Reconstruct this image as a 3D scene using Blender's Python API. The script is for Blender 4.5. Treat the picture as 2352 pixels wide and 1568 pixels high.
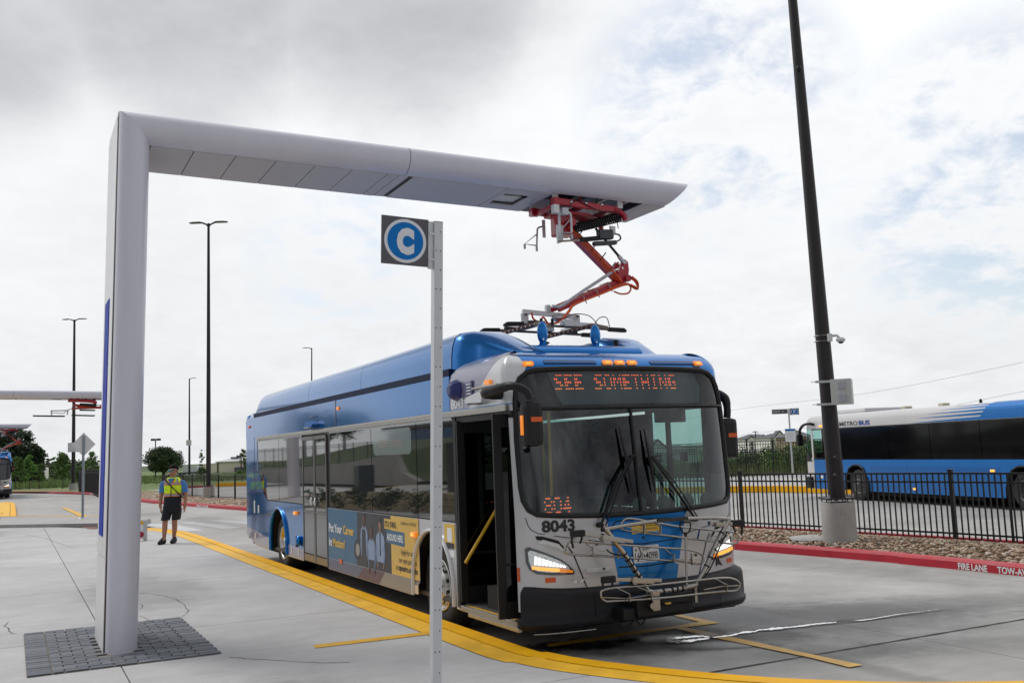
import bpy, bmesh, math, random, bisect
from math import sin, cos, pi, hypot, radians, atan2, sqrt
from mathutils import Vector, Matrix, geometry
random.seed(11)
for o in list(bpy.data.objects):
    bpy.data.objects.remove(o)
scn = bpy.context.scene
COL = scn.collection
# ---------------------------------------------------------------- camera
CAM_H, PITCH, ROLL = 1.953648, 0.110426, 0.0381517
FOC = 2257.579            # focal length in units of a 2352 wide picture
fw = Vector((0, cos(PITCH), sin(PITCH)))
r0 = Vector((1, 0, 0)); u0 = Vector((0, -sin(PITCH), cos(PITCH)))
rt = cos(ROLL) * r0 - sin(ROLL) * u0
up = sin(ROLL) * r0 + cos(ROLL) * u0
cd = bpy.data.cameras.new('camera'); cam = bpy.data.objects.new('camera', cd)
COL.objects.link(cam); scn.camera = cam
cd.sensor_width = 36; cd.lens = 36 * FOC / 2352; cd.clip_start = 0.05; cd.clip_end = 4000
cam.matrix_world = Matrix(((rt.x, up.x, -fw.x, 0), (rt.y, up.y, -fw.y, 0), (rt.z, up.z, -fw.z, CAM_H), (0, 0, 0, 1)))
EYE = Vector((0, 0, CAM_H))
def ray(x, y):
    return fw * FOC + rt * (x - 1176) - up * (y - 784)
def G(x, y, z=0.0):        # survey helper: where a sight line meets the level z
    d = ray(x, y); t = (z - CAM_H) / d.z
    return (EYE + d * t)
def AT(x, y, Y):           # where a sight line meets the depth Y
    d = ray(x, y); return EYE + d * (Y / d.y)
# ---------------------------------------------------------------- sky and sun
SUN_EL, SUN_AZ = radians(50), radians(-62)     # azimuth from +Y, towards +X positive
world = bpy.data.worlds.new('World'); scn.world = world; world.use_nodes = True
nt = world.node_tree; nt.nodes.clear()
def N(t, **k):
    n = nt.nodes.new(t)
    for a, b in k.items(): setattr(n, a, b)
    return n
def setin(n, **k):
    for a, b in k.items():
        n.inputs[a.replace('_', ' ')].default_value = b
def math_(op, a, b=None, c=None, clamp=False):
    n = nt.nodes.new('ShaderNodeMath'); n.operation = op; n.use_clamp = clamp
    for i, v in enumerate((a, b, c)):
        if v is None: continue
        if isinstance(v, (int, float)): n.inputs[i].default_value = v
        else: nt.links.new(v, n.inputs[i])
    return n.outputs[0]
def smooth(v, lo, hi):
    n = nt.nodes.new('ShaderNodeMapRange'); n.interpolation_type = 'SMOOTHSTEP'
    nt.links.new(v, n.inputs[0]); n.inputs[1].default_value = lo; n.inputs[2].default_value = hi
    return n.outputs[0]
tc = N('ShaderNodeTexCoord'); dirn = N('ShaderNodeVectorMath', operation='NORMALIZE')
nt.links.new(tc.outputs['Generated'], dirn.inputs[0])
sep = N('ShaderNodeSeparateXYZ'); nt.links.new(dirn.outputs[0], sep.inputs[0])
den = math_('ADD', math_('MAXIMUM', sep.outputs[2], 0.0), 0.32)
cmb = N('ShaderNodeCombineXYZ')
nt.links.new(math_('DIVIDE', sep.outputs[0], den), cmb.inputs[0]); nt.links.new(math_('DIVIDE', sep.outputs[1], den), cmb.inputs[1])
def cloud_noise(scale, detail, rough, seed, dist=0.0):
    n = N('ShaderNodeTexNoise', noise_dimensions='4D'); setin(n, Scale=scale, Detail=detail, Roughness=rough, W=seed, Distortion=dist)
    nt.links.new(cmb.outputs[0], n.inputs['Vector']); return n.outputs[0]
def near(px, py, lo, hi):
    v = ray(px, py).normalized()
    d = N('ShaderNodeVectorMath', operation='DOT_PRODUCT'); nt.links.new(dirn.outputs[0], d.inputs[0]); d.inputs[1].default_value = v
    return smooth(d.outputs['Value'], math.cos(radians(lo)), math.cos(radians(hi)))
nA = cloud_noise(1.5, 8, 0.56, 3.1, 0.3); nB = cloud_noise(4.5, 7, 0.6, 7.7, 0.2); nC = cloud_noise(0.7, 4, 0.5, 1.3)
nD = cloud_noise(13.0, 6, 0.62, 4.2, 0.5)
dark = math_('MAXIMUM', near(430, -170, 14, 1), near(900, -70, 12.5, 1))
dark = math_('MAXIMUM', dark, math_('MULTIPLY', near(-40, -40, 10, 2), 0.8))
dark = math_('MAXIMUM', dark, math_('MULTIPLY', near(1200, -60, 11, 1), 0.55))
dark = math_('ADD', dark, math_('MULTIPLY', math_('SUBTRACT', nA, 0.5), 1.7))
dark = smooth(dark, 0.08, 1.05)
gen = smooth(math_('ADD', math_('MULTIPLY', nC, 0.6), math_('MULTIPLY', nB, 0.4)), 0.48, 0.72)
low = smooth(sep.outputs[2], 0.30, 0.02)
val = math_('SUBTRACT', 1.01, math_('MULTIPLY', dark, 0.42))
val = math_('SUBTRACT', val, math_('MULTIPLY', gen, 0.15))
val = math_('SUBTRACT', val, math_('MULTIPLY', low, 0.12))
val = math_('ADD', val, math_('MULTIPLY', math_('SUBTRACT', nB, 0.5), 0.36))
val = math_('ADD', val, math_('MULTIPLY', math_('SUBTRACT', nD, 0.5), 0.13))
# the cloud deck is thicker away from the hidden sun (behind the camera)
thick = math_('ADD', 0.50, math_('MULTIPLY', smooth(sep.outputs[1], -0.45, 0.40), 0.50))
rear_ = smooth(sep.outputs[1], 0.10, -0.35)
val = math_('MULTIPLY', val, math_('ADD', 1.0, math_('MULTIPLY', rear_, math_('ADD', math_('MULTIPLY', math_('SUBTRACT', nA, 0.5), 3.0), math_('MULTIPLY', math_('SUBTRACT', nB, 0.5), 2.2)))))
val = math_('MULTIPLY', val, thick)
ccol = N('ShaderNodeCombineXYZ')
nt.links.new(math_('MULTIPLY', val, 0.975), ccol.inputs[0]); nt.links.new(math_('MULTIPLY', val, 0.99), ccol.inputs[1]); nt.links.new(math_('ADD', math_('MULTIPLY', val, 0.96), 0.045), ccol.inputs[2])
holes = math_('MAXIMUM', near(1650, 255, 9, 2), near(2330, 440, 11, 3))
holes = math_('MAXIMUM', holes, math_('MULTIPLY', near(780, 600, 6, 0.5), 0.75))
holes = math_('MULTIPLY', holes, smooth(math_('ADD', math_('MULTIPLY', nB, 0.65), math_('MULTIPLY', nD, 0.35)), 0.45, 0.60))
holes = math_('MAXIMUM', math_('MULTIPLY', holes, 0.6), math_('MULTIPLY', smooth(math_('ADD', math_('MULTIPLY', nC, 0.4), math_('MULTIPLY', nB, 0.6)), 0.66, 0.78), 0.5))
sky = N('ShaderNodeTexSky', sky_type='NISHITA'); sky.sun_disc = False
sky.sun_elevation = SUN_EL; sky.sun_rotation = SUN_AZ; sky.air_density = 1.0; sky.dust_density = 1.2
b1 = N('ShaderNodeBackground'); b1.inputs[1].default_value = 0.15; nt.links.new(sky.outputs[0], b1.inputs[0])
b2 = N('ShaderNodeBackground'); b2.inputs[1].default_value = 1.0; nt.links.new(ccol.outputs[0], b2.inputs[0])
mx = N('ShaderNodeMixShader'); nt.links.new(holes, mx.inputs[0]); nt.links.new(b2.outputs[0], mx.inputs[1]); nt.links.new(b1.outputs[0], mx.inputs[2])
wo = N('ShaderNodeOutputWorld'); nt.links.new(mx.outputs[0], wo.inputs[0])
sl = bpy.data.lights.new('sun', 'SUN'); sl.energy = 1.5; sl.angle = radians(22); sl.color = (1, 0.96, 0.9)
sun = bpy.data.objects.new('sun', sl); COL.objects.link(sun)
sdir = Vector((sin(SUN_AZ) * cos(SUN_EL), cos(SUN_AZ) * cos(SUN_EL), sin(SUN_EL)))
sun.rotation_euler = sdir.to_track_quat('Z', 'Y').to_euler(); sun.location = sdir * 60
vs = scn.view_settings; vs.view_transform = 'Standard'; vs.look = 'None'; vs.gamma = 1; vs.exposure = 0; vs.use_curve_mapping = False
scn.render.engine = 'CYCLES'; scn.cycles.transparent_max_bounces = 32; scn.cycles.max_bounces = 8
# ---------------------------------------------------------------- frames
HEAD = 0.472071
B0 = Vector((-0.98011, 11.25207, 0))
FU = Vector((sin(HEAD), -cos(HEAD), 0)); FS = Vector((cos(HEAD), sin(HEAD), 0))
RZ = HEAD - pi / 2
def W(u, s, z=0.0):        # bay frame -> world (u forward along the kerb, s away from the platform)
    return B0 + FU * u + FS * s + Vector((0, 0, z))
BASE = {}
def props(o, label=None, cat=None, group=None, kind=None):
    if label: o['label'] = label
    if cat: o['category'] = cat
    if group: o['group'] = group
    if kind: o['kind'] = kind
    return o
def thing(name, label, cat, base, bay=True, group=None, kind=None, rz=None):
    """Empty at the thing's base; base is in bay coordinates (bay=True) or world coordinates."""
    o = bpy.data.objects.new(name, None); COL.objects.link(o); o.empty_display_size = 0.2
    base = Vector(base)
    o.location = W(*base) if bay else base
    o.rotation_euler = (0, 0, (RZ if bay else (rz or 0)))
    BASE[o.name] = base if bay else Vector((0, 0, 0)) if rz is not None else base
    return props(o, label, cat, group, kind)
def copy_tree(o, off=None, parent=None, label=None, name=None):
    c = o.copy(); COL.objects.link(c)
    if parent: c.parent = parent
    if off is not None: c.location = o.location + Vector(off)
    if label: c['label'] = label
    for ch in list(o.children): copy_tree(ch, None, c)
    return c
# ---------------------------------------------------------------- mesh builder
class MB:
    def __init__(s): s.v = []; s.f = []; s.sm = []
    def add(s, vs_, fs, smooth=False):
        b = len(s.v); s.v += [tuple(v) for v in vs_]
        for f in fs: s.f.append([b + i for i in f]); s.sm.append(smooth)
        return s
    def box(s, x0, x1, y0, y1, z0, z1, bev=0.0):
        return s.obox(Vector(((x0 + x1) / 2, (y0 + y1) / 2, (z0 + z1) / 2)), Vector((1, 0, 0)), Vector((0, 1, 0)), Vector((0, 0, 1)), abs(x1 - x0) / 2, abs(y1 - y0) / 2, abs(z1 - z0) / 2, bev)
    def obox(s, c, ax, ay, az, hx, hy, hz, bev=0.0):
        c = Vector(c)
        if bev <= 0:
            P = [c + ax * (i * hx) + ay * (j * hy) + az * (k * hz) for k in (-1, 1) for j in (-1, 1) for i in (-1, 1)]
            return s.add(P, [(0, 2, 3, 1), (4, 5, 7, 6), (0, 1, 5, 4), (2, 6, 7, 3), (0, 4, 6, 2), (1, 3, 7, 5)])
        bev = min(bev, hx * .9, hy * .9, hz * .9)
        bm = bmesh.new(); bmesh.ops.create_cube(bm, size=2)
        for v in bm.verts: v.co = Vector((v.co.x * hx, v.co.y * hy, v.co.z * hz))
        bmesh.ops.bevel(bm, geom=list(bm.edges), offset=bev, segments=2, affect='EDGES', profile=0.6)
        bm.verts.index_update()
        s.add([c + ax * v.co.x + ay * v.co.y + az * v.co.z for v in bm.verts], [[v.index for v in f.verts] for f in bm.faces], False)
        bm.free(); return s
    def beam(s, p, q, w, h, upv=(0, 0, 1), bev=0.0):
        p = Vector(p); q = Vector(q); ax = (q - p); L = ax.length; ax.normalize()
        ay = Vector(upv).cross(ax)
        if ay.length < 1e-4: ay = Vector((1, 0, 0)).cross(ax)
        ay.normalize(); az = ax.cross(ay)
        return s.obox((p + q) / 2, ax, ay, az, L / 2, w / 2, h / 2, bev)
    def tube(s, path, r, n=8, cap=True, smooth=True, closed=False, flat=1.0):
        P = [Vector(p) for p in path]; m = len(P)
        R = list(r) if isinstance(r, (list, tuple)) else [r] * m
        t = (P[1] - P[0]).normalized()
        ref = Vector((0, 0, 1)) if abs(t.z) < .9 else Vector((1, 0, 0))
        nrm = t.cross(ref).normalized(); V = []; 
        for i in range(m):
            if closed: t2 = (P[(i + 1) % m] - P[i - 1]).normalized()
            elif i == 0: t2 = (P[1] - P[0]).normalized()
            elif i == m - 1: t2 = (P[-1] - P[-2]).normalized()
            else:
                t2 = ((P[i + 1] - P[i]).normalized() + (P[i] - P[i - 1]).normalized())
                t2 = t2.normalized() if t2.length > 1e-5 else t
            nrm = (nrm - t2 * nrm.dot(t2)); nrm = nrm.normalized() if nrm.length > 1e-6 else t2.orthogonal().normalized()
            bn = t2.cross(nrm); t = t2
            for k in range(n):
                a = 2 * pi * k / n; V.append(P[i] + nrm * (cos(a) * R[i]) + bn * (sin(a) * R[i] * flat))
        Fc = []
        for i in range(m if closed else m - 1):
            j = (i + 1) % m
            for k in range(n):
                Fc.append((i * n + k, i * n + (k + 1) % n, j * n + (k + 1) % n, j * n + k))
        b = len(s.v); s.add(V, Fc, smooth)
        if cap and not closed:
            s.add(V[:n], [list(reversed(range(n)))]); s.add(V[-n:], [list(range(n))])
        return s
    def cyl(s, p, q, r0_, r1_=None, n=16, cap=True, smooth=True):
        return s.tube([p, q], [r0_, r0_ if r1_ is None else r1_], n, cap, smooth)
    def rings(s, rings, cap=True, smooth=True, closed=True):
        n = len(rings[0]); V = [p for r in rings for p in r]; Fc = []
        for i in range(len(rings) - 1):
            for k in range(n if closed else n - 1):
                Fc.append((i * n + k, i * n + (k + 1) % n, (i + 1) * n + (k + 1) % n, (i + 1) * n + k))
        b = len(s.v); s.add(V, Fc, smooth)
        if cap:
            s.add(V[:n], [list(reversed(range(n)))]); s.add(V[-n:], [list(range(n))])
        return s
    def ell(s, c, rx, ry, rz_, nu=12, nv=8, M=None):
        V = []
        for i in range(1, nv):
            ph = pi * i / nv
            for k in range(nu):
                a = 2 * pi * k / nu; V.append(Vector((rx * sin(ph) * cos(a), ry * sin(ph) * sin(a), rz_ * cos(ph))))
        V += [Vector((0, 0, rz_)), Vector((0, 0, -rz_))]
        if M: V = [M @ v for v in V]
        V = [v + Vector(c) for v in V]; Fc = []
        for i in range(nv - 2):
            for k in range(nu): Fc.append((i * nu + k, (i + 1) * nu + k, (i + 1) * nu + (k + 1) % nu, i * nu + (k + 1) % nu))
        t = (nv - 1) * nu
        for k in range(nu):
            Fc.append((t, k, (k + 1) % nu)); Fc.append((t + 1, (nv - 2) * nu + (k + 1) % nu, (nv - 2) * nu + k))
        return s.add(V, Fc, True)
    def prism(s, pts, d, smooth=False):
        """pts: planar 3D outline, d: extrusion vector"""
        P = [Vector(p) for p in pts]; d = Vector(d); n = len(P)
        tri = geometry.tessellate_polygon([P]); V = P + [p + d for p in P]; Fc = []
        nr = Vector((0, 0, 0))
        for i in range(n): nr += P[i].cross(P[(i + 1) % n])
        flip = nr.dot(d) > 0
        for t in tri:
            a, b, c = t
            cr = (P[b] - P[a]).cross(P[c] - P[a])
            if cr.dot(d) > 0: a, b = b, a
            Fc.append((a, b, c)); Fc.append((b + n, a + n, c + n))
        for i in range(n):
            j = (i + 1) % n
            Fc.append((j, i, i + n, j + n) if not flip else (i, j, j + n, i + n))
        return s.add(V, Fc, smooth)
    def lathe(s, prof, c, ax, n=24, smooth=True):
        c = Vector(c); ax = Vector(ax).normalized(); e1 = ax.orthogonal().normalized(); e2 = ax.cross(e1)
        return s.rings([[c + ax * h + (e1 * cos(2 * pi * k / n) + e2 * sin(2 * pi * k / n)) * r for k in range(n)] for r, h in prof], False, smooth)
    def build(s, name, m, parent=None, loc=None, label=None, kind=None, group=None, local=False):
        if not s.v: return None
        base = Vector((0, 0, 0))
        if loc is not None: base = Vector(loc)
        elif parent is not None and not local:
            q = parent
            while q.parent: q = q.parent
            base = BASE.get(q.name, base)
        me = bpy.data.meshes.new(name)
        me.from_pydata([(v[0] - base.x, v[1] - base.y, v[2] - base.z) for v in s.v], [], s.f)
        me.polygons.foreach_set('use_smooth', s.sm); me.update()
        me.materials.append(m)
        o = bpy.data.objects.new(name, me); COL.objects.link(o)
        if parent: o.parent = parent
        elif loc is not None: o.location = base
        return props(o, label, None, group, kind)
def inst(o, parent, loc, rot=None):
    c = o.copy(); COL.objects.link(c); c.parent = parent; c.location = loc
    if rot: c.rotation_euler = rot
    return c
# ---------------------------------------------------------------- materials
MATS = {}
def M(name, col=(0.5, 0.5, 0.5), rough=0.5, metal=0.0, coat=0.0, var=0.0, vscale=3.0, bump=0.0, bscale=60.0, emit=None, estr=0.0, spec=0.5, stretch=None, flake=0.0, island=None, dirt=0.0):
    if name in MATS: return MATS[name]
    m = bpy.data.materials.new(name); m.use_nodes = True; t = m.node_tree
    b = t.nodes['Principled BSDF']; b.inputs['Base Color'].default_value = (*col, 1)
    b.inputs['Roughness'].default_value = rough; b.inputs['Metallic'].default_value = metal
    b.inputs['Coat Weight'].default_value = coat; b.inputs['Coat Roughness'].default_value = 0.04
    b.inputs['Specular IOR Level'].default_value = spec
    tcn = t.nodes.new('ShaderNodeTexCoord'); src = tcn.outputs['Object']
    if stretch:
        mp = t.nodes.new('ShaderNodeMapping'); mp.inputs['Scale'].default_value = stretch; t.links.new(src, mp.inputs[0]); src = mp.outputs[0]
    if var or dirt:
        n = t.nodes.new('ShaderNodeTexNoise'); n.inputs['Scale'].default_value = vscale; n.inputs['Detail'].default_value = 6; n.inputs['Roughness'].default_value = 0.6
        t.links.new(src, n.inputs['Vector'])
        r = t.nodes.new('ShaderNodeMapRange'); r.inputs[1].default_value = 0.3; r.inputs[2].default_value = 0.7
        r.inputs[3].default_value = 1 - var; r.inputs[4].default_value = 1 + var; t.links.new(n.outputs[0], r.inputs[0])
        mx_ = t.nodes.new('ShaderNodeVectorMath'); mx_.operation = 'SCALE'; mx_.inputs[0].default_value = col; t.links.new(r.outputs[0], mx_.inputs['Scale'])
        last = mx_.outputs[0]
        if dirt:
            n2 = t.nodes.new('ShaderNodeTexNoise'); n2.inputs['Scale'].default_value = vscale * 2.7; n2.inputs['Detail'].default_value = 9; n2.inputs['Roughness'].default_value = 0.7
            t.links.new(src, n2.inputs['Vector'])
            r2 = t.nodes.new('ShaderNodeMapRange'); r2.inputs[1].default_value = 0.55; r2.inputs[2].default_value = 0.75; r2.inputs[4].default_value = dirt; t.links.new(n2.outputs[0], r2.inputs[0])
            mm = t.nodes.new('ShaderNodeMix'); mm.data_type = 'RGBA'; t.links.new(r2.outputs[0], mm.inputs[0]); t.links.new(last, mm.inputs[6]); mm.inputs[7].default_value = (0.10, 0.085, 0.07, 1); last = mm.outputs[2]
        t.links.new(last, b.inputs['Base Color'])
        rr = t.nodes.new('ShaderNodeMapRange'); rr.inputs[1].default_value = 0.3; rr.inputs[2].default_value = 0.7; rr.inputs[3].default_value = max(0.02, rough * 0.85); rr.inputs[4].default_value = min(1, rough * 1.15)
        t.links.new(n.outputs[0], rr.inputs[0]); t.links.new(rr.outputs[0], b.inputs['Roughness'])
    if island:
        g = t.nodes.new('ShaderNodeNewGeometry'); cr = t.nodes.new('ShaderNodeValToRGB'); cr.color_ramp.interpolation = 'LINEAR'
        for i, c in enumerate(island):
            e = cr.color_ramp.elements[i] if i < 2 else cr.color_ramp.elements.new(i / (len(island) - 1))
            e.position = i / (len(island) - 1); e.color = (*c, 1)
        t.links.new(g.outputs['Random Per Island'], cr.inputs[0]); t.links.new(cr.outputs[0], b.inputs['Base Color'])
    if bump:
        n = t.nodes.new('ShaderNodeTexNoise'); n.inputs['Scale'].default_value = bscale; n.inputs['Detail'].default_value = 4
        t.links.new(src, n.inputs['Vector']); bp = t.nodes.new('ShaderNodeBump'); bp.inputs['Strength'].default_value = bump; bp.inputs['Distance'].default_value = 0.01
        t.links.new(n.outputs[0], bp.inputs['Height']); t.links.new(bp.outputs[0], b.inputs['Normal'])
    if emit: b.inputs['Emission Color'].default_value = (*emit, 1); b.inputs['Emission Strength'].default_value = estr
    MATS[name] = m; return m
def glass_mat(name, tint, ior=1.5, rough=0.0, refl=1.0):
    m = bpy.data.materials.new(name); m.use_nodes = True; t = m.node_tree; t.nodes.clear()
    tr = t.nodes.new('ShaderNodeBsdfTransparent'); tr.inputs[0].default_value = (*tint, 1)
    gl = t.nodes.new('ShaderNodeBsdfGlossy'); gl.inputs['Roughness'].default_value = rough; gl.inputs[0].default_value = (refl, refl, refl, 1)
    fr = t.nodes.new('ShaderNodeFresnel'); fr.inputs[0].default_value = ior
    mx_ = t.nodes.new('ShaderNodeMixShader'); o = t.nodes.new('ShaderNodeOutputMaterial')
    gg = t.nodes.new('ShaderNodeNewGeometry'); ir = t.nodes.new('ShaderNodeMapRange'); ir.inputs[3].default_value = ior; ir.inputs[4].default_value = 1 / ior
    t.links.new(gg.outputs['Backfacing'], ir.inputs[0]); t.links.new(ir.outputs[0], fr.inputs[0])      # a thin pane reflects alike from both sides
    t.links.new(fr.outputs[0], mx_.inputs[0]); t.links.new(tr.outputs[0], mx_.inputs[1]); t.links.new(gl.outputs[0], mx_.inputs[2]); t.links.new(mx_.outputs[0], o.inputs[0])
    return m
def concrete_mat(name, col, var=0.12, joint=None, wet=None, bay=True):
    """brushed concrete: broad blotches, fine grain, streaks along the broom direction"""
    m = bpy.data.materials.new(name); m.use_nodes = True; t = m.node_tree; b = t.nodes['Principled BSDF']
    b.inputs['Roughness'].default_value = 0.78; b.inputs['Specular IOR Level'].default_value = 0.35
    g = t.nodes.new('ShaderNodeNewGeometry'); mp = t.nodes.new('ShaderNodeMapping'); mp.inputs['Rotation'].default_value = (0, 0, -HEAD)
    t.links.new(g.outputs['Position'], mp.inputs[0])
    def noise(scale, det, ro, st=None, dist=0):
        n = t.nodes.new('ShaderNodeTexNoise'); n.inputs['Scale'].default_value = scale; n.inputs['Detail'].default_value = det; n.inputs['Roughness'].default_value = ro; n.inputs['Distortion'].default_value = dist
        src = mp.outputs[0]
        if st:
            m2 = t.nodes.new('ShaderNodeMapping'); m2.inputs['Scale'].default_value = st; t.links.new(src, m2.inputs[0]); src = m2.outputs[0]
        t.links.new(src, n.inputs['Vector']); return n.outputs[0]
    def rng(v, a, c, lo, hi):
        r = t.nodes.new('ShaderNodeMapRange'); r.inputs[1].default_value = a; r.inputs[2].default_value = c; r.inputs[3].default_value = lo; r.inputs[4].default_value = hi; t.links.new(v, r.inputs[0]); return r.outputs[0]
    def mul(a, c):
        r = t.nodes.new('ShaderNodeMath'); r.operation = 'MULTIPLY'; t.links.new(a, r.inputs[0]); t.links.new(c, r.inputs[1]); return r.outputs[0]
    big = rng(noise(0.35, 5, .6), .3, .7, 1 - var, 1 + var * .7)
    mid = rng(noise(2.2, 6, .65), .3, .7, 1 - var * .6, 1 + var * .5)
    fine = rng(noise(60, 3, .7), .25, .75, .90, 1.08)
    strk = rng(noise(3.0, 5, .7, (0.35, 6, 1)), .3, .75, 1.06, .90)
    spot = rng(noise(7, 7, .75, None, 1.2), .66, .78, 1.0, .62)
    f = mul(mul(mul(big, mid), mul(fine, strk)), spot)
    oi = t.nodes.new('ShaderNodeObjectInfo'); f = mul(f, rng(oi.outputs['Random'], 0, 1, .95, 1.05))
    sc = t.nodes.new('ShaderNodeVectorMath'); sc.operation = 'SCALE'; sc.inputs[0].default_value = col; t.links.new(f, sc.inputs['Scale'])
    t.links.new(sc.outputs[0], b.inputs['Base Color'])
    bp = t.nodes.new('ShaderNodeBump'); bp.inputs['Strength'].default_value = .35; bp.inputs['Distance'].default_value = .004
    t.links.new(noise(140, 3, .7, (.4, 2, 1)), bp.inputs['Height']); t.links.new(bp.outputs[0], b.inputs['Normal'])
    return m
paint = lambda n, c, **k: M(n, c, rough=k.pop('rough', .3), coat=k.pop('coat', .6), **k)
BLUE = M('blue_paint', (0.0, 0.145, 0.43), .12, .6, coat=.3, var=.04, vscale=.6)
BLUE2 = M('bright_blue_paint', (0.0, 0.165, 0.52), .20, .6, coat=.3, var=.04, vscale=.8)
DBLUE = M('dark_blue_paint', (0.01, 0.03, 0.14), .35, .1, coat=.6)
SILVER = M('silver_paint', (0.56, 0.56, 0.58), .32, .35, coat=.7, var=.03, vscale=.7)
LSILV = M('light_silver_paint', (0.66, 0.67, 0.68), .32, .3, coat=.7, var=.03, vscale=.7)
LAV = M('grey_violet_paint', (0.24, 0.24, 0.34), .3, .3, coat=.8)
BLACK = M('black_plastic', (0.007, 0.007, 0.009), .45, spec=.35, var=.15, vscale=4, bump=.05, bscale=120)
BUMP = M('bumper_rubber', (0.0075, 0.008, 0.011), .42, var=.2, vscale=2.5, bump=.08, bscale=90, spec=.32)
GASK = M('rubber_seal', (0.007, 0.007, 0.008), .4, spec=.35)
DARK = M('dark_void', (0.006, 0.006, 0.007), .8)
TYRE = M('tyre_rubber', (0.018, 0.018, 0.019), .75, var=.25, vscale=6, bump=.2, bscale=70)
RIM = M('brushed_alloy', (0.55, 0.54, 0.52), .28, 1.0, var=.15, vscale=8, dirt=.25)
STEEL = M('stainless_steel', (0.40, 0.38, 0.35), .26, 1.0, var=.05, vscale=4)
GALV = M('galvanised_steel', (0.50, 0.52, 0.54), .42, .8, var=.12, vscale=18)
WHITEM = M('white_paint', (0.70, 0.71, 0.72), .4, var=.04, vscale=5)
RED = M('red_enamel', (0.42, 0.006, 0.024), .33, coat=.5, var=.08, vscale=5)
ORANGE = M('orange_cable', (0.72, 0.09, 0.012), .45)
BLKM = M('black_steel', (0.018, 0.018, 0.019), .38, .3, var=.1, vscale=5)
YEL = M('yellow_handrail', (0.75, 0.42, 0.01), .35, coat=.4)
AMB = M('amber_lens', (0.75, 0.20, 0.01), .25, coat=.5, emit=(1, .30, .02), estr=.5)
AMBL = M('amber_lamp', (0.9, 0.3, 0.02), .3, emit=(1, .40, .05), estr=1.5)
ORREF = M('orange_reflector', (0.65, 0.10, 0.01), .35)
LAMP = M('white_lamp', (0.9, 0.9, 0.85), .3, emit=(1, .97, .88), estr=1.6)
CHROME = M('chrome', (0.8, 0.8, 0.8), .12, 1.0)
CLEAR = glass_mat('clear_lens', (.93, .95, .96))
WSGL = glass_mat('windscreen_glass', (.46, .60, .57), 1.75)
TEAL = glass_mat('tinted_glass', (.50, .72, .68), 1.5)
SIDEGL = M('dark_tinted_glass', (0.012, 0.013, 0.014), .015, spec=0.85, coat=.6)
LEDM = M('led_red', (0.9, .1, .05), .5, emit=(1, .16, .06), estr=1.5)
LEDO = M('led_orange', (0.9, .25, .05), .5, emit=(1, .26, .08), estr=1.5)
WHT = M('white_print', (0.80, 0.81, 0.82), .4)
BLKP = M('black_print', (0.02, 0.02, 0.022), .4)
YELP = M('yellow_print', (0.72, 0.46, 0.06), .4)
# ---------------------------------------------------------------- lettering
def text(body, size, mp, name, mat, parent, xs=1.0, bold=0.0, align='LEFT', kern=1.0, width=None, label=None):
    """lettering as a flat mesh; mp(x, y) places a point of the writing in space"""
    cu = bpy.data.curves.new('t', 'FONT'); cu.body = body; cu.size = size; cu.align_x = align; cu.space_character = kern
    cu.offset = bold; cu.resolution_u = 3; cu.fill_mode = 'FRONT'
    ob = bpy.data.objects.new('t', cu); COL.objects.link(ob)
    me = bpy.data.meshes.new_from_object(ob.evaluated_get(bpy.context.evaluated_depsgraph_get()))
    COL.objects.unlink(ob); bpy.data.objects.remove(ob)
    xsv = [v.co.x for v in me.vertices]
    if not xsv: return None
    w = max(xsv) - min(xsv); x0 = min(xsv)
    if width:
        xs = width / w
    b = MB(); off = {'LEFT': 0, 'RIGHT': 0, 'CENTER': 0}[align]
    if align == 'LEFT': X = lambda x: (x - x0) * xs
    elif align == 'RIGHT': X = lambda x: (x - x0 - w) * xs
    else: X = lambda x: (x - x0 - w / 2) * xs
    b.add([mp(X(v.co.x), v.co.y) for v in me.vertices], [list(p.vertices) for p in me.polygons])
    bpy.data.meshes.remove(me)
    return b.build(name, mat, parent, label=label)
# ---------------------------------------------------------------- bus body surface
HW, UC, DN, PP, QQ = 1.295, 1.74, .55, 2.6, 6.0
LEAN = [(0, 0), (.7, 0), (1.3, -.01), (2.33, -.12), (2.72, -.20), (3.1, -.30)]
HB, R0 = 2.70, 0.24
HE = HB + R0 * pi / 2
PT = []
for i in range(401):
    t_ = i / 400 * pi / 2; PT.append((UC + DN * cos(t_) ** (2 / QQ), HW * sin(t_) ** (2 / PP)))
LT = [0.0]
for i in range(400): LT.append(LT[-1] + hypot(PT[i + 1][0] - PT[i][0], PT[i + 1][1] - PT[i][1]))
L0 = LT[-1]
def plan(a):
    s = 1 if a >= 0 else -1; b = abs(a)
    if b >= L0: return UC - (b - L0), HW - s * HW, 0.0, -float(s)
    i = min(399, max(0, bisect.bisect(LT, b) - 1)); f = (b - LT[i]) / (LT[i + 1] - LT[i] + 1e-12)
    u = PT[i][0] * (1 - f) + PT[i + 1][0] * f; x = PT[i][1] * (1 - f) + PT[i + 1][1] * f
    def nr(j):
        j = max(0, min(399, j)); dx = PT[j + 1][1] - PT[j][1]; du = PT[j + 1][0] - PT[j][0]; l = hypot(dx, du) + 1e-12; return dx / l, -du / l
    n1, n2 = nr(i - 3), nr(i + 3); nx, ny = (n1[0] + n2[0]) / 2, (n1[1] + n2[1]) / 2
    return u, HW - s * x, nx, -s * ny
def lean(w):
    for (a, b), (c, d) in zip(LEAN, LEAN[1:]):
        if w <= c: return b + (d - b) * (w - a) / (c - a)
    return LEAN[-1][1]
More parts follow.
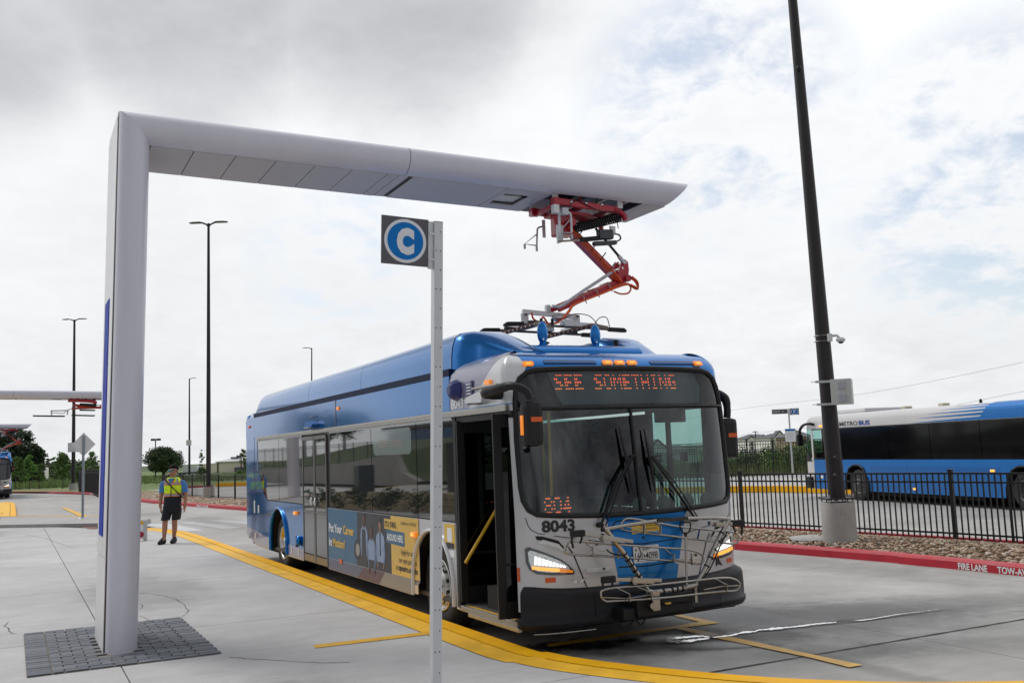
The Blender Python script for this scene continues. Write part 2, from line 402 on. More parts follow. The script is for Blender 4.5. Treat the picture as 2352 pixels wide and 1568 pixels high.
def S(a, h, off=0.0):
    u, s, nu, ns = plan(a); t = max(0, min(1, (u - UC) / DN))
    if h <= HB: return Vector((u + lean(h) * t + nu * off, s + ns * off, h))
    th = (h - HB) / R0; ins = R0 * (1 - cos(th)) - off * cos(th)
    return Vector((u + (lean(HB) - .25 * (1 - cos(th))) * t - nu * ins, s - ns * ins, HB + (R0 + off) * sin(th)))
def CU(u): return L0 + UC - u          # kerb side position -> surface length
def SU(u): return -(L0 + UC - u)       # street side
AL = [-L0 + 2 * L0 * i / 70 for i in range(71)]
HL = [.3 + .15 * i for i in range(17)]; HR = [HB + (HE - HB) * i / 8 for i in range(9)]
def clip(poly, k, v, keep_less):
    out = []; n = len(poly)
    for i in range(n):
        p, q = poly[i], poly[(i + 1) % n]
        a = (p[k] <= v) if keep_less else (p[k] >= v); b = (q[k] <= v) if keep_less else (q[k] >= v)
        if a: out.append(p)
        if a != b:
            t = (v - p[k]) / (q[k] - p[k]); out.append(tuple(p[j] + (q[j] - p[j]) * t for j in range(2)))
    return out
def cells(poly, xl, yl):
    x0 = min(p[0] for p in poly); x1 = max(p[0] for p in poly); y0 = min(p[1] for p in poly); y1 = max(p[1] for p in poly)
    xs = [x0] + [x for x in sorted(xl) if x0 + 1e-6 < x < x1 - 1e-6] + [x1]; ys = [y0] + [y for y in sorted(yl) if y0 + 1e-6 < y < y1 - 1e-6] + [y1]
    for xa, xb in zip(xs, xs[1:]):
        col = clip(clip(poly, 0, xa, False), 0, xb, True)
        if len(col) < 3: continue
        for ya, yb in zip(ys, ys[1:]):
            c = clip(clip(col, 1, ya, False), 1, yb, True)
            if len(c) >= 3: yield c
def area(p): return sum(p[i][0] * p[(i + 1) % len(p)][1] - p[(i + 1) % len(p)][0] * p[i][1] for i in range(len(p))) / 2
def patch(poly, name, mat, parent, off=0.0, th=0.012, fn=None, label=None, xl=None, yl=None, kind=None, mb=None):
    fn = fn or S
    if xl is None: xl = AL
    if yl is None:
        yl = HR + (HL if min(abs(p[0]) for p in poly) < L0 or (min(p[0] for p in poly) < 0 < max(p[0] for p in poly)) else [])
    if area(poly) < 0: poly = poly[::-1]
    V = []; key = {}; F = []; edges = {}
    def vi(p):
        k = (round(p[0], 4), round(p[1], 4))
        if k not in key: key[k] = len(V); V.append(k)
        return key[k]
    for c in cells(poly, xl, yl):
        ids = []
        for p in c:
            i = vi(p)
            if not ids or ids[-1] != i: ids.append(i)
        if len(ids) > 1 and ids[0] == ids[-1]: ids.pop()
        if len(ids) < 3 or len(set(ids)) < len(ids) and len(set(ids)) < 3: continue
        if abs(area([V[i] for i in ids])) < 1e-7: continue
        if len(ids) > 4 or len(set(ids)) < len(ids):
            u = []
            for i in ids:
                if i not in u: u.append(i)
            ids = u
            pl = [Vector((V[i][0], V[i][1], 0)) for i in ids]
            tris = geometry.tessellate_polygon([pl])
            for t in tris:
                t = [ids[j] for j in t]
                if area([V[j] for j in t]) < 0: t = t[::-1]
                if abs(area([V[j] for j in t])) > 1e-8: F.append(t)
        else: F.append(ids)
    for f in F:
        for i in range(len(f)):
            a, b = f[i], f[(i + 1) % len(f)]; edges[(a, b)] = edges.get((a, b), 0) + 1
    own = mb is None
    mb = mb or MB()
    # a runs clockwise seen from above on the kerb side: outside face order is reversed if needed
    P = [fn(v[0], v[1], off) for v in V]
    f0 = F[0]; c0 = (P[f0[1]] - P[f0[0]]).cross(P[f0[2]] - P[f0[0]]); e = .01
    outw = fn(V[f0[0]][0], V[f0[0]][1], off + e) - P[f0[0]]
    fl = c0.dot(outw) < 0
    mb.add(P, [f[::-1] if fl else f for f in F], True)
    if th:
        Q = [fn(v[0], v[1], off - th) for v in V]
        mb.add(Q, [f if fl else f[::-1] for f in F], True)
        for (a, b) in edges:
            if (b, a) not in edges:
                q = [P[a], P[b], Q[b], Q[a]]; mb.add(q if fl else q[::-1], [(0, 1, 2, 3)], False)
    if own: return mb.build(name, mat, parent, label=label, kind=kind)
def rrect(x0, x1, y0, y1, r=.03, n=4):
    r = min(r, abs(x1 - x0) / 2.01, abs(y1 - y0) / 2.01); P = []
    for cx, cy, a0 in ((x1 - r, y1 - r, 0), (x0 + r, y1 - r, 90), (x0 + r, y0 + r, 180), (x1 - r, y0 + r, 270)):
        for i in range(n + 1):
            a = radians(a0 + 90 * i / n); P.append((cx + r * cos(a), cy + r * sin(a)))
    return P
def arc(cx, cy, r, a0, a1, n=14): return [(cx + r * cos(radians(a0 + (a1 - a0) * i / n)), cy + r * sin(radians(a0 + (a1 - a0) * i / n))) for i in range(n + 1)]
def flat(u, w, off=0.0): return Vector((u, -off, w))          # kerb side wall plane
def sidepoly(poly, name, mat, parent, off=0.0, th=.01, label=None, street=False):
    f = (lambda u, w, o=0.0: Vector((u, 2 * HW + o, w))) if street else (lambda u, w, o=0.0: Vector((u, -o, w)))
    return patch(poly, name, mat, parent, off, th, fn=f, label=label, xl=[], yl=[])
def strip_mb(path, w, off, th, fn, mb):
    """flat band following a path on a surface"""
    for p, q in zip(path, path[1:]):
        d = (q[0] - p[0], q[1] - p[1]); l = hypot(*d) + 1e-9; n = (-d[1] / l * w / 2, d[0] / l * w / 2)
        a = [fn(p[0] + n[0], p[1] + n[1], off), fn(q[0] + n[0], q[1] + n[1], off), fn(q[0] - n[0], q[1] - n[1], off), fn(p[0] - n[0], p[1] - n[1], off)]
        mb.add(a, [(0, 1, 2, 3)])
def wheel(parent, u, s_out, side, rear=False, r=.485, rimr=.285, rimm=None):
    """side = -1: outer face looks to the platform"""
    ax = Vector((0, side, 0)); c = Vector((u, s_out, r)); w = .28 if not rear else .56
    ty = MB()
    prof = [(rimr, -.02), (rimr + .03, .0), (r - .06, .004), (r - .015, -.02), (r, -.05), (r, -w + .03), (r - .02, -w), (rimr, -w)]
    ty.lathe([(a, b) for a, b in prof], c, ax, 40)
    t = ty.build('wheel', TYRE, parent)
    rm = MB()
    if not rear:
        pr = [(rimr + .008, -.005), (rimr - .005, .004), (rimr - .03, -.015), (rimr - .05, -.035), (.16, .03), (.13, .035), (.095, .02), (.09, .055), (.05, .075), (.001, .078)]
    else:
        pr = [(rimr + .008, -.005), (rimr - .005, .004), (rimr - .03, -.02), (rimr - .045, -.12), (.20, -.15), (.15, -.16), (.10, -.13), (.095, -.02), (.06, .0), (.001, .0)]
    rm.lathe(pr, c, ax, 40); rm.build('rim', rimm or RIM, t)
    bt = MB(); hl = MB()
    e1 = Vector((1, 0, 0)); e2 = Vector((0, 0, 1))
    for k in range(10):
        a = 2 * pi * k / 10; d = e1 * cos(a) + e2 * sin(a)
        q = c + d * .13 + ax * (.03 if not rear else -.15); bt.cyl(q, q + ax * .04, .017, .013, 6)
        a += pi / 10; d = e1 * cos(a) + e2 * sin(a); tg = d.cross(ax)
        q = c + d * .205 + ax * (.006 if not rear else -.142)
        hl.add([q + d * (.022 * cos(x)) + tg * (.030 * sin(x)) for x in [2 * pi * j / 10 for j in range(10)]], [list(range(10))])
        hl.add([q + ax * .001 + d * (.022 * cos(x)) + tg * (.030 * sin(x)) for x in [-2 * pi * j / 10 for j in range(10)]], [list(range(10))])
    bt.build('wheel_nuts', STEEL, t, kind='stuff')
    if not rear: hl.build('hand_holes', DARK, t, kind='stuff')
    return t
FONT57 = {'S': ['.####', '##...', '.###.', '...##', '####.'], 'E': ['#####', '##...', '####.', '##...', '#####'], 'O': ['.###.', '#...#', '#...#', '#...#', '.###.'],
          'M': ['#...#', '##.##', '#.#.#', '#...#', '#...#'], 'T': ['#####', '..#..', '..#..', '..#..', '..#..'], 'H': ['#...#', '#...#', '#####', '#...#', '#...#'],
          'I': ['.###.', '..#..', '..#..', '..#..', '.###.'], 'N': ['#...#', '##..#', '#.#.#', '#..##', '#...#'], 'G': ['.####', '##...', '##.##', '##..#', '.####'],
          '8': ['.###.', '#...#', '.###.', '#...#', '.###.'], '0': ['.###.', '#...#', '#...#', '#...#', '.###.'], '4': ['...#.', '..##.', '.#.#.', '#####', '...#.'], ' ': ['.....'] * 5}
def led(body, x0, y0, cw, px, py, dot, fn, name, mat, parent, sub=2, rows=range(5)):
    mb = MB()
    for ci, ch in enumerate(body):
        for r, row in enumerate(FONT57[ch]):
            if r not in rows: continue
            for c, v in enumerate(row):
                if v == '#':
                    for k in range(sub):
                        x = x0 + ci * cw + c * px; y = y0 - r * py - k * py * .38
                        q = [fn(x - dot, y - dot * .8), fn(x + dot, y - dot * .8), fn(x + dot, y + dot * .8), fn(x - dot, y + dot * .8)]
                        mb.add(q, [(0, 1, 2, 3)])
    return mb.build(name, mat, parent, kind='stuff')
def tubep(parent, name, mat, path, r, n=8, **k): return MB().tube(path, r, n, **k).build(name, mat, parent)
def curve(pts, n=6, closed=False):
    """Catmull-Rom through points"""
    P = [Vector(p) for p in pts]; out = []; m = len(P)
    for i in range(m if closed else m - 1):
        a = P[i - 1] if (closed or i > 0) else P[i] * 2 - P[i + 1]; b = P[i]; c = P[(i + 1) % m]; d = P[(i + 2) % m] if (closed or i < m - 2) else c * 2 - b
        for k in range(n):
            t = k / n; out.append(.5 * ((2 * b) + (c - a) * t + (2 * a - 5 * b + 4 * c - d) * t * t + (3 * b - a - 3 * c + d) * t ** 3))
    if not closed: out.append(P[-1])
    return out
# ---------------------------------------------------------------- the charging bus
BUS = thing('city_bus', 'blue and silver electric bus with open front door charging under the white gantry', 'bus', (-3.8, HW, 0))
gu = lambda a, b, n: [a + (b - a) * i / n for i in range(n + 1)]
# glass outline of the front
WSB = [(1.262, 1.62), (1.245, 1.48), (1.20, 1.39), (1.12, 1.345), (.9, 1.325), (.6, 1.31), (.3, 1.30), (0, 1.295)]
WSB = WSB + [(-a, h) for a, h in WSB[::-1][1:]]
WTOP = [(1.27, 2.05), (1.255, 2.40), (1.23, 2.55), (1.18, 2.645), (1.10, 2.70), (1.0, 2.725), (.7, 2.735), (.35, 2.74), (0, 2.74)]
WTOP = WTOP + [(-a, h) for a, h in WTOP[::-1][1:]]
GL = WSB + WTOP[::-1]                      # runs kerb side -> street side along the bottom, back over the top
AP = CU(2.05)                              # door post
lower = [(AP, .45), (AP, 1.62)] + WSB + [(SU(1.75), 1.62), (SU(1.75), .45)]
patch(lower, 'front_panel', SILVER, BUS)
patch([(AP, 1.62), (AP, 2.40)] + [(1.255, 2.40), (1.27, 2.05), (1.262, 1.62)], 'door_post_panel', SILVER, BUS)
patch([(SU(1.75), 1.62), (SU(1.75), 2.40), (-1.255, 2.40), (-1.27, 2.05), (-1.262, 1.62)], 'corner_post_panel', DBLUE, BUS)
capf = [(L0, 2.40)] + [(1.255, 2.40)] + WTOP[2:-2] + [(-1.255, 2.40), (-L0, 2.40), (-L0, HE), (L0, HE)]
patch(capf, 'roof_cap', BLUE2, BUS)
patch([(L0, 2.40), (CU(.64), 2.40), (CU(.64), HE), (L0, HE)], 'front_roof_side', BLUE, BUS)
# centre stripe and hood
Sf = lambda a, h, o=0.0: S(a, h, o)
patch([(.40, 1.245), (.44, 1.302), (-.56, 1.302), (-.527, 1.245), (-.365, .60), (.295, .60)], 'centre_stripe', BLUE2, BUS, .004, .003)
hd = MB()
strip_mb([(.36, 1.10), (.345, 1.20), (.30, 1.235), (0, 1.24), (-.35, 1.225), (-.47, 1.20), (-.45, 1.10)], .012, .0065, 0, Sf, hd)
strip_mb([(.30, 1.02), (0, 1.0), (-.42, 1.02)], .010, .0065, 0, Sf, hd)
strip_mb([(.30, .80), (0, .785), (-.38, .80)], .012, .0065, 0, Sf, hd)
strip_mb([(.84, 1.04), (.78, .95), (.655, .63)], .012, .005, 0, Sf, hd)
strip_mb([(-.84, 1.04), (-.78, .95), (-.655, .63)], .010, .005, 0, Sf, hd)
strip_mb([(1.235, 1.32), (1.215, 1.25), (1.185, 1.205), (1.12, 1.172), (.88, 1.125), (.45, 1.05)], .007, .005, 0, Sf, hd)
strip_mb([(-1.235, 1.32), (-1.215, 1.25), (-1.185, 1.205), (-1.12, 1.172), (-.88, 1.125), (-.5, 1.06)], .007, .005, 0, Sf, hd)
hd.build('panel_seams', DARK, BUS, kind='stuff')
sc = MB()
SCP = [(1.15, 1.15), (1.08, 1.142), (.93, 1.095), (.85, 1.0), (.875, 1.005), (.94, 1.06), (1.09, 1.105), (1.14, 1.115)]
for sg in (1, -1):
    q = [(a * sg, h) for a, h in SCP]
    patch(q, 'hood_scoop', BLACK, BUS, .006, .004)
    patch([(a * sg, h - .030) for a, h in SCP[1:]], 'scoop_lip', LSILV, BUS, .012, .010)
rg = MB()
for x0, x1, y in ((.40, .66, .80), (-.62, -.36, .80)):
    patch(rrect(x0, x1, y - .022, y + .022, .02), 'hood_grip', LSILV, BUS, .01, .008)

bl = MB()
for a, h in ((.47, .80), (-.55, .80), (.53, 1.035), (-.62, 1.0), (.0, 1.06), (-.63, .84)): bl.cyl(S(a, h, .004), S(a, h, .016), .013, .011, 10)
bl.build('hood_bolts', BLKM, BUS, kind='stuff')
# roof cap decals
SW1 = [(3.05, 2.41), (2.98, 2.57), (2.70, 2.85), (2.6, 2.93), (2.3, 3.0), (1.9, 3.05), (1.1, 3.06)]
SW2 = [(1.15, 2.89), (1.29, 2.92), (1.55, 2.90), (1.67, 2.87), (1.82, 2.72), (1.96, 2.63), (2.29, 2.41)]
patch(SW1 + SW2, 'grey_swoosh', LAV, BUS, .004, .003)
patch([(2.285, 2.41), (1.955, 2.63), (1.815, 2.72), (1.665, 2.865), (1.545, 2.895), (1.29, 2.915), (1.15, 2.885), (1.12, 2.82), (1.09, 2.765), (1.12, 2.715), (1.20, 2.66), (1.25, 2.56), (1.275, 2.41)], 'silver_corner', LSILV, BUS, .004, .003)
grv = MB()
for x0, x1 in ((.30, .89), (-.96, -.36)):
    patch(rrect(x0, x1, 2.788, 2.832, .01), 'air_slot', DBLUE, BUS, .006, .003)

patch(rrect(.30, .89, 2.798, 2.805, .003), 'slot_lip', BLUE2, BUS, .012, .008)
patch(rrect(-.96, -.36, 2.798, 2.805, .003), 'slot_lip', BLUE2, BUS, .012, .008)
for a, h in ((1.07, 2.785), (.175, 2.80), (.03, 2.80), (-.12, 2.80), (-.99, 2.80)):
    k = patch(rrect(a - .055, a + .055, h - .022, h + .022, .012), 'marker_lamp', AMB, BUS, .028, .024)
    patch(rrect(a - .028, a + .028, h - .006, h + .006, .004), 'lit_bulb', AMBL, k, .031, .002)
mb = MB(); a_ = CU(1.62)
k = patch(rrect(a_ - .06, a_ + .06, 2.615, 2.665, .012), 'marker_lamp', AMB, BUS, .03, .028)
# roof deck
deck = [S(a, HE, -.002) for a in [L0 - 2 * L0 * i / 40 for i in range(41)]] + [Vector((-9.9, 2 * HW - R0, HB + R0)), Vector((-9.9, R0, HB + R0))]
MB().prism(deck, (0, 0, -.03)).build('roof_deck', BLUE, BUS)
# windscreen
g1 = [p for p in GL]
def inset(poly, d):
    cx, cy = 0, 2.0
    return [(p[0] - (d if p[0] > 0 else -d) * min(1, abs(p[0]) / .9), p[1] + (d if p[1] < cy else -d)) for p in poly]
seal = MB()
path = GL + [GL[0]]
rp = []
for p, q in zip(path, path[1:]):
    n = max(1, int(hypot(q[0] - p[0], q[1] - p[1]) / .06))
    rp += [(p[0] + (q[0] - p[0]) * i / n, p[1] + (q[1] - p[1]) * i / n) for i in range(n)]
seal.tube([S(a, h, .004) for a, h in rp], .028, 8, closed=True, flat=.7)
seal.tube([S(a, 2.345, .006) for a in gu(1.25, -1.25, 50)], .022, 8, flat=.8)
seal.tube([S(0, h, .004) for h in gu(1.30, 2.34, 14)], .017, 8)
seal.build('windscreen_seal', GASK, BUS)
wl = [p for p in inset(GL, .012) if p[1] < 2.34]
kerbh = [(1.243, 2.335)] ; strh = [(-1.243, 2.335)]
botk = [p for p in inset(WSB, .012) if p[0] >= 0]; bots = [p for p in inset(WSB, .012) if p[0] <= 0]
patch([(0, 2.335), (1.243, 2.335), (1.258, 2.05)] + botk, 'windscreen_pane', WSGL, BUS, -.006, 0)
patch([(0, 2.335)] + bots + [(-1.258, 2.05), (-1.243, 2.335)], 'windscreen_pane', WSGL, BUS, -.006, 0)
topg = [(1.24, 2.36)] + [p for p in inset(WTOP[2:-2], .012)] + [(-1.24, 2.36)]
patch(topg, 'sign_glass', glass_mat('sign_glass', (.62, .66, .68), 1.5), BUS, -.006, 0)
DS = patch([(.86, 2.72), (-.93, 2.72), (-1.0, 2.55), (-.95, 2.38), (.74, 2.38), (.80, 2.5)], 'destination_sign', M('sign_screen', (.10, .13, .14), .5), BUS, -.045, .01)
patch(inset(topg, -.01), 'sign_box', M('sign_mask', (.010, .010, .012), .6), BUS, -.06, .01)
dots = MB()
for i in range(112):
    for j in range(18):
        a = .80 - i * .0148; h = 2.70 - j * .0165
        p = S(a, h, -.0425); 
        dots.add([S(a - .0025, h - .0025, -.0425), S(a - .0025, h + .0025, -.0425), S(a + .0025, h + .0025, -.0425), S(a + .0025, h - .0025, -.0425)], [(0, 1, 2, 3)])
dots.build('unlit_dots', M('led_off', (.22, .26, .26), .4), DS, kind='stuff')
led('SEE SOMETHING', -.79, 2.675, .1135, .0195, .034, .0062, lambda x, y: S(-x, y, -.041), 'lit_letters', LEDM, DS, 1, (0, 1, 2))
led('SEE SOMETHING', -.79, 2.675, .1135, .0195, .034, .0062, lambda x, y: S(-x, y, -.041), 'lit_letters', LEDO, DS, 1, (3, 4))
led('SEE SOMETHING', -.79, 2.664, .1135, .0195, .034, .0050, lambda x, y: S(-x, y, -.041), 'lit_letters', LEDM, DS, 1, (1, 2))
RS = patch(rrect(.74, 1.05, 1.36, 1.505, .01), 'route_sign', M('route_sign_case', (.03, .04, .045), .5), BUS, -.10, .02)
led('804', -1.01, 1.485, .10, .018, .033, .008, lambda x, y: S(-x, y, -.097), 'lit_digits', LEDM, RS, 1)
# bumper
bp_rows = [(.29, .00), (.295, .07), (.33, .095), (.375, .10), (.38, .085), (.50, .085), (.565, .08), (.60, .07)]
bm_ = MB()
al = [1.285 + (-1.285 - 1.285) * 0 + (SU(1.62) - 1.285) * i / 60 for i in range(61)]
rows = []
for h, o in bp_rows + [(.64, .0)]:
    rows.append([S(a, h + (.045 * min(1, (abs(a) / 1.2)) ** 4 if h > .5 else 0), o if -1.5 < a < 1.3 else max(0, o - .02)) for a in al])
bm_.rings(rows, cap=False, closed=False)
bm_.add([r[0] for r in rows], [list(range(len(rows)))])
bmp = bm_.build('front_bumper', BUMP, BUS)
MB().box(1.2, 2.2, .10, 2.45, .27, .60).build('bumper_core', DARK, bmp)
jt = MB()
for a in (.62, -.84): strip_mb([(a, .31), (a, .60)], .008, .1015, 0, lambda x, y, o=0: S(x, y, .1015 if y < .376 else .0865), jt)
jt.build('bumper_joint', DARK, bmp, kind='stuff')
MB().tube([S(a, .255, .03) for a in gu(1.2, .6, 8)], .010, 6).build('air_pipe', STEEL, BUS)
# headlights
for sg in (1, -1):
    HLp = [(1.255, 1.035), (1.22, 1.05), (1.06, .99), (.91, .92), (.83, .86), (.785, .80), (.79, .775), (1.0, .78), (1.15, .80), (1.22, .84), (1.25, .91)]
    f = (lambda P: P) if sg > 0 else (lambda P: [(-a, h) for a, h in P])
    H = patch(f(HLp), 'headlight', M('headlamp_bezel', (.01, .01, .012), .25, coat=.6), BUS, .008, .008)
    ins = [(1.225, 1.005), (1.20, 1.02), (1.05, .965), (.92, .905), (.85, .855), (.82, .81), (1.0, .805), (1.14, .825), (1.20, .86), (1.22, .92)]
    patch(f(ins), 'reflector', M('headlamp_reflector', (.72, .73, .74), .2, .45, var=.35, vscale=30, emit=(1, .98, .9), estr=.10), H, .0095, .001)
    li = MB()
    for i in range(9):
        a = 1.165 - i * .034; h1 = .965 - i * .0125; h0 = .885 - i * .005
        patch(f([(a, h1), (a - .024, h1 - .008), (a - .020, h0), (a + .006, h0)]), '', None, None, .012, .002, mb=li)
    li.build('lamp_bars', LAMP, H, kind='stuff')
    am = MB()
    for i in range(11):
        a = 1.185 - i * .024; h = .862 - i * .0035
        patch(f(rrect(a - .010, a + .010, h - .020, h + .012, .006, 2)), '', None, None, .014, .003, mb=am)
    am.build('turn_signal', AMBL, H, kind='stuff')
    patch(f([(.93, .842), (.80, .812), (.80, .79), (.93, .80)]), 'side_lens', AMB, H, .012, .002)
    patch(f(HLp), 'lens_cover', CLEAR, H, .022, .002)
for a0, a1, h in ((.975, 1.075, .715), (-1.17, -1.08, .72)): patch(rrect(a0, a1, h, h + .045, .004), 'front_reflector', ORREF, BUS, .006, .006)
patch(rrect(1.318, 1.345, .73, .86, .004), 'front_reflector', ORREF, BUS, .006, .006)
# badge with two wings
wg = MB()
for sg in (1, -1):
    for i in range(3):
        y = .725 - i * .012; L = .085 - i * .018
        patch([(.745 + sg * .018, y), (.745 + sg * .018, y - .008), (.745 + sg * (L - .01), y - .006 + .004 * 0), (.745 + sg * L, y + .002)], '', None, None, .006, .005, mb=wg)
bd = wg.build('winged_badge', CHROME, BUS)
MB().tube([S(.745 + .014 * cos(t), .708 + .014 * sin(t), .008) for t in gu(0, 2 * pi, 14)], .004, 5).build('badge_ring', CHROME, bd)
patch([(-.88, .80), (-.92, .84), (-.95, .86), (-.93, .80), (-.97, .74), (-1.0, .70), (-.93, .72), (-.90, .70), (-.91, .76)], 'badge_emblem', BLKP, BUS, .006, .004)
# fleet number, plate, stickers
text('8043', .145, lambda x, y: S(1.087 - x, 1.182 + y, .004), 'fleet_number', BLKP, BUS, width=.335, bold=.006)
text('8043', .14, lambda x, y: Vector((.655 + x, -.0065, 2.425 + y)) if .655 + x < UC else S(CU(.655 + x), 2.425 + y, .0065), 'fleet_number', WHT, BUS, width=.33, bold=.006)
PL = patch(rrect(-.165, .135, .822, .985, .012), 'licence_plate', M('plate_white', (.78, .79, .80), .4), BUS, .02, .008)
text('168\u20224098', .095, lambda x, y: S(.118 - x, .855 + y, .0215), 'plate_number', BLKP, PL, width=.265, bold=.001)
text('TEXAS', .036, lambda x, y: S(.045 - x, .948 + y, .0215), 'plate_state', BLKP, PL, width=.10, bold=.001)
text('EXEMPT', .018, lambda x, y: S(.03 - x, .932 + y, .0215), 'plate_class', BLKP, PL, width=.07)
text('The Lone Star State', .018, lambda x, y: S(.06 - x, .830 + y, .0215), 'plate_motto', BLKP, PL, width=.15)
star = [(.105 + (.017 if i % 2 == 0 else .007) * sin(pi * i / 5), .948 + (.017 if i % 2 == 0 else .007) * cos(pi * i / 5)) for i in range(10)]
patch(star, 'plate_star', BLKP, PL, .0215, .001)
STK = patch([(.135, 1.185), (.13, 1.10), (-.20, 1.115), (-.20, 1.20)], 'yellow_sticker', YELP, BUS, .0085, .004)
text('PLEASE INFORM DRIVER', .022, lambda x, y: S(.03 - x, 1.165 + y, .0095), 'sticker_text', BLKP, STK, width=.21)
text('BEFORE REMOVING YOUR BIKE', .020, lambda x, y: S(.03 - x, 1.135 + y, .0095), 'sticker_text', BLKP, STK, width=.20)
# ------------------------------------------------ kerb side wall
def u2a(P): return [(CU(u), w) for u, w in P]
for street in (False, True):
    sd = lambda P, nm, mt, **k: sidepoly(P, nm, mt, BUS, street=street, **k)
    sd([(-9.88, .50), (-9.0, .33), (-7.84, .31), (-7.82, .5)] + arc(-7.2, .5, .62, 180, 0)[1:-1] + [(-6.58, .5), (-6.58, .31), (-5.52, .31), (-5.52, 1.21), (-9.88, 1.21)], 'rear_side_panel', BLUE)
    sd([(-4.14, .31), (-.64, .31), (-.62, .5)] + arc(0, .5, .62, 180, 0)[1:-1] + [(.62, .5), (.64, .31), (.70, .31), (.70, 1.21), (-4.14, 1.21)] if not street else
       [(-5.52, .31), (-.64, .31), (-.62, .5)] + arc(0, .5, .62, 180, 0)[1:-1] + [(.62, .5), (.64, .31), (1.75, .31), (1.75, 1.21), (-5.52, 1.21)], 'side_panel', SILVER if not street else BLUE)
    sd([(-9.88, 1.21), (-8.10, 1.21), (-8.35, 1.30), (-8.7, 1.7), (-8.85, 2.33), (-8.87, 2.40), (-9.88, 2.40)], 'rear_corner_panel', BLUE)
    sd([(-9.9, 2.40), (.64, 2.40), (.64, HB - .0), (-9.9, HB - .0)], 'upper_side_panel', BLUE)
    f_ = lambda a, h, o=0.0: S(a, h, o)
    A, Bq = (CU(.64), CU(-9.9)) if not street else (SU(-9.9), SU(.64))
    patch([(A, HB), (Bq, HB), (Bq, HE), (A, HE)], 'roof_edge', BLUE, BUS, -.002)
    if street: patch([(SU(.64), 2.40), (-L0, 2.40), (-L0, HE), (SU(.64), HE)], 'front_roof_side', BLUE, BUS)
    # fender rings
    for uc in (0, -7.2):
        rr = []
        sgn = 1 if street else -1; s0 = 2 * HW if street else 0
        pth = [(uc + .60, .33), (uc + .60, .5)] + arc(uc, .5, .60, 0, 180, 20)[1:] + [(uc - .60, .33)]
        MB().tube([(u, s0 + sgn * .004, w) for u, w in pth], .038, 8, flat=.6).build('wheel_arch_trim', LSILV if (uc == 0 and not street) else BLUE2, BUS)
        wb = MB()
        for (u1, w1), (u2, w2) in zip(pth, pth[1:]):
            wb.add([(u1, s0, w1), (u2, s0, w2), (u2, s0 - sgn * .65, w2), (u1, s0 - sgn * .65, w1)], [(0, 1, 2, 3)])
        wb.add([(u, s0 - sgn * .65, w) for u, w in pth], [list(range(len(pth)))])
        wb.build('wheel_well', DARK, BUS)
# rear overlay: darker grey lower strip of the rear skirt
sidepoly([(-9.87, .505), (-9.0, .335), (-7.84, .315), (-7.84, .52), (-9.0, .60), (-9.87, .66)], 'lower_strip', LAV, BUS, .003, .002)
sidepoly([(-6.53, .315), (-5.53, .315), (-5.53, .49), (-5.9, .50), (-6.53, .52)], 'lower_strip', LAV, BUS, .003, .002)
# advertisement
ADB = M('advert_navy', (.02, .11, .22), .35, var=.12, vscale=3); ADY = M('advert_yellow', (.66, .42, .07), .35, var=.08, vscale=3)
AD = sidepoly([(-4.12, .475), (-4.12, 1.205), (-.40, 1.205), (-.40, .49)], 'advertisement', ADB, BUS, .003, .002)
sidepoly([(-2.76, .48), (-2.70, 1.203), (-1.36, 1.203), (-1.36, .49)], 'advert_photo', M('advert_bus_interior', (.022, .022, .028), .4, var=.7, vscale=2.2), AD, .005, .001)
sidepoly([(-1.36, .49), (-1.36, 1.203), (-.41, 1.203), (-.41, .495)], 'advert_yellow_field', ADY, AD, .005, .001)
for P, mt in (([(-4.12, .315), (-4.12, .47), (-2.48, .475), (-2.74, .315)], M('strip_slate', (.10, .12, .20), .4)), ([(-2.74, .315), (-2.48, .475), (-1.63, .48), (-1.85, .315)], M('strip_maroon', (.10, .055, .075), .4)), ([(-1.85, .315), (-1.63, .48), (-.41, .485), (-.64, .33), (-.64, .315)], M('strip_tan', (.26, .24, .20), .4))):
    sidepoly(P, 'lower_strip', mt, BUS, .003, .002)
tx = lambda u0_, w0_: (lambda x, y: Vector((u0_ + x, -.0072, w0_ + y)))
text('Put Your', .165, tx(-4.06, .87), 'advert_text', WHT, AD, width=.64, bold=.005)
text('Career', .165, tx(-3.36, .87), 'advert_text', YELP, AD, width=.50, bold=.005)
text('in', .165, tx(-4.06, .665), 'advert_text', WHT, AD, width=.13, bold=.005)
text('Motion!', .165, tx(-3.87, .665), 'advert_text', YELP, AD, width=.58, bold=.005)
sidepoly([(-1.60, 1.035), (-1.60, 1.16), (-1.14, 1.155), (-1.14, 1.03)], 'text_box', ADY, AD, .0068, .0015)
text("IT'S A THING", .10, lambda x, y: Vector((-1.57 + x, -.0085, 1.06 + y)), 'advert_text', BLKP, AD, width=.40, bold=.003)
sidepoly([(-1.53, .865), (-1.53, 1.025), (-.88, 1.02), (-.88, .85)], 'text_box', ADB, AD, .0068, .0015)
text('AROUND HERE.', .115, lambda x, y: Vector((-1.50 + x, -.0085, .90 + y)), 'advert_text', WHT, AD, width=.58, bold=.003)
text('CapMetro | KEOLIS', .055, tx(-1.01, 1.115), 'advert_text', BLKP, AD, width=.52)
text('Apply for any of', .10, tx(-1.01, .755), 'advert_text', BLKP, AD, width=.52)
text('our open positions', .10, tx(-1.09, .655), 'advert_text', BLKP, AD, width=.60)
text('at', .10, tx(-1.20, .56), 'advert_text', BLKP, AD, width=.055)
text('capmetro.org/jobs', .10, tx(-1.12, .56), 'advert_text', BLKP, AD, width=.65, bold=.003)
SKN1 = M('print_skin_dark', (.10, .045, .028), .4); SKN2 = M('print_skin', (.26, .13, .08), .4); SHRT = M('print_shirt', (.22, .30, .46), .4, var=.15, vscale=6); DKP = M('print_dark', (.02, .022, .035), .4)
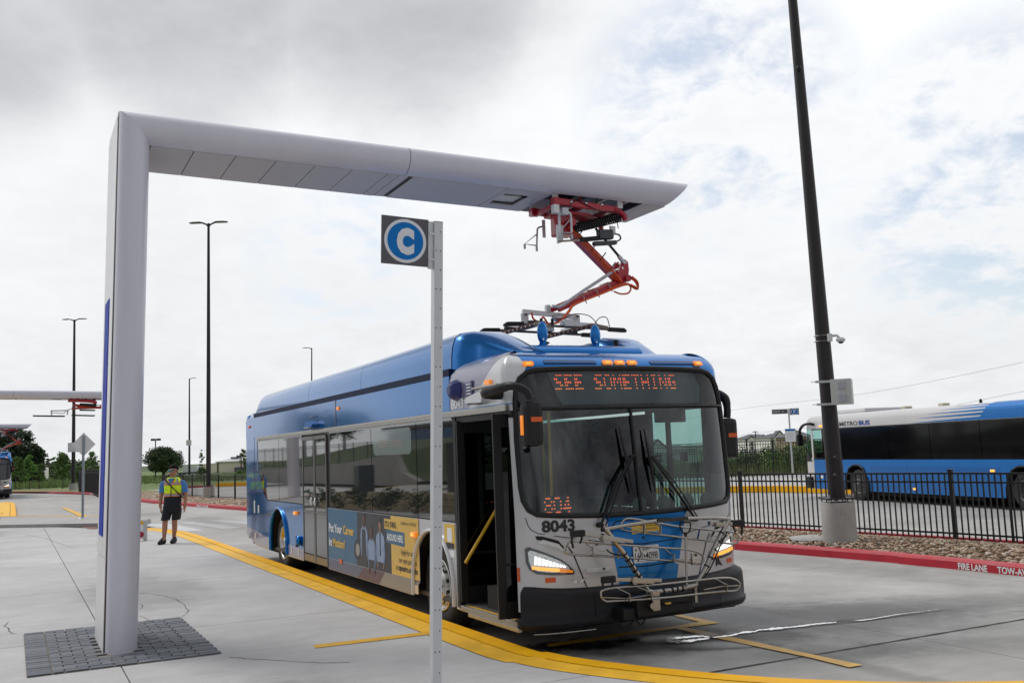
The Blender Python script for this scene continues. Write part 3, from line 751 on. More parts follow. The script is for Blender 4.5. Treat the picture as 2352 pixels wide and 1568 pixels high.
def fig(cu, top, sk, hw, arms):
    g = []
    sidepoly([(cu - hw * .8, .50), (cu - hw, top - .30), (cu - hw * .85, top - .22), (cu - .05, top - .17), (cu + .05, top - .17), (cu + hw * .85, top - .22), (cu + hw, top - .30), (cu + hw * .8, .66), (cu + hw * .7, .50)], 'printed_shirt', SHRT, AD, .0068, .0008)
    sidepoly(arc(cu, top - .085, .050, 0, 340, 14), 'printed_face', sk, AD, .0082, .0008)
    sidepoly([(cu - .03, top - .2), (cu - .03, top - .12), (cu + .03, top - .12), (cu + .03, top - .2)], 'printed_neck', sk, AD, .0080, .0008)
    sidepoly(arc(cu, top - .06, .062, 15, 165, 8), 'printed_hair', DKP, AD, .0088, .0006)
    for sg in (-1, 1):
        sidepoly([(cu + sg * hw * 1.0, top - .30), (cu + sg * hw * 1.12, top - .45), (cu + sg * hw * .85, top - .58), (cu + sg * hw * .62, top - .56), (cu + sg * hw * .84, top - .44), (cu + sg * hw * .80, top - .34)], 'printed_sleeve', M('print_shirt_shade', (.13, .19, .32), .4), AD, .0074, .0006)
        sidepoly([(cu + sg * hw * .85, top - .575), (cu + sg * hw * .62, top - .555), (cu + sg * hw * .58, top - .62), (cu + sg * hw * .78, top - .64)], 'printed_hand', sk, AD, .0080, .0006)
    sidepoly([(cu - hw * .8, .50), (cu - hw * .8, .60), (cu + hw * .75, .60), (cu + hw * .7, .50)], 'printed_trousers', DKP, AD, .0076, .0006)
fig(-2.42, 1.195, SKN1, .15, 0); sidepoly([(-2.52, .60), (-2.50, .98), (-2.36, .98), (-2.33, .60)], 'printed_vest', DKP, AD, .0086, .0006)
fig(-1.77, 1.15, SKN2, .17, 0); sidepoly([(-1.785, .68), (-1.785, .97), (-1.755, .97), (-1.75, .68)], 'printed_tie', DKP, AD, .0086, .0006)
fig(-2.12, 1.05, SKN1, .15, 0)
sidepoly(arc(-2.74, .69, .135, 0, 340, 18), 'printed_tyre', DKP, AD, .0066, .0006)
sidepoly(arc(-2.70, .69, .085, 0, 340, 18), 'printed_hub', M('print_hub', (.3, .28, .25), .4), AD, .0074, .0006)
# side windows (kerb side)
WB = sidepoly([(-8.80, 1.23), (-8.80, 2.33), (.66, 2.33), (.66, 1.22)], 'window_band', M('window_band_black', (.008, .008, .009), .3), BUS, -.012, .01)
PN = [[(-8.84, 2.32), (-8.70, 1.74), (-8.36, 1.34), (-8.12, 1.225), (-7.16, 1.225), (-7.16, 2.32)], [(-7.14, 1.225), (-7.14, 2.32), (-5.56, 2.32), (-5.56, 1.225)],
      [(-3.96, 1.225), (-3.96, 2.32), (-2.07, 2.32), (-2.07, 1.225)], [(-2.05, 1.225), (-2.05, 2.32), (-.43, 2.32), (-.43, 1.225)], [(-.41, 1.225), (-.41, 2.32), (.66, 2.32), (.66, 1.225)]]
for P in PN: sidepoly(P, 'side_window', SIDEGL, BUS, .001, .006)
sidepoly(rrect(-1.97, -.58, 1.96, 2.28, .09), 'side_sign', M('side_sign_screen', (.17, .21, .21), .12, coat=.5), BUS, .003, .001)
led('SEE SOME', -1.72, 2.14, .105, .018, .018, .005, lambda x, y: Vector((x, -.0045, y)), 'side_sign_letters', M('led_faint', (.34, .24, .22), .5, emit=(1, .3, .2), estr=.12), BUS, 1)
MB().box(-8.85, 2.0, -.022, .0, 2.335, 2.40, .008).build('gutter_rail', STEEL, BUS)
MB().box(-8.85, -5.56, -.008, .0, 2.315, 2.333).build('window_trim', GALV, BUS)
MB().box(-3.98, .66, -.008, .0, 2.315, 2.333).build('window_trim', GALV, BUS)
MB().box(-8.88, -8.86, -.008, .0, 1.75, 2.33).build('window_trim', GALV, BUS)
MB().box(-9.0, .62, 2 * HW - .012, 2 * HW - .006, 1.22, 2.33).build('street_window_band', SIDEGL, BUS)
for u1, u2 in ((-9.9, -9.86), ):
    pass
# seams on the upper side, gap and fairing
UM = MB(); UM.box(-3.64, -3.60, -.013, .001, 2.41, 2.79); UM.box(-9.15, -9.12, -.003, .001, .9, 2.75); UM.build('panel_joint', DBLUE, BUS, kind='stuff')
sidepoly([(-9.75, 2.405), (.62, 2.405), (.62, 2.785), (-9.75, 2.785)], 'upper_skin', BLUE, BUS, .008, .02)
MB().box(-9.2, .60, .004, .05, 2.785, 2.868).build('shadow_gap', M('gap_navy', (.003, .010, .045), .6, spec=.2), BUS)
for (u, w, nm) in ((-3.47, 2.66, 0), (-9.5, 2.62, 1)):
    MB().box(u - .04, u + .04, -.03, -.005, w - .025, w + .025, .008).build('side_marker_lamp', M('red_lens', (.5, .02, .02), .3, emit=(1, .1, .05), estr=.3) if nm else AMB, BUS)
for u, w in ((-5.95, 1.06), (-.52, 1.02)):
    k = MB().box(u - .07, u + .07, -.045, -.002, w - .03, w + .03, .012).build('side_marker_lamp', AMB, BUS)
    MB().box(u - .03, u + .03, -.05, -.044, w - .012, w + .012).build('lit_bulb', AMBL, k)
MB().box(-3.55, -3.43, -.012, -.003, .44, .50).build('side_reflector', ORREF, BUS)
MB().box(-.62, -.46, -.012, -.003, .34, .44).build('side_sticker', M('sticker_cream', (.62, .52, .38), .5), BUS)
for u, w in ((-6.3, .42), (-5.85, .42)): MB().box(u - .03, u + .03, -.008, -.001, w - .05, w + .05).build('side_sticker', M('sticker_white', (.6, .6, .55), .5), BUS)
for u, w, h in ((-9.15, 1.1, .16), (-8.8, 1.05, .10), (-9.1, .52, .07)): MB().box(u - .05, u + .05, -.008, -.001, w - h, w + h * .5).build('side_sticker', M('sticker_white', (.6, .6, .55), .5), BUS)
sk = sidepoly([(.36, .93), (.36, 1.19), (.64, 1.19), (.64, .93)], 'side_sticker', YELP, BUS, .004, .003)
sidepoly(rrect(.44, .57, 1.0, 1.15, .03), 'sticker_bus_print', WHT, sk, .006, .001); sidepoly([(.38, .93), (.38, .99), (.62, .99), (.62, .93)], 'sticker_bar', BLKP, sk, .006, .001)
sidepoly([(.42, .84), (.42, .91), (.62, .91), (.62, .84)], 'side_sticker', WHT, BUS, .004, .003)
MB().ell((-5.75, -.03, .62), .075, .05, .085, 12, 8).build('round_cap', BLUE2, BUS)
MB().box(-5.79, -5.75, -.075, -.03, .52, .70, .01).build('cap_handle', DBLUE, BUS)
# rear door
RD = MB().box(-5.50, -4.16, .010, .03, .34, 2.32).build('rear_door', DARK, BUS)
for a, b in ((-5.46, -4.845), (-4.815, -4.20)):
    MB().box(a, b, -.004, .012, 1.13, 2.24).build('door_glass', SIDEGL, RD)
    MB().box(a, b, -.004, .012, .46, 1.10).build('door_panel', M('door_dark_panel', (.06, .06, .062), .2, coat=.5), RD)
    MB().box(a, b, -.008, .012, .335, .445).build('kick_plate', M('brass_kick_plate', (.22, .15, .06), .3, .6), RD)
    MB().box(a, b, -.012, .0, 1.105, 1.125).build('door_bar', STEEL, RD)
fr = MB()
for u in (-5.50, -4.85, -4.80, -4.17): fr.box(u - .022, u + .022, -.012, .02, .33, 2.30, .005)
fr.box(-5.52, -4.15, -.012, .02, 2.245, 2.30, .005)
fr.build('door_frame', M('door_frame_metal', (.16, .155, .15), .3, .8), RD)
for u in (-4.93, -4.72): MB().tube([(u, -.03, 1.22), (u - .03, -.04, 1.28), (u, -.03, 1.34), (u + .03, -.04, 1.28), (u, -.03, 1.22)], .010, 6).build('door_handle', WHT, RD)
# side camera lamps, speaker, vent on the upper side
cl = MB(); cl.prism([(-4.95, -.01, 2.53), (-4.62, -.01, 2.53), (-4.52, -.01, 2.48), (-4.60, -.01, 2.43), (-5.0, -.01, 2.44)], (0, -.10, 0)); cl.build('door_lamp_housing', M('lamp_housing_blue', (.0, .11, .38), .5), BUS)
MB().box(-5.02, -4.72, -.115, -.03, 2.425, 2.445).build('door_lamp_lens', M('lens_grey', (.3, .3, .3), .4), BUS)
MB().tube([(-4.95, -.02, 2.60), (-4.70, -.06, 2.60), (-4.62, -.02, 2.60)], .008, 5).build('wire_guide', DBLUE, BUS)
sp = MB(); sp.lathe([(.115, 0), (.115, .02), (.085, .09), (.05, .11), (.001, .11)], (.84, 0, 2.615), (0, -1, 0), 8, False); sp.build('horn_speaker', M('navy_plastic', (.012, .025, .16), .35), BUS)
vt = MB(); vt.box(1.08, 1.25, -.012, .0, 2.53, 2.68, .004); vn = vt.build('side_vent', M('navy_plastic2', (.10, .12, .25), .4), BUS)
for i in range(4): MB().box(1.10, 1.21, -.022, -.012, 2.55 + i * .033, 2.565 + i * .033).build('louvre', LSILV, vn)
MB().box(1.215, 1.245, -.02, -.012, 2.53, 2.69).build('vent_bar', M('navy_plastic', (.012, .025, .16), .35), vn)
lb = MB(); lb.prism([(1.20, -.005, 2.49), (1.26, -.005, 2.515), (1.55, -.005, 2.555), (1.62, -.005, 2.50), (1.60, -.005, 2.44), (1.22, -.005, 2.455)], (0, -.085, 0)); L = lb.build('step_lamp', LSILV, BUS)
MB().box(1.24, 1.47, -.08, -.02, 2.437, 2.45).build('step_lamp_lens', BLKP, L); MB().box(1.28, 1.42, -.07, -.035, 2.432, 2.437).build('step_lamp_glass', WHT, L)
MB().tube([(1.26, -.025, 2.60), (1.85, -.03, 2.60)], .014, 8).build('hose_clip', STEEL, BUS)
# fairing
def fairing(name, us, T, s_in, mir=False, lo=None):
    rings = []
    for i, u in enumerate(us):
        t = T(u); so = .035; b = 2.86
        if u > .64:
            wb = lo(u); th = math.asin(min(1, max(0, (wb - HB) / R0))); so = R0 * (1 - cos(th)) + max(0, u - 1.1) * .28; b = wb
        t = max(t, b + .02); si = s_in(u); k = t - b
        prof = [(so, b), (so + .004, b + k * .35), (so + .02, b + k * .62), (so + .055, b + k * .83), (so + .12, b + k * .96), (so + .22, t), (si - .14, t), (si - .04, b + k * .88), (si, b + k * .5), (si, b)]
        rings.append([Vector((u, (2 * HW - s) if mir else s, w)) for s, w in prof])
    if mir: rings = rings[::-1]
    return MB().rings(rings, True, True, False).build(name, BLUE if 'roof' in name else BLUE2, BUS)
def itp(tab):
    def f(x):
        if x <= tab[0][0]: return tab[0][1]
        for (a, b), (c, d) in zip(tab, tab[1:]):
            if x <= c:
                t = (x - a) / (c - a); return b + (d - b) * t
        return tab[-1][1]
    return f
TT = itp([(-9.1, 3.02), (-9.02, 3.13), (-8.9, 3.19), (-8.7, 3.225), (-5, 3.245), (-.6, 3.26), (.4, 3.29), (.75, 3.27), (.95, 3.215), (1.2, 3.12), (1.45, 3.03), (1.70, 2.95)])
LO = itp([(.64, 2.80), (.75, 2.87), (.9, 2.92), (1.1, 2.936)])
fairing('side_roof_fairing', [-9.12, -9.08, -9.0, -8.9, -8.7, -5.25], TT, lambda u: 1.5)
fairing('side_roof_fairing', [-5.24, -2.56], TT, lambda u: 1.5)
fairing('side_roof_fairing', [-2.55, .60], TT, lambda u: .72)
us_ = [.63, .72, .82, .92, 1.02, 1.12, 1.24, 1.36, 1.48, 1.60, 1.69]
SI = itp([(.63, .74), (1.2, .70), (1.5, .66), (1.69, .62)])
fairing('fairing_nose', us_, TT, SI, lo=LO)
fairing('side_roof_fairing', [-9.12, -9.08, -9.0, -8.9, -8.7, .60], itp([(-9.1, 3.02), (-8.9, 3.19), (-8.7, 3.225), (.6, 3.24)]), lambda u: .6, mir=True)
fairing('fairing_nose', [.63, .72, .82, .92, 1.02, 1.12, 1.2, 1.28, 1.33], itp([(.63, 3.24), (.8, 3.20), (1.0, 3.12), (1.2, 3.02), (1.33, 2.95)]), SI, mir=True, lo=LO)
MB().box(-8.9, -2.4, .5, 2.1, 2.9, 3.20, .05).build('battery_cover', BLUE, BUS)
cf = MB(); cf.rings([[Vector((1.35 + .16 * cos(t) - .06 * abs(s - HW), s, 2.93 + .13 * max(0, sin(t)))) for t in gu(pi, 0, 8)] for s in gu(.62, 1.97, 6)], True, True, False); cf.build('cross_fairing', BLUE2, BUS)
MB().cyl((1.0, 1.93, 2.94), (1.0, 1.93, 3.17), .03, .03, 10).build('antenna_stub', BLACK, BUS)
# rear end
MB().box(-9.96, -9.70, .006, 2 * HW - .006, .62, 2.88, .09).build('rear_end', BLUE, BUS)
MB().box(-10.0, -9.80, .05, 2 * HW - .05, .40, .78, .04).build('rear_bumper', BUMP, BUS)
# guards in front of the rails
for s, w in ((.85, 3.205), (1.52, 3.185)):
    e = MB().ell((1.22, s, w), .045, .062, .125, 16, 12).build('rail_guard', BLUE2, BUS)
    MB().prism([(1.21, s - .02, w - .08), (1.02, s - .02, 2.94), (1.27, s - .02, 2.94), (1.26, s - .02, w - .06)], (0, .04, 0)).build('guard_bracket', BLUE2, e)
    MB().cyl((1.262, s - .02, w - .075), (1.275, s - .02, w - .075), .011, .011, 8).build('guard_bolt', CHROME, e)
# charge rails on the roof
BRWN = M('copper_brown_rail', (.085, .025, .015), .5, .3, var=.3, vscale=8)
CR = MB().box(-.95, .75, .98, 1.02, 3.0, 3.04).build('charge_rail', GALV, BUS)
for s in (1.18, 1.95):
    MB().box(-.80, .50, s - .022, s + .022, 3.385, 3.43, .006).build('contact_bar', BRWN, CR)
    MB().prism([(.50, s - .03, 3.43), (.50, s - .03, 3.37), (.78, s - .03, 3.33), (.78, s - .03, 3.36)], (0, .06, 0)).build('bar_end', M('grey_brown_metal', (.20, .17, .14), .5, .6), CR)
    bt = MB()
    for i in range(12): bt.cyl((-.7 + i * .11, s - .031, 3.40), (-.7 + i * .11, s - .042, 3.40), .012, .012, 6)
    bt.build('bar_bolts', STEEL, CR, kind='stuff')
    for u in (-.7,):
        ins_ = MB(); prof = []
        for i in range(6): prof += [(.028, .0 + i * .055), (.055, .012 + i * .055), (.055, .022 + i * .055), (.028, .034 + i * .055)]
        ins_.lathe(prof, (u, s, 3.04), (0, 0, 1), 12); ins_.build('insulator', M('grey_insulator', (.10, .095, .09), .4), CR)
for u in (-.6, .35): MB().box(u - .04, u + .04, .85, 2.3, 2.99, 3.05, .01).build('cross_member', GALV, CR)
MB().beam((.45, .98, 3.07), (-.25, 1.3, 3.30), .05, .05).build('rail_strut', GALV, CR)
MB().beam((.35, 2.30, 3.18), (.3, 1.60, 3.08), .06, .05).build('rail_strut', GALV, CR)
# mirrors
def mirror(pts, head, ax, refl_c, kerb):
    m = MB().tube(curve(pts, 6), [.05, .052, .054, .054, .052, .05, .048, .06, .055, .052, .05, .05, .05, .048, .046, .045, .043, .04, .04][:len(curve(pts, 6))] + [.04] * max(0, len(curve(pts, 6)) - 19), 10).build('mirror', BLACK, BUS)
    c, hx, hy, hz = head
    MB().obox(c, Vector((1, 0, 0)), Vector((0, 1, 0)), Vector((0, 0, 1)), hx, hy, hz, .05).build('mirror_head', BLACK, m)
    MB().obox(Vector(c) + Vector((-hx - .002, 0, 0)), Vector((1, 0, 0)), Vector((0, 1, 0)), Vector((0, 0, 1)), .004, hy - .025, hz - .03).build('mirror_glass', CHROME, m)
    MB().obox(refl_c, Vector((1, 0, 0)), Vector((0, 1, 0)), Vector((0, 0, 1)), .004, .058, .022).build('mirror_reflector', ORREF, m)
    return m
mk = mirror([(1.88, .02, 2.50), (1.90, -.17, 2.51), (2.12, -.17, 2.53), (2.34, -.12, 2.55), (2.44, -.03, 2.50), (2.46, .01, 2.42)], ((2.46, .015, 2.19), .07, .095, .205), 1, (2.532, .03, 2.23), True)
MB().obox((2.46, -.086, 2.18), Vector((1, 0, 0)), Vector((0, 1, 0)), Vector((0, 0, 1)), .02, .008, .09).build('mirror_turn_signal', AMB, mk)
mirror([(1.72, 2.57, 2.44), (1.84, 2.65, 2.48), (1.94, 2.69, 2.43), (1.97, 2.69, 2.32), (1.97, 2.68, 2.22)], ((1.97, 2.67, 2.00), .07, .10, .215), 1, (2.037, 2.69, 2.03), False)
# wipers
def wiper(base, mid, el, top, bot):
    f = lambda p, o: S(p[0], p[1], o)
    w_ = MB().tube([f(base, .05), f(mid, .07), f(el, .06)], .013, 6).build('wiper', BLACK, BUS)
    MB().tube([f((base[0] - .05, base[1] - .01), .05), f((mid[0] - .045, mid[1] + .01), .07), f((el[0] - .02, el[1]), .06)], .007, 6).build('wiper_rod', BLACK, w_)
    MB().tube([f(top, .03), f(((top[0] + bot[0]) / 2, (top[1] + bot[1]) / 2), .045), f(bot, .03)], [.008, .022, .008], 6).build('wiper_blade', BLACK, w_)
    MB().tube([f((el[0] + .03, el[1]), .055), f((el[0] - .05, el[1] - .0), .055)], .010, 6).build('wiper_joint', BLACK, w_)
    MB().cyl(f(base, .0), f(base, .07), .028, .024, 10).build('wiper_hub', BLACK, w_)
wiper((.50, 1.215), (.30, 1.58), (.075, 1.86), (.17, 2.14), (.095, 1.50))
wiper((-.62, 1.20), (-.36, 1.55), (-.16, 1.84), (-.12, 2.12), (-.17, 1.49))
# wheels
wheel(BUS, 0, .08, -1); wheel(BUS, -7.2, .08, -1, True); wheel(BUS, 0, 2 * HW - .08, 1); wheel(BUS, -7.2, 2 * HW - .08, 1, True)
# inside
MB().box(-9.6, 2.05, .06, 2.5, .33, .38).build('floor', M('bus_floor', (.05, .05, .055), .6), BUS)
MB().box(-9.6, 1.95, .06, 2.53, 2.36, 2.39).build('ceiling', M('bus_ceiling', (.12, .125, .125), .6), BUS)
MB().box(-9.6, -9.5, .06, 2.5, .38, 2.36).build('rear_wall', M('bus_inner', (.05, .055, .06), .7), BUS)
MB().box(-9.5, .68, .02, .04, 1.21, 2.34).build('inner_wall', M('bus_inner', (.05, .055, .06), .7), BUS)
MB().box(-5.5, .6, .5, 2.1, .1, .33).build('chassis', DARK, BUS); MB().box(-9.6, -7.9, .3, 2.3, .2, .4).build('motor_tray', DARK, BUS)
MB().box(.75, 1.95, .3, 2.4, .22, .33).build('chassis', DARK, BUS)
INN = M('dash_plastic', (.012, .014, .015), .5)
dsh = MB(); dsh.prism([(1.15, .75, .4), (1.15, .75, 1.0), (1.45, .75, 1.22), (2.05, .75, 1.26), (2.1, .75, .5)], (0, 1.75, 0)); D_ = dsh.build('dashboard', INN, BUS)
MB().tube([Vector((1.22, 1.85, 1.18)) + Vector((.09 * cos(t), .22 * sin(t), .20 * cos(t))) for t in gu(0, 2 * pi, 24)], .014, 6).build('steering_wheel', BLACK, D_)
MB().tube([(1.22, 1.85, 1.18), (1.45, 1.85, 1.0)], .03, 8).build('steering_column', BLACK, D_)
for s in (1.45, 1.75, 2.05, 2.3): MB().ell((2.02, s, 1.36), .02, .085, .085, 14, 8).build('dash_dial', M('dial_grey', (.08, .11, .11), .4), D_)
ST = M('seat_cloth', (.03, .05, .09), .8)
dv = MB(); dv.box(.45, .95, 1.55, 2.1, .70, .86, .05); dv.box(.35, .50, 1.55, 2.1, .8, 1.55, .06); dv.box(.36, .46, 1.68, 1.97, 1.56, 1.78, .04); dv.build('driver_seat', ST, BUS)
for i in range(9):
    for s in (.35, .85, 1.75, 2.2):
        u = -1.0 - i * .85
        if -5.8 < u < -3.9 and s < 1: continue
        b = MB(); b.box(u, u + .42, s - .2, s + .2, .78, .84, .02); b.box(u - .06, u, s - .2, s + .2, .8, 1.35, .02); b.build('passenger_seat', ST, BUS)
MB().box(.12, .16, 1.40, 2.5, .38, 2.3).build('driver_partition', TEAL, BUS)
for u, s in ((.3, 1.3), (-1.2, 1.1), (1.1, .95), (-1.2, 1.6), (-2.8, 1.1)): MB().cyl((u, s, .38), (u, s, 2.36), .017, .017, 8).build('grab_pole', YEL, BUS)
MB().box(1.20, 1.55, 1.05, 1.35, 1.02, 1.45, .02).build('fare_box', M('fare_box_metal', (.10, .11, .12), .35, .6), BUS)
MB().obox((1.80, 2.05, 2.26), Vector((1, 0, 0)), Vector((0, 1, 0)), Vector((0, 0, 1)), .015, .20, .07, .02).build('sun_visor', BLACK, BUS)
MB().box(1.75, 1.80, .25, .30, 1.1, 2.3).build('inner_post', M('inner_post_teal', (.16, .24, .23), .5), BUS)
# street side glazing near the driver
pw = MB(); 
for a, b in ((.62, .70), (1.02, 1.06), (1.70, 1.75)): MB().box(a, b, 2 * HW - .05, 2 * HW, 1.21, 2.40).build('window_post', BLACK, BUS)
for a, b in ((.70, 1.02), (1.06, 1.70)): sidepoly([(a, 1.22), (a, 2.34), (b, 2.34), (b, 1.22)], 'driver_window', TEAL, BUS, -.01, 0, street=True)
sidepoly([(.62, 2.34), (1.75, 2.34), (1.75, 2.40), (.62, 2.40)], 'upper_side_panel', BLUE, BUS, 0, .02, street=True)
# front door opening
DF = M('door_rubber', (.006, .006, .007), .45, spec=.3); DGL = M('door_glass_dark', (.012, .02, .02), .03, spec=.6)
dfr = MB(); dfr.box(.66, .73, .0, .08, .33, 2.33); dfr.box(.66, 2.05, .01, .08, 2.27, 2.335); dfr.build('door_jamb', BLACK, BUS)
def leaf(p, q, w0, w1):
    p = Vector((p[0], p[1], 0)); q = Vector((q[0], q[1], 0)); d = (q - p); L = d.length; d.normalize(); n = Vector((-d.y, d.x, 0)); z = Vector((0, 0, 1))
    lf = MB()
    for a, b in ((0, .085), (L - .085, L)): c = p + d * (a + b) / 2 + z * (w0 + w1) / 2; lf.obox(c, d, n, z, (b - a) / 2, .022, (w1 - w0) / 2, .008)
    for a, b in ((w0, w0 + .16), (w1 - .13, w1)): c = p + d * L / 2 + z * (a + b) / 2; lf.obox(c, d, n, z, L / 2 - .085, .02, (b - a) / 2)
    c = p + d * L / 2 + z * (w0 + .50); lf.obox(c, d, n, z, L / 2 - .085, .018, .012)
    o = lf.build('front_door_leaf', DF, BUS)
    MB().obox(p + d * L / 2 + z * (w0 + w1) / 2, d, n, z, L / 2 - .08, .006, (w1 - w0) / 2 - .1).build('door_glass', glass_mat('door_tint', (.10, .14, .14), 1.5), o)
    return o
lf1 = leaf((.80, -.02), (.92, .60), .40, 2.29)
MB().tube([(.97, .34, 1.34), (.96, -.03, .815)], .019, 8).build('yellow_handle', YEL, lf1)
lf2 = leaf((1.92, -.13), (2.0, .34), .38, 2.31)
MB().box(.70, 2.04, .0, .30, .30, .36, .01).build('door_sill', M('sill_metal', (.35, .34, .32), .4, .8, dirt=.4), BUS)
MB().box(.80, 1.95, .03, .10, .36, .366).build('yellow_step_edge', YEL, BUS)
MB().box(.95, 2.10, -.015, .02, .27, .31, .004).build('sill_trim', STEEL, BUS)
MB().tube([(1.98, .75, 1.28), (1.80, .62, .85)], .018, 8).build('inner_handrail', YEL, BUS)
# ---------------------------------------------------------------- bicycle rack
U0 = 2.62
def fr_(P, u): return [Vector((u, s, w)) for s, w in P]
RK = MB().tube(fr_([(.64, 1.20), (.9, 1.222), (1.23, 1.24), (1.56, 1.24), (1.9, 1.225), (2.11, 1.20)], U0), .019, 10).build('bicycle_rack', STEEL, BUS)
MB().cyl((U0, .615, 1.199), (U0, .64, 1.2), .021, .021, 10).build('tube_cap', BLACK, RK)
MB().tube(fr_([(.66, 1.20), (.85, .96), (1.01, .73), (1.09, .60)], U0), .024, 10).build('rack_arm', STEEL, RK)
MB().tube(fr_([(1.09, .60), (1.15, .585), (1.35, .585), (1.51, .59), (1.64, .60)], U0), .024, 10).build('rack_base_tube', STEEL, RK)
MB().tube(fr_([(1.64, .60), (1.79, .77), (1.91, .96), (2.02, 1.1), (2.10, 1.20)], U0), .024, 10).build('rack_arm', STEEL, RK)
def tray(P, u, xs, nm='tray'):
    t = MB().tube(curve(fr_(P, u), 5, True), .0105, 7, closed=True).build(nm, STEEL, RK)
    return t
tray([(.60, .68), (1.2, .665), (1.84, .66), (2.03, .635), (2.10, .58), (2.05, .525), (1.90, .53), (1.7, .535), (1.2, .54), (.67, .565), (.56, .575), (.515, .63)], U0 + .10, 0)
tray([(.34, 1.11), (.7, 1.06), (1.34, .975), (1.6, .94), (1.76, .89), (1.80, .83), (1.74, .79), (1.54, .83), (.83, .93), (.32, .995), (.25, 1.05)], U0 - .06, 0)
tray([(.99, 1.27), (1.25, 1.225), (1.56, 1.16), (2.04, 1.085), (2.26, 1.055), (2.32, 1.0), (2.26, .94), (1.98, .985), (1.55, 1.06), (1.0, 1.155), (.92, 1.20)], U0 - .14, 0)
br = MB()
def fb(p, q, u, u2=None): br.beam((u, *p), (u if u2 is None else u2, *q), .006, .026, (1, 0, 0))
fb((.53, .61), (.80, .575), U0 + .10); fb((.80, .575), (1.06, .585), U0 + .10); fb((1.66, .57), (1.88, .58), U0 + .10); fb((1.88, .58), (2.08, .57), U0 + .10)
fb((.66, .69), (.79, .62), U0 + .10, U0 + .14); fb((.79, .62), (.79, .55), U0 + .14); fb((.90, .67), (1.03, .61), U0 + .1, U0 + .14); fb((1.03, .62), (1.03, .54), U0 + .14); fb((1.80, .66), (1.90, .60), U0 + .1, U0 + .14); fb((1.90, .61), (1.90, .535), U0 + .14)
fb((.26, 1.07), (.52, 1.02), U0 - .06); fb((.52, 1.02), (.78, .975), U0 - .06); fb((.47, 1.09), (.53, 1.04), U0 - .05); fb((.53, 1.05), (.53, .965), U0 - .03); fb((.80, .99), (.80, .92), U0 - .03); fb((1.34, .97), (1.43, .90), U0 - .06); fb((1.43, .91), (1.43, .84), U0 - .03); fb((1.43, .86), (1.75, .83), U0 - .04); fb((1.64, .90), (1.64, .79), U0 - .03); fb((1.06, 1.0), (1.09, .91), U0 - .06); fb((1.07, .93), (1.03, .87), U0 - .05)
fb((1.30, 1.22), (1.36, 1.17), U0 - .13); fb((1.36, 1.18), (1.35, 1.10), U0 - .12); fb((.94, 1.20), (1.34, 1.12), U0 - .13); fb((1.17, 1.20), (1.16, 1.11), U0 - .12); fb((1.83, 1.11), (1.80, 1.02), U0 - .13); fb((2.15, 1.06), (2.20, 1.02), U0 - .13); fb((2.20, 1.02), (2.20, .96), U0 - .12); fb((1.96, 1.04), (2.25, .99), U0 - .13)
br.build('tray_bars', STEEL, RK, kind='stuff')
hk = MB()
def hook(g, b, u, sg=1):
    (gs, gw), (es, ew) = g, b
    H = MB().beam((u, gs, gw), (u, es, ew), .035, .045, (1, 0, 0), .006).build('hook_arm', STEEL, RK)
    m = ((gs * .45 + es * .55), (gw * .45 + ew * .55)); MB().beam((u + .01, gs + (es - gs) * .35, gw + (ew - gw) * .35 - .01), (u + .01, gs + (es - gs) * .8, gw + (ew - gw) * .8 - .01), .04, .07, (1, 0, 0), .006).build('hook_slider', STEEL, H)
    MB().cyl((u - .03, gs + (es - gs) * .4, gw + (ew - gw) * .4 - .005), (u + .04, gs + (es - gs) * .4, gw + (ew - gw) * .4 - .005), .035, .035, 16).build('hook_pivot', STEEL, H)
    d = -1 if sg > 0 else 1
    MB().obox((u, gs + d * .065, gw + .005), Vector((1, 0, 0)), Vector((0, 1, 0)), Vector((0, 0, 1)), .025, .07, .03, .01).build('hook_grip', BLACK, H)
    MB().tube([(u, gs + d * .12, gw), (u, gs + d * .13, gw - .06), (u, gs + d * .115, gw - .12)], .012, 6).build('hook_claw', BLACK, H)
    MB().tube([(u, gs + d * .02, gw - .01), (u, gs + d * .025, gw - .05), (u, gs + d * .045, gw - .085)], .011, 6).build('hook_claw', BLACK, H)
hook((.41, 1.18), (.93, 1.07), U0 + .02); hook((.67, .755), (1.18, .70), U0 + .09); hook((2.15, 1.15), (1.87, 1.175), U0 - .03, -1)
hd_ = MB().tube([(U0, 1.56, 1.08), (U0, 1.545, .8), (U0 + .02, 1.53, .62)], .010, 8).build('release_rod', STEEL, RK)
MB().tube(curve([(U0, 1.50, 1.17), (U0, 1.51, 1.20), (U0, 1.56, 1.205), (U0, 1.62, 1.20), (U0, 1.625, 1.16), (U0, 1.60, 1.11), (U0, 1.56, 1.10), (U0, 1.52, 1.12)], 4, True), .008, 6, closed=True).build('release_handle', BLACK, RK)
MB().cyl((U0, 1.56, 1.11), (U0, 1.56, 1.07), .016, .014, 8).build('handle_collar', BLACK, RK)
mbz = MB().beam((U0 + .012, 1.23, 1.245), (U0 + .012, 1.58, 1.243), .03, .035, (1, 0, 0)).build('rack_label', BLKP, RK)
text('Push rack and release handle to lower', .022, lambda x, y: Vector((U0 + .0285, 1.28 + x, 1.234 + y)), 'label_text', YELP, RK, width=.28)
zt = MB(); wr = []
for A_, B_ in (((.85, .96), (1.01, .73)), ((1.79, .77), (2.02, 1.1))):
    for i in range(5):
        t = i / 4.4; s = A_[0] + (B_[0] - A_[0]) * t; w = A_[1] + (B_[1] - A_[1]) * t; d = Vector((0, B_[0] - A_[0], B_[1] - A_[1])).normalized()
        MB().cyl(Vector((U0, s, w)) - d * .007, Vector((U0, s, w)) + d * .007, .030, .030, 10).build('cable_tie', BLACK, RK)
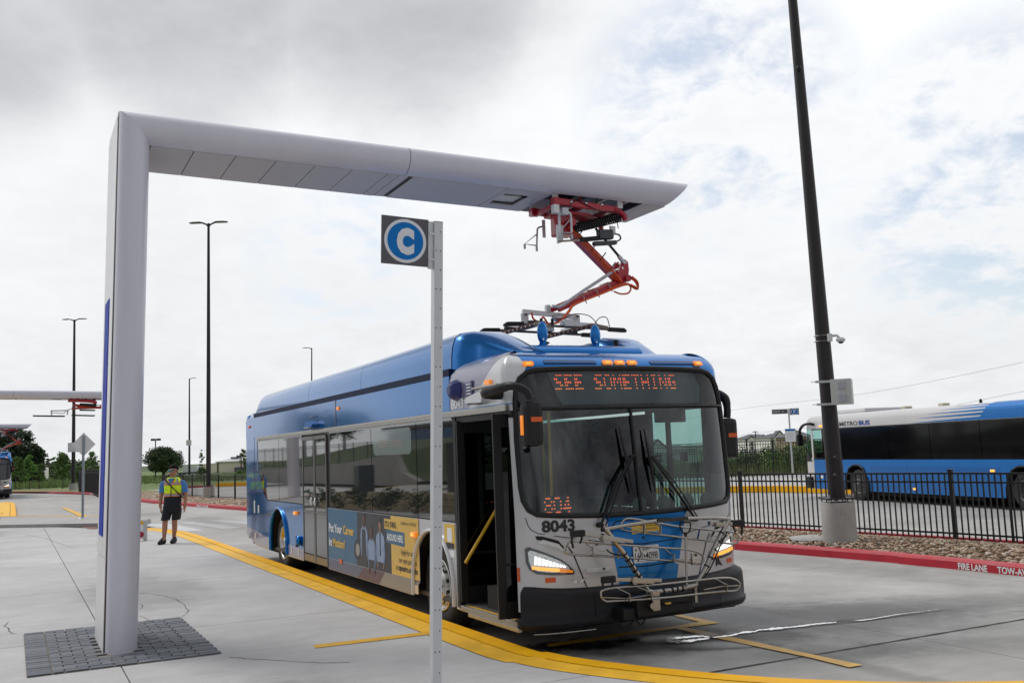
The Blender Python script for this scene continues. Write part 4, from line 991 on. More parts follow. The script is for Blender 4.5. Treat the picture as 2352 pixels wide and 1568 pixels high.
for s in (1.26, 1.36, 1.42, 1.48): MB().cyl((U0, s - .007, .588), (U0, s + .007, .588), .030, .030, 10).build('cable_tie', BLACK, RK)

MB().tube(curve([(U0 + .03, .64, 1.02), (U0 + .02, .70, .98), (U0 + .03, .86, .92), (U0 + .03, 1.0, .70), (U0 + .04, 1.08, .60), (U0 + .04, 1.2, .545), (U0 + .04, 1.42, .57)], 5), .007, 5).build('rack_cable', BLACK, RK)
MB().tube(curve([(U0 + .03, 2.04, 1.08), (U0 + .03, 1.93, .93), (U0 + .03, 1.80, .74), (U0 + .03, 1.66, .62)], 5), .007, 5).build('rack_cable', BLACK, RK)
bk = MB(); bk.box(U0 - .03, U0 + .05, 1.11, 1.19, .42, .60, .004); bk.build('pivot_bracket', STEEL, RK); MB().box(U0 - .02, U0 + .0, 1.63, 1.66, .44, .60).build('pivot_bracket', STEEL, RK)
MB().cyl((U0 - .05, 1.10, .47), (U0 + .06, 1.10, .47), .03, .03, 14).build('pivot_bolt', STEEL, RK)
bx_ = MB(); bx_.box(2.25, 2.60, .98, 1.62, .36, .55, .02); bx_.box(2.3, 2.56, .85, 1.0, .34, .45, .02); bx_.cyl((2.56, 1.25, .47), (2.56, 1.55, .47), .05, .05, 14); bx_.build('pivot_housing', BLACK, RK)
MB().tube(curve([(2.5, .80, .34), (2.52, .9, .27), (2.5, 1.0, .33), (2.5, 1.08, .28), (2.48, 1.15, .34)], 4), .008, 5).build('hanging_cable', BLACK, RK)
MB().box(2.55, 2.63, 1.28, 1.34, .46, .475).build('yellow_tag', YELP, RK)
# ---------------------------------------------------------------- ground
CON = concrete_mat('platform_concrete', (.50, .497, .50), .14)
ROAD = concrete_mat('road_concrete', (.425, .418, .405), .20)
CON2 = concrete_mat('kerb_concrete', (.40, .395, .39), .10)
YK = M('kerb_yellow_paint', (.90, .46, .003), .55, spec=.25, var=.08, vscale=3, bump=.15, bscale=60, dirt=.12)
YK2 = M('worn_yellow_paint', (.84, .47, .02), .6, var=.14, vscale=4, bump=.2, bscale=60, dirt=.16)
YM = M('yellow_marking', (.72, .40, .02), .6, var=.16, vscale=6, dirt=.2)
YM2 = M('faded_yellow_marking', (.66, .40, .10), .6, var=.2, vscale=6, dirt=.2)
RK_ = M('kerb_red_paint', (.50, .022, .04), .5, var=.12, vscale=2.5, bump=.15, bscale=50, dirt=.12)
JNT = M('joint_sealant', (.06, .045, .035), .8, var=.3, vscale=20)
def ws(name, mb, mat, kind='structure', label=None, cat=None):
    o = mb.build(name, mat, None, loc=(0, 0, 0)); o['kind'] = kind
    if label: o['label'] = label
    return o
def flatpoly(P, z, mat, name, th=.0, kind='structure'):
    mb = MB(); P = [Vector((p[0], p[1], z)) for p in P]
    tri = geometry.tessellate_polygon([P])
    F = []
    for t in tri:
        a, b, c = t
        if (P[b] - P[a]).cross(P[c] - P[a]).z < 0: a, b = b, a
        F.append((a, b, c))
    mb.add(P, F)
    return ws(name, mb, mat, kind)
TERR = M('field_grass', (.055, .085, .022), .9, var=.45, vscale=.06, bump=.4, bscale=2)
flatpoly([(-1500, -1500), (1500, -1500), (1500, 1500), (-1500, 1500)], -.25, TERR, 'terrain')
road = flatpoly([(-110, -60), (70, -60), (70, 52), (40, 60), (10, 78), (-4, 100), (-12, 118), (-40, 118), (-60, 100), (-110, 110)], -.012, ROAD, 'road')
def xy(u, s): v = W(u, s); return (v.x, v.y)
# road slabs
for i in range(13):
    for j in range(4):
        u1 = 3.45 + 4.55 * (i - 10) ; u2 = u1 + 4.55 - .012; s1 = -.35 + 3.95 * j; s2 = s1 + 3.95 - .012
        mb = MB(); P = [W(u1, s1), W(u2, s1), W(u2, s2), W(u1, s2)]; c = (P[0] + P[2]) / 2
        mb.add([p + Vector((0, 0, 0)) for p in P] + [p - Vector((0, 0, .01)) for p in P], [(0, 1, 2, 3), (0, 4, 5, 1), (1, 5, 6, 2), (2, 6, 7, 3), (3, 7, 4, 0)])
        mb.build('concrete_slab', ROAD, road, loc=(0, 0, 0))
jm = MB()
for i in range(14):
    u = 3.45 + 4.55 * (i - 10) - .006; a, b, c, d = W(u - .02, -.35), W(u + .02, -.35), W(u + .02, 15.4), W(u - .02, 15.4)
    jm.add([p + Vector((0, 0, -.008)) for p in (a, b, c, d)], [(0, 1, 2, 3)])
for j in range(5):
    s = -.35 + 3.95 * j - .006; a, b, c, d = W(-42, s - .02), W(17, s - .02), W(17, s + .02), W(-42, s + .02)
    jm.add([p + Vector((0, 0, -.0075)) for p in (a, b, c, d)], [(0, 1, 2, 3)])
jm.build('joint_filler', JNT, road, loc=(0, 0, 0))
rj = random.Random(12); js_ = MB(); V_ = []
for i in range(61):
    s = .35 + i * .125; w_ = rj.uniform(.012, .026); V_ += [W(3.444 - w_, s, .004), W(3.444 + w_, s, .004)]
js_.add(V_, [(2 * i, 2 * i + 1, 2 * i + 3, 2 * i + 2) for i in range(60)]); js_.build('joint_filler', JNT, road, loc=(0, 0, 0))
# platform
KO = [(-20.6, -1.15), (-19.8, -.68), (-18.3, -.25), (-16.5, -.04), (-14, .0), (-9, .01), (-4, .015), (1.8, .02), (2.5, .1), (3.15, .30), (4.17, .86), (4.9, 1.5), (5.43, 2.23), (6.1, 3.4), (6.7, 4.8), (7.6, 7.0), (8.6, 9.6)]
KO = [(p.x, p.y) for p in curve([(a, b, 0) for a, b in KO], 4)]
def offs(P, d):
    out = []
    for i, p in enumerate(P):
        a = P[max(0, i - 1)]; b = P[min(len(P) - 1, i + 1)]; t = Vector((b[0] - a[0], b[1] - a[1])).normalized()
        out.append((p[0] + t.y * d, p[1] - t.x * d))
    return out
KM, KI = offs(KO, .235), offs(KO, .50)
Zp = .15
platform = MB()
plat_poly = KI + [(8.6, 14), (38, 14), (38, -32), (-40, -32), (-39, -13), (-25.2, -3.9)]
base = [W(u, s, Zp - .02) for u, s in plat_poly]
platform.prism(base, (0, 0, -.18))
plat = ws('platform', platform, JNT)
ul = [-45] + [-1.11 + 4.6 * k for k in range(-8, 9)] + [45]; sl_ = [-40, -33, -26.3, -21.7, -17.1, -12.5, -7.9, -3.33, 4, 15]
g_ = .006
for ua, ub in zip(ul, ul[1:]):
    c1 = clip(clip(plat_poly, 0, ua + g_, False), 0, ub - g_, True)
    if len(c1) < 3: continue
    for sa, sb in zip(sl_, sl_[1:]):
        c = clip(clip(c1, 1, sa + g_, False), 1, sb - g_, True)
        if len(c) < 3 or abs(area(c)) < .05: continue
        u_ = [];
        for p in c:
            if not u_ or hypot(p[0] - u_[-1][0], p[1] - u_[-1][1]) > 1e-4: u_.append(p)
        MB().prism([W(u, s, Zp - .015) for u, s in u_], (0, 0, .015)).build('concrete_slab', CON, plat, loc=(0, 0, 0))
def ribbon(A_, B_, z1, z2, fn=W):
    mb = MB(); n = len(A_)
    mb.add([fn(*p, z1) for p in A_] + [fn(*p, z2) for p in B_], [(i, i + 1, n + i + 1, n + i) for i in range(n - 1)]); return mb
def kerb(KO, KM, KI, name='yellow_kerb', off=(0, 0, 0), piece=True):
    f = lambda u, s, z: W(u, s, z) + Vector(off)
    KOi = offs(KO, .03); KMa = offs(KO, .225); KMb = offs(KO, .245)
    mb = ribbon(KO, KOi, .12, Zp + .004, f); b2 = ribbon(KO, KO, 0, .12, f); mb.add(b2.v, b2.f); b3 = ribbon(KOi, KMa, Zp + .004, Zp + .006, f); mb.add(b3.v, b3.f)
    b4 = ribbon(KMa, KMa, Zp + .006, Zp - .02, f); mb.add(b4.v, b4.f)
    o = ws(name, mb, YK)
    m2 = ribbon(KMb, KI, Zp + .003, Zp + .002, f); m2.build('painted_edge_strip', YK2, o, loc=(0, 0, 0))
    m3 = ribbon(KMa, KMb, Zp - .012, Zp - .012, f); m3.build('kerb_groove', JNT, o, loc=(0, 0, 0))
    m4 = ribbon(KI, offs(KI, .012), Zp + .0015, Zp + .0015, f); m4.build('kerb_joint', JNT, o, loc=(0, 0, 0))
    return o
kerb(KO, KM, KI)
# raised strip at the far end of the platform, red tactile patch
rs = MB(); P = [(-11.9, 29.9), (-16.0, 31.2), (-22, 32.6), (-34, 37), (-36, 42), (-24, 39), (-18.7, 36.6), (-13.4, 33.6), (-11.6, 31.4)]
rs.prism([Vector((x, y, .10)) for x, y in P], (0, 0, .15)); ws('raised_walk', rs, CON2)
ye = MB(); yl = [(-36, 42.15), (-24, 39.15), (-18.7, 36.75), (-13.4, 33.75)]
ye.add([Vector((x, y, .255)) for x, y in yl] + [Vector((x - .02, y - .22, .256)) for x, y in yl] + [Vector((x, y, 0)) for x, y in yl], [(0, 1, 5, 4), (1, 2, 6, 5), (2, 3, 7, 6), (0, 8, 9, 1), (1, 9, 10, 2), (2, 10, 11, 3)])
ws('yellow_kerb', ye, YK)
z1 = lambda x, y: ((x / 3.336) * .91875, (950 + y / 3.336) * .91875)
def mark(pts, zf, z, mat, name='road_marking'):
    return flatpoly([tuple(G(*zf(*p), z)[:2]) for p in pts], z, mat, name)
mark([(633, 1213), (810, 1213), (810, 1240), (745, 1240)], z1, Zp + .004, M('brick_red_tactile', (.16, .055, .045), .7, var=.2, vscale=9), 'tactile_patch')
WM = M('white_marking', (.55, .56, .57), .6, var=.18, vscale=5, dirt=.2)
mark([(1205, 1197), (1400, 1193), (1700, 1248), (1565, 1260), (1205, 1212)], z1, .004, WM); mark([(1490, 1183), (1610, 1178), (2015, 1228), (1870, 1238)], z1, .004, WM); mark([(1740, 1170), (1880, 1164), (2200, 1190), (2230, 1212), (2060, 1202)], z1, .004, WM)
mark([(2000, 1160), (2090, 1157), (2120, 1162), (2040, 1164)], z1, .004, WM)
for a in ((320, 998, 430), (600, 991, 690), (130, 998, 230)): mark([(a[0], a[1] - 3), (a[2], a[1] - 5), (a[2] + 5, a[1] - 1), (a[0] + 5, a[1] + 1)], z1, .004, WM)
mark([(515, 1062), (545, 1061), (640, 1095), (790, 1152), (700, 1152)], z1, .004, YM); mark([(85, 1078), (115, 1078), (137, 1150), (98, 1150)], z1, .004, YM)
z3_ = lambda x, y: ((1560 + x / 3.675) * .91875, (1500 + y / 3.675) * .91875)
mark([(330, 108), (400, 95), (487, 122), (885, 203), (700, 196)], z3_, .0095, YM2); mark([(-700, 395), (-300, 345), (0, 292), (430, 238), (690, 196), (885, 203), (575, 245), (0, 320), (-300, 372), (-700, 425)], z3_, .0105, YM)
mark([(425, 247), (515, 235), (1000, 335), (1300, 400), (1900, 530), (2195, 590), (2070, 612), (1700, 520), (850, 345)], z3_, .0115, YM2)
mark([(719, 1480), (985, 1449), (985, 1456), (724, 1487)], lambda x, y: (x, y), Zp + .005, YM)
# stain, trickle of water
st = bpy.data.materials.new('damp_stain'); st.use_nodes = True; t = st.node_tree; b = t.nodes['Principled BSDF']; b.inputs['Base Color'].default_value = (.02, .018, .016, 1); b.inputs['Roughness'].default_value = .25
tr = t.nodes.new('ShaderNodeBsdfTransparent'); mxx = t.nodes.new('ShaderNodeMixShader'); at = t.nodes.new('ShaderNodeAttribute'); at.attribute_name = 'fade'
g = t.nodes.new('ShaderNodeNewGeometry'); n = t.nodes.new('ShaderNodeTexNoise'); n.inputs['Scale'].default_value = 3.2; n.inputs['Detail'].default_value = 7; n.inputs['Roughness'].default_value = .65; t.links.new(g.outputs['Position'], n.inputs['Vector'])
ad = t.nodes.new('ShaderNodeMath'); ad.operation = 'ADD'; t.links.new(n.outputs[0], ad.inputs[0]); t.links.new(at.outputs['Fac'], ad.inputs[1])
mr = t.nodes.new('ShaderNodeMapRange'); mr.interpolation_type = 'SMOOTHSTEP'; mr.inputs[1].default_value = .78; mr.inputs[2].default_value = 1.35; mr.inputs[4].default_value = .86; t.links.new(ad.outputs[0], mr.inputs[0])
t.links.new(mr.outputs[0], mxx.inputs[0]); t.links.new(tr.outputs[0], mxx.inputs[1]); t.links.new(b.outputs[0], mxx.inputs[2]); t.links.new(mxx.outputs[0], t.nodes['Material Output'].inputs[0])
def stain(c, ax, rx, ry, z, name, mat=st):
    n_, m_ = 28, 10; V = [Vector((c[0], c[1], z))]; fade = [1.0]
    ax = Vector((ax[0], ax[1], 0)).normalized(); ay = Vector((-ax.y, ax.x, 0))
    for j in range(1, m_ + 1):
        for i in range(n_):
            a = 2 * pi * i / n_; r = j / m_; V.append(Vector((c[0], c[1], z)) + ax * (cos(a) * rx * r) + ay * (sin(a) * ry * r)); fade.append(1 - r)
    F = [(0, 1 + i, 1 + (i + 1) % n_) for i in range(n_)]
    for j in range(m_ - 1):
        for i in range(n_): F.append((1 + j * n_ + i, 1 + (j + 1) * n_ + i, 1 + (j + 1) * n_ + (i + 1) % n_, 1 + j * n_ + (i + 1) % n_))
    o = MB().add(V, F).build(name, mat, None, loc=(0, 0, 0)); o['kind'] = 'structure'
    at_ = o.data.attributes.new('fade', 'FLOAT', 'POINT'); at_.data.foreach_set('value', fade)
    return o
pz = G(*z3_(330, 360), 0); stain((pz.x, pz.y), (1, .12), .62, .36, .008, 'damp_stain')
pz = G(*z3_(900, 420), 0); stain((pz.x, pz.y), (1, .1), 1.0, .38, .0072, 'damp_stain')
LSTM = {}
def faint(alpha, col=(.07, .068, .068), rough=.6):
    k = round(alpha, 2)
    if k in LSTM: return LSTM[k]
    m = st.copy(); m.name = 'faint_stain'; LSTM[k] = m
    for n__ in m.node_tree.nodes:
        if n__.type == 'MAP_RANGE': n__.inputs[4].default_value = alpha; n__.inputs[1].default_value = .55; n__.inputs[2].default_value = 1.15
        if n__.type == 'BSDF_PRINCIPLED': n__.inputs['Base Color'].default_value = (*col, 1); n__.inputs['Roughness'].default_value = rough
    return m
zst = .0052
for (px__, py__, rx__, ry__, al__) in ((1800, 1425, 3.2, 1.6, .20), (1560, 1475, 1.8, .7, .35), (2150, 1390, 2.8, 1.0, .16), (2250, 1480, 2.0, .5, .14), (1900, 1300, 5, .8, .12), (500, 1200, 7, 1.2, .15), (1900, 1500, 1.2, .5, .15)):
    q__ = G(px__, py__, 0); stain((q__.x, q__.y), (FU.x, FU.y) if py__ < 1350 else (1, .1), rx__, ry__, zst, 'road_stain', faint(al__)); zst += .0004
for s__ in (.55, 2.05):
    q__ = W(6.5, s__ + .25); stain((q__.x, q__.y), (FU.x, FU.y), 7.5, .22, zst, 'tyre_track', faint(.18)); zst += .0004
for (u__, s__, rx__, ry__, al__) in ((3.2, -2.2, 1.6, .8, .20), (-5, -2.5, 3, 1.2, .18), (5.5, -5.5, 2.0, .7, .18), (-12, -6, 5, 2, .18), (2, -6.5, 2, 1, .15)):
    q__ = W(u__, s__); stain((q__.x, q__.y), (FU.x, FU.y), rx__, ry__, Zp + .002, 'platform_stain', faint(al__))
for (x__, y__, rx__, ry__) in ((1150, 290, .9, .10), (1600, 236, 1.2, .10), (2300, 168, 1.6, .09), (600, 350, .55, .22)):
    q__ = G(*z3_(x__, y__), 0); q2__ = G(*z3_(x__ + 200, y__ - 24), 0); stain((q__.x, q__.y), (q2__.x - q__.x, q2__.y - q__.y), rx__, ry__, .0125, 'damp_edge', faint(.55, (.05, .05, .05), .3))
pz = G(*z3_(-500, 420), 0); stain((pz.x, pz.y), (1, .1), 1.3, .5, .0074, 'damp_stain')
WAT = M('water_film', (.16, .16, .16), .03, spec=1.0, coat=1.0, bump=.35, bscale=9)
WAT.node_tree.nodes['Principled BSDF'].inputs['Metallic'].default_value = .4
WAT.node_tree.nodes['Principled BSDF'].inputs['Base Color'].default_value = (.8, .8, .82, 1)  # near-white base puts the sky's reflection into the water's colour
rw = random.Random(5)
def trickle(cl, name):
    top = []; bot = []
    for i in range(len(cl) - 1):
        (x0, y0, h0), (x1, y1, h1) = cl[i], cl[i + 1]; n_ = max(2, int((x1 - x0) / 16))
        for k in range(n_):
            t = k / n_; x = x0 + (x1 - x0) * t; y = y0 + (y1 - y0) * t + rw.uniform(-2, 2); h = (h0 + (h1 - h0) * t) * rw.uniform(.45, 1.0)
            top.append((x, y - h / 2)); bot.append((x + rw.uniform(-4, 4), y + h / 2))
    mb = MB(); n_ = len(top); P = [G(*z3_(*p), .014) for p in top + bot]
    mb.add(P, [(i, n_ + i, n_ + i + 1, i + 1) for i in range(n_ - 1)]); o = mb.build(name, WAT, None, loc=(0, 0, 0)); o['kind'] = 'structure'
trickle([(815, 338, 4), (900, 330, 14), (1000, 315, 14), (1100, 292, 20), (1200, 284, 18), (1235, 270, 10), (1380, 258, 26), (1500, 246, 12), (1640, 232, 16), (1780, 212, 14), (1970, 198, 10)], 'water_trickle')
trickle([(2110, 185, 8), (2200, 180, 12), (2330, 160, 8), (2500, 130, 8), (2700, 104, 5), (2900, 80, 4)], 'water_trickle')
trickle([(385, 365, 8), (400, 352, 36), (430, 350, 40), (520, 340, 22), (620, 332, 18), (720, 325, 16), (800, 340, 8)], 'water_puddle')
trickle([(388, 372, 10), (420, 380, 36), (500, 378, 30), (600, 372, 30), (680, 358, 20), (800, 345, 8)], 'water_puddle')
# paver bed
bed = ws('paver_bed', MB().prism([W(u, s, Zp + .0005) for u, s in ((-1.857, -4.098), (.652, -4.098), (.652, -2.446), (-1.857, -2.446))], (0, 0, .004)), M('bed_sand', (.30, .26, .20), .95, var=.25, vscale=25, bump=.5, bscale=200))
PAV = M('slate_paver', (.11, .12, .145), .7, var=.25, vscale=9, bump=.35, bscale=120)
PAV2 = M('slate_paver_light', (.15, .16, .185), .7, var=.25, vscale=9, bump=.35, bscale=120)
rp_ = random.Random(3); pm = {}
def paver(u, s, lu, ls):
    k = (round(lu, 3), round(ls, 3), rp_.randrange(4))
    c = W(u, s, Zp + .006 + rp_.uniform(-.0015, .003))
    if k not in pm:
        m_ = MB().box(-lu / 2, lu / 2, -ls / 2, ls / 2, 0, .012, .006); o = m_.build('paver', PAV if k[2] < 3 else PAV2, bed, loc=(0, 0, 0)); pm[k] = o
        o.location = c; o.rotation_euler = (0, 0, RZ)
    else: o = inst(pm[k], bed, c, (0, 0, RZ + rp_.uniform(-.012, .012)))
    o.location = c
row = 0; u = -1.81
while u < .70:
    if True:
        s = -4.10
        for sb in (-4.10 + .06,): pass
        x = -4.10; first = .205 if row % 1 == 0 else .1
        cuts = [.105, .205]
        widths = [.205]; rest = 1.66 - 2 * .205; off = 0 if row % 2 == 0 else .10
        if off: widths.append(.10); rest -= .10
        while rest > .15: w_ = min(.205, rest); widths.append(w_); rest -= w_
        if rest > .04: widths.append(rest)
        widths.append(.205)
        for w_ in widths:
            if not (-1.13 < u < .12 and -3.44 < x + w_ / 2 < -3.09): paver(u, x + w_ / 2, .094, w_ - .010)
            x += w_
    u += .105; row += 1
# cracks in the platform
ck = MB(); z6 = lambda x, y: ((x / 3.36) * .91875, (1300 + y / 3.36) * .91875)
for pts in ([(1180, 608), (1290, 620), (1390, 635), (1470, 658), (1550, 705), (1565, 740), (1590, 755), (1560, 785), (1490, 825)], [(1925, 1145), (2100, 1160), (2352, 1176), (2700, 1195), (3000, 1190)], [(70, 850), (38, 888), (72, 905), (75, 930), (110, 950), (160, 952)], [(1178, 800), (1240, 830), (1270, 870)], [(210, 118), (380, 150), (560, 215), (660, 232)], [(1182, 700), (1200, 720), (1180, 745)]):
    P = []
    for p, q in zip(pts, pts[1:]):
        for k in range(5):
            t = k / 5; P.append(G(*z6(p[0] + (q[0] - p[0]) * t + rw.uniform(-3, 3), p[1] + (q[1] - p[1]) * t + rw.uniform(-2, 2)), Zp + .002))
    V = []
    for p in P: w_ = rw.uniform(.002, .006); V += [p + Vector((0, -w_ * 1.4, 0)) - Vector((w_, 0, 0)), p + Vector((0, w_ * 1.4, 0)) + Vector((w_, 0, 0))]
    ck.add(V, [(2 * i, 2 * i + 2, 2 * i + 3, 2 * i + 1) for i in range(len(P) - 1)])
ck.build('hairline_cracks', M('crack_dark', (.13, .115, .09), .9), plat, loc=(0, 0, 0))
# ---------------------------------------------------------------- red kerb, stone strip
RKL = [(13.5, 1.0), (10.6, 6.6), (8.65, 10.2), (6.85, 13.55), (5.95, 15.2), (3.94, 18.3), (-10.88, 39.4), (-18.86, 50.9), (-24.2, 60.5), (-27.8, 66.5), (-34, 74.5), (-46, 85.5), (-80, 98), (-130, 108)]
RKL = [(p.x, p.y) for p in curve([(a, b, 0) for a, b in RKL], 5)]
def offw(P, d): return offs(P, -d) if False else offs([(a, b) for a, b in P], d)
Wd = lambda x, y, z: Vector((x, y, z))
rk = MB(); rin = offs(RKL, .02); rin2 = offs(RKL, .15)
for A_, B_, za, zb in ((RKL, RKL, 0, .11), (RKL, rin, .11, .145), (rin, rin2, .145, .15), (rin2, rin2, .15, 0.0)):
    b_ = ribbon(A_, B_, za, zb, Wd); rk.add(b_.v, b_.f)
redk = ws('red_kerb', rk, RK_)
dsg = offs(RKL, .3)
side_ok = (Vector((dsg[20][0] - RKL[20][0], dsg[20][1] - RKL[20][1])).dot(Vector((.83, .55))) > 0)
# stones of the strip
def strip_pts(n, y0, y1, d0, d1, rnd):
    A_ = offs(RKL, d0); B_ = offs(RKL, d1); segs = []
    for i in range(len(RKL) - 1):
        if y0 <= RKL[i][1] < y1: segs.append(i)
    Ls = [hypot(RKL[i + 1][0] - RKL[i][0], RKL[i + 1][1] - RKL[i][1]) for i in segs]; tot = sum(Ls)
    for _ in range(n):
        r = rnd.random() * tot
        for i, l in zip(segs, Ls):
            if r < l: break
            r -= l
        t = min(1, r / l); k = rnd.random()
        a = Vector(A_[i]).lerp(Vector(A_[i + 1]), t); b = Vector(B_[i]).lerp(Vector(B_[i + 1]), t); yield a.lerp(b, k), k
A_ = offs(RKL, .15); B_ = offs(RKL, 2.62)
n_ = sum(1 for p in RKL if p[1] < 62)
sb = ribbon(A_[:n_], B_[:n_], .10, .12, Wd); ws('stone_strip_soil', sb, M('strip_soil', (.16, .11, .07), .95, var=.3, vscale=6, bump=.6, bscale=30))
ico = bmesh.new(); bmesh.ops.create_icosphere(ico, subdivisions=1, radius=1); IV = [v.co.copy() for v in ico.verts]; IF = [[v.index for v in f.verts] for f in ico.faces]; ico.free()
STC = [(.26, .17, .10), (.38, .26, .17), (.52, .42, .32), (.30, .18, .11), (.46, .34, .24), (.60, .54, .45), (.20, .12, .075)]
def stones(n, y0, y1, size, name, seed, d1=2.4):
    rnd = random.Random(seed); mb = MB(); q = .707
    for p, k in strip_pts(n, y0, y1, .19, d1, rnd):
        s = size * rnd.uniform(.55, 1.5); e = (s * rnd.uniform(.8, 1.4), s * rnd.uniform(.6, 1.0), s * rnd.uniform(.45, .75)); a = rnd.uniform(0, pi); ca, sa = cos(a), sin(a)
        z = .125 + .07 * sin(pi * k) * rnd.uniform(.3, 1); tl = rnd.uniform(-.4, .4); j = [rnd.uniform(.85, 1.15) for _ in IV]
        V = []
        for v, jj in zip(IV, j):
            x, y, zz = v.x * e[0] * jj, v.y * e[1] * jj, v.z * e[2] * jj; zz += x * tl; V.append((p.x + x * ca - y * sa, p.y + x * sa + y * ca, z + zz))
        mb.add(V, IF, False)
    o = mb.build(name, M('river_stone', (.3, .2, .1), .75, island=STC, bump=.2, bscale=60), None, loc=(0, 0, 0)); o['kind'] = 'stuff'; o['label'] = 'tan and brown river stones heaped between red kerb and black fence'; return o
stones(12500, 2, 27, .031, 'river_stones', 1); stones(9000, 27, 62, .052, 'river_stones', 2)
cvp = G(1870, 1232, .2); cv = MB(); cv.lathe([(.001, .035), (.42, .03), (.45, 0)], (cvp.x, cvp.y, .17), (0, 0, 1), 24); o = cv.build('ground_cover_plate', CON2, None, loc=(cvp.x, cvp.y, .17)); props(o, 'round concrete cover plate lying among the river stones', 'cover')
# kerb lettering
def kerb_text(body, px0, px1, mt=WHT):
    """letters painted on the sloping face of the red kerb"""
    def fn(x, y): return x, y
    # arclength along the kerb from near towards far; text runs from far to near (left to right)
    L = [0]
    for p, q in zip(RKL, RKL[1:]): L.append(L[-1] + hypot(q[0] - p[0], q[1] - p[1]))
    def at(d):
        i = min(len(RKL) - 2, max(0, bisect.bisect(L, d) - 1)); t = (d - L[i]) / (L[i + 1] - L[i]); return Vector(RKL[i]).lerp(Vector(RKL[i + 1]), t), (Vector(RKL[i + 1]) - Vector(RKL[i])).normalized()
    best = {}
    for nm, px in (('a', px0), ('b', px1)):
        bd_ = 1e9
        for k in range(600):
            d = L[-1] * k / 600 * .5; p, _ = at(d); v = Vector((p.x, p.y, .07)) - EYE
            if v.dot(fw) <= 0: continue
            sx = 1176 + FOC * v.dot(rt) / v.dot(fw)
            if abs(sx - px) < bd_: bd_ = abs(sx - px); best[nm] = d
    w = best['a'] - best['b']
    def mp(x, y):
        p, t = at(best['a'] - x); nrm = Vector((-t.y, t.x)); nrm = -Vector((t.y, -t.x))
        q = p + nrm * .006; zz = .012 + y
        return Vector((q.x, q.y, zz))
    return text(body, .125, mp, 'kerb_lettering', mt, redk, width=w, bold=.004)
kerb_text('FIRE LANE', 2203, 2266); kerb_text('TOW-AWAY ZONE', 2290, 2440)
kerb_text('FIRE LANE', 452, 478); kerb_text('TOW-AWAY', 205, 222)
# ---------------------------------------------------------------- fences
def railing(pl, h, zb, name, label, group, picket=.115, post=2.44, rails=(.0, .15), seedn=0, nind=300, pr=.011, pw=.033):
    L = [0]
    for p, q in zip(pl, pl[1:]): L.append(L[-1] + hypot(q[0] - p[0], q[1] - p[1]))
    def at(d):
        i = min(len(pl) - 2, max(0, bisect.bisect(L, d) - 1)); t = (d - L[i]) / max(1e-6, (L[i + 1] - L[i])); a = Vector(pl[i]).lerp(Vector(pl[i + 1]), t); tt = Vector(pl[i + 1]) - Vector(pl[i]); return a, atan2(tt.y, tt.x)
    p0, _ = at(0); root = thing(name, label, 'fence', (p0.x, p0.y, zb), bay=False, group=group)
    pm_ = pp = None; d = 0; more = MB(); cnt = 0
    while d < L[-1]:
        p, a = at(d)
        if pp is None:
            m_ = MB().box(-pw, pw, -pw, pw, 0, h + .05, .004); m_.box(-pw - .006, pw + .006, -pw - .006, pw + .006, h + .05, h + .075, .006); pp = m_.build('fence_post', BLKM, root, local=True); pp.location = (p.x - p0.x, p.y - p0.y, 0); pp.rotation_euler = (0, 0, a)
        else: inst(pp, root, (p.x - p0.x, p.y - p0.y, 0), (0, 0, a))
        d2 = min(L[-1], d + post); q, _ = at(d2); dv_ = (q - p).length
        for zz in list(h - r for r in rails) + [.12]:
            MB().beam((p.x - p0.x, p.y - p0.y, zz), (q.x - p0.x, q.y - p0.y, zz), .032, .032).build('rail', BLKM, root, local=True)
        k = d + picket
        while k < d2 - .03:
            c, a2 = at(k); x, y = c.x - p0.x, c.y - p0.y
            if cnt < nind:
                if pm_ is None: pm_ = MB().box(-pr, pr, -pr, pr, .03, h, .002).build('picket', BLKM, root, local=True); pm_.location = (x, y, 0); pm_.rotation_euler = (0, 0, a2)
                else: inst(pm_, root, (x, y, 0), (0, 0, a2))
            else: more.box(x - pr * .5, x + pr * .5, y - pr * .5, y + pr * .5, .03, h)
            cnt += 1; k += picket
        d = d2
    o = more.build('far_pickets', BLKM, root, local=True)
    if o: o['kind'] = 'stuff'
    return root
FL = [p for p in offs(RKL, 2.45) if 6 < p[1] < 62 and p[0] > -22.5]
railing(FL, 1.15, .12, 'picket_fence', 'low black picket fence running behind the red kerb and river stones', None)
rk2 = MB()
A_ = offs(RKL, 2.62); B_ = offs(RKL, 2.76)
b_ = ribbon(A_[:n_], B_[:n_], .15, .15, Wd); rk2.add(b_.v, b_.f); b_ = ribbon(A_[:n_], A_[:n_], .08, .15, Wd); rk2.add(b_.v, b_.f); b_ = ribbon(B_[:n_], B_[:n_], .15, 0, Wd); rk2.add(b_.v, b_.f)
ws('red_kerb', rk2, RK_)
railing([(3, 50.5), (13, 48.2), (24, 46), (40, 42)], 1.95, 0.0, 'tall_fence', 'tall black picket fence beyond the yellow kerbed island', None, picket=.125, nind=300)
railing([(20, 54), (8, 56.5), (-2, 58)], 1.6, -.1, 'picket_fence', 'second black picket fence farther off in front of the weeds', None, picket=.13, nind=120, rails=(0, .12))
railing([(-24.5, 58.5), (-29.5, 69), (-33, 74.5)], 1.7, 0, 'picket_fence', 'dense black fence beside the lamp post left of the gantry column', None, picket=.13, nind=200)
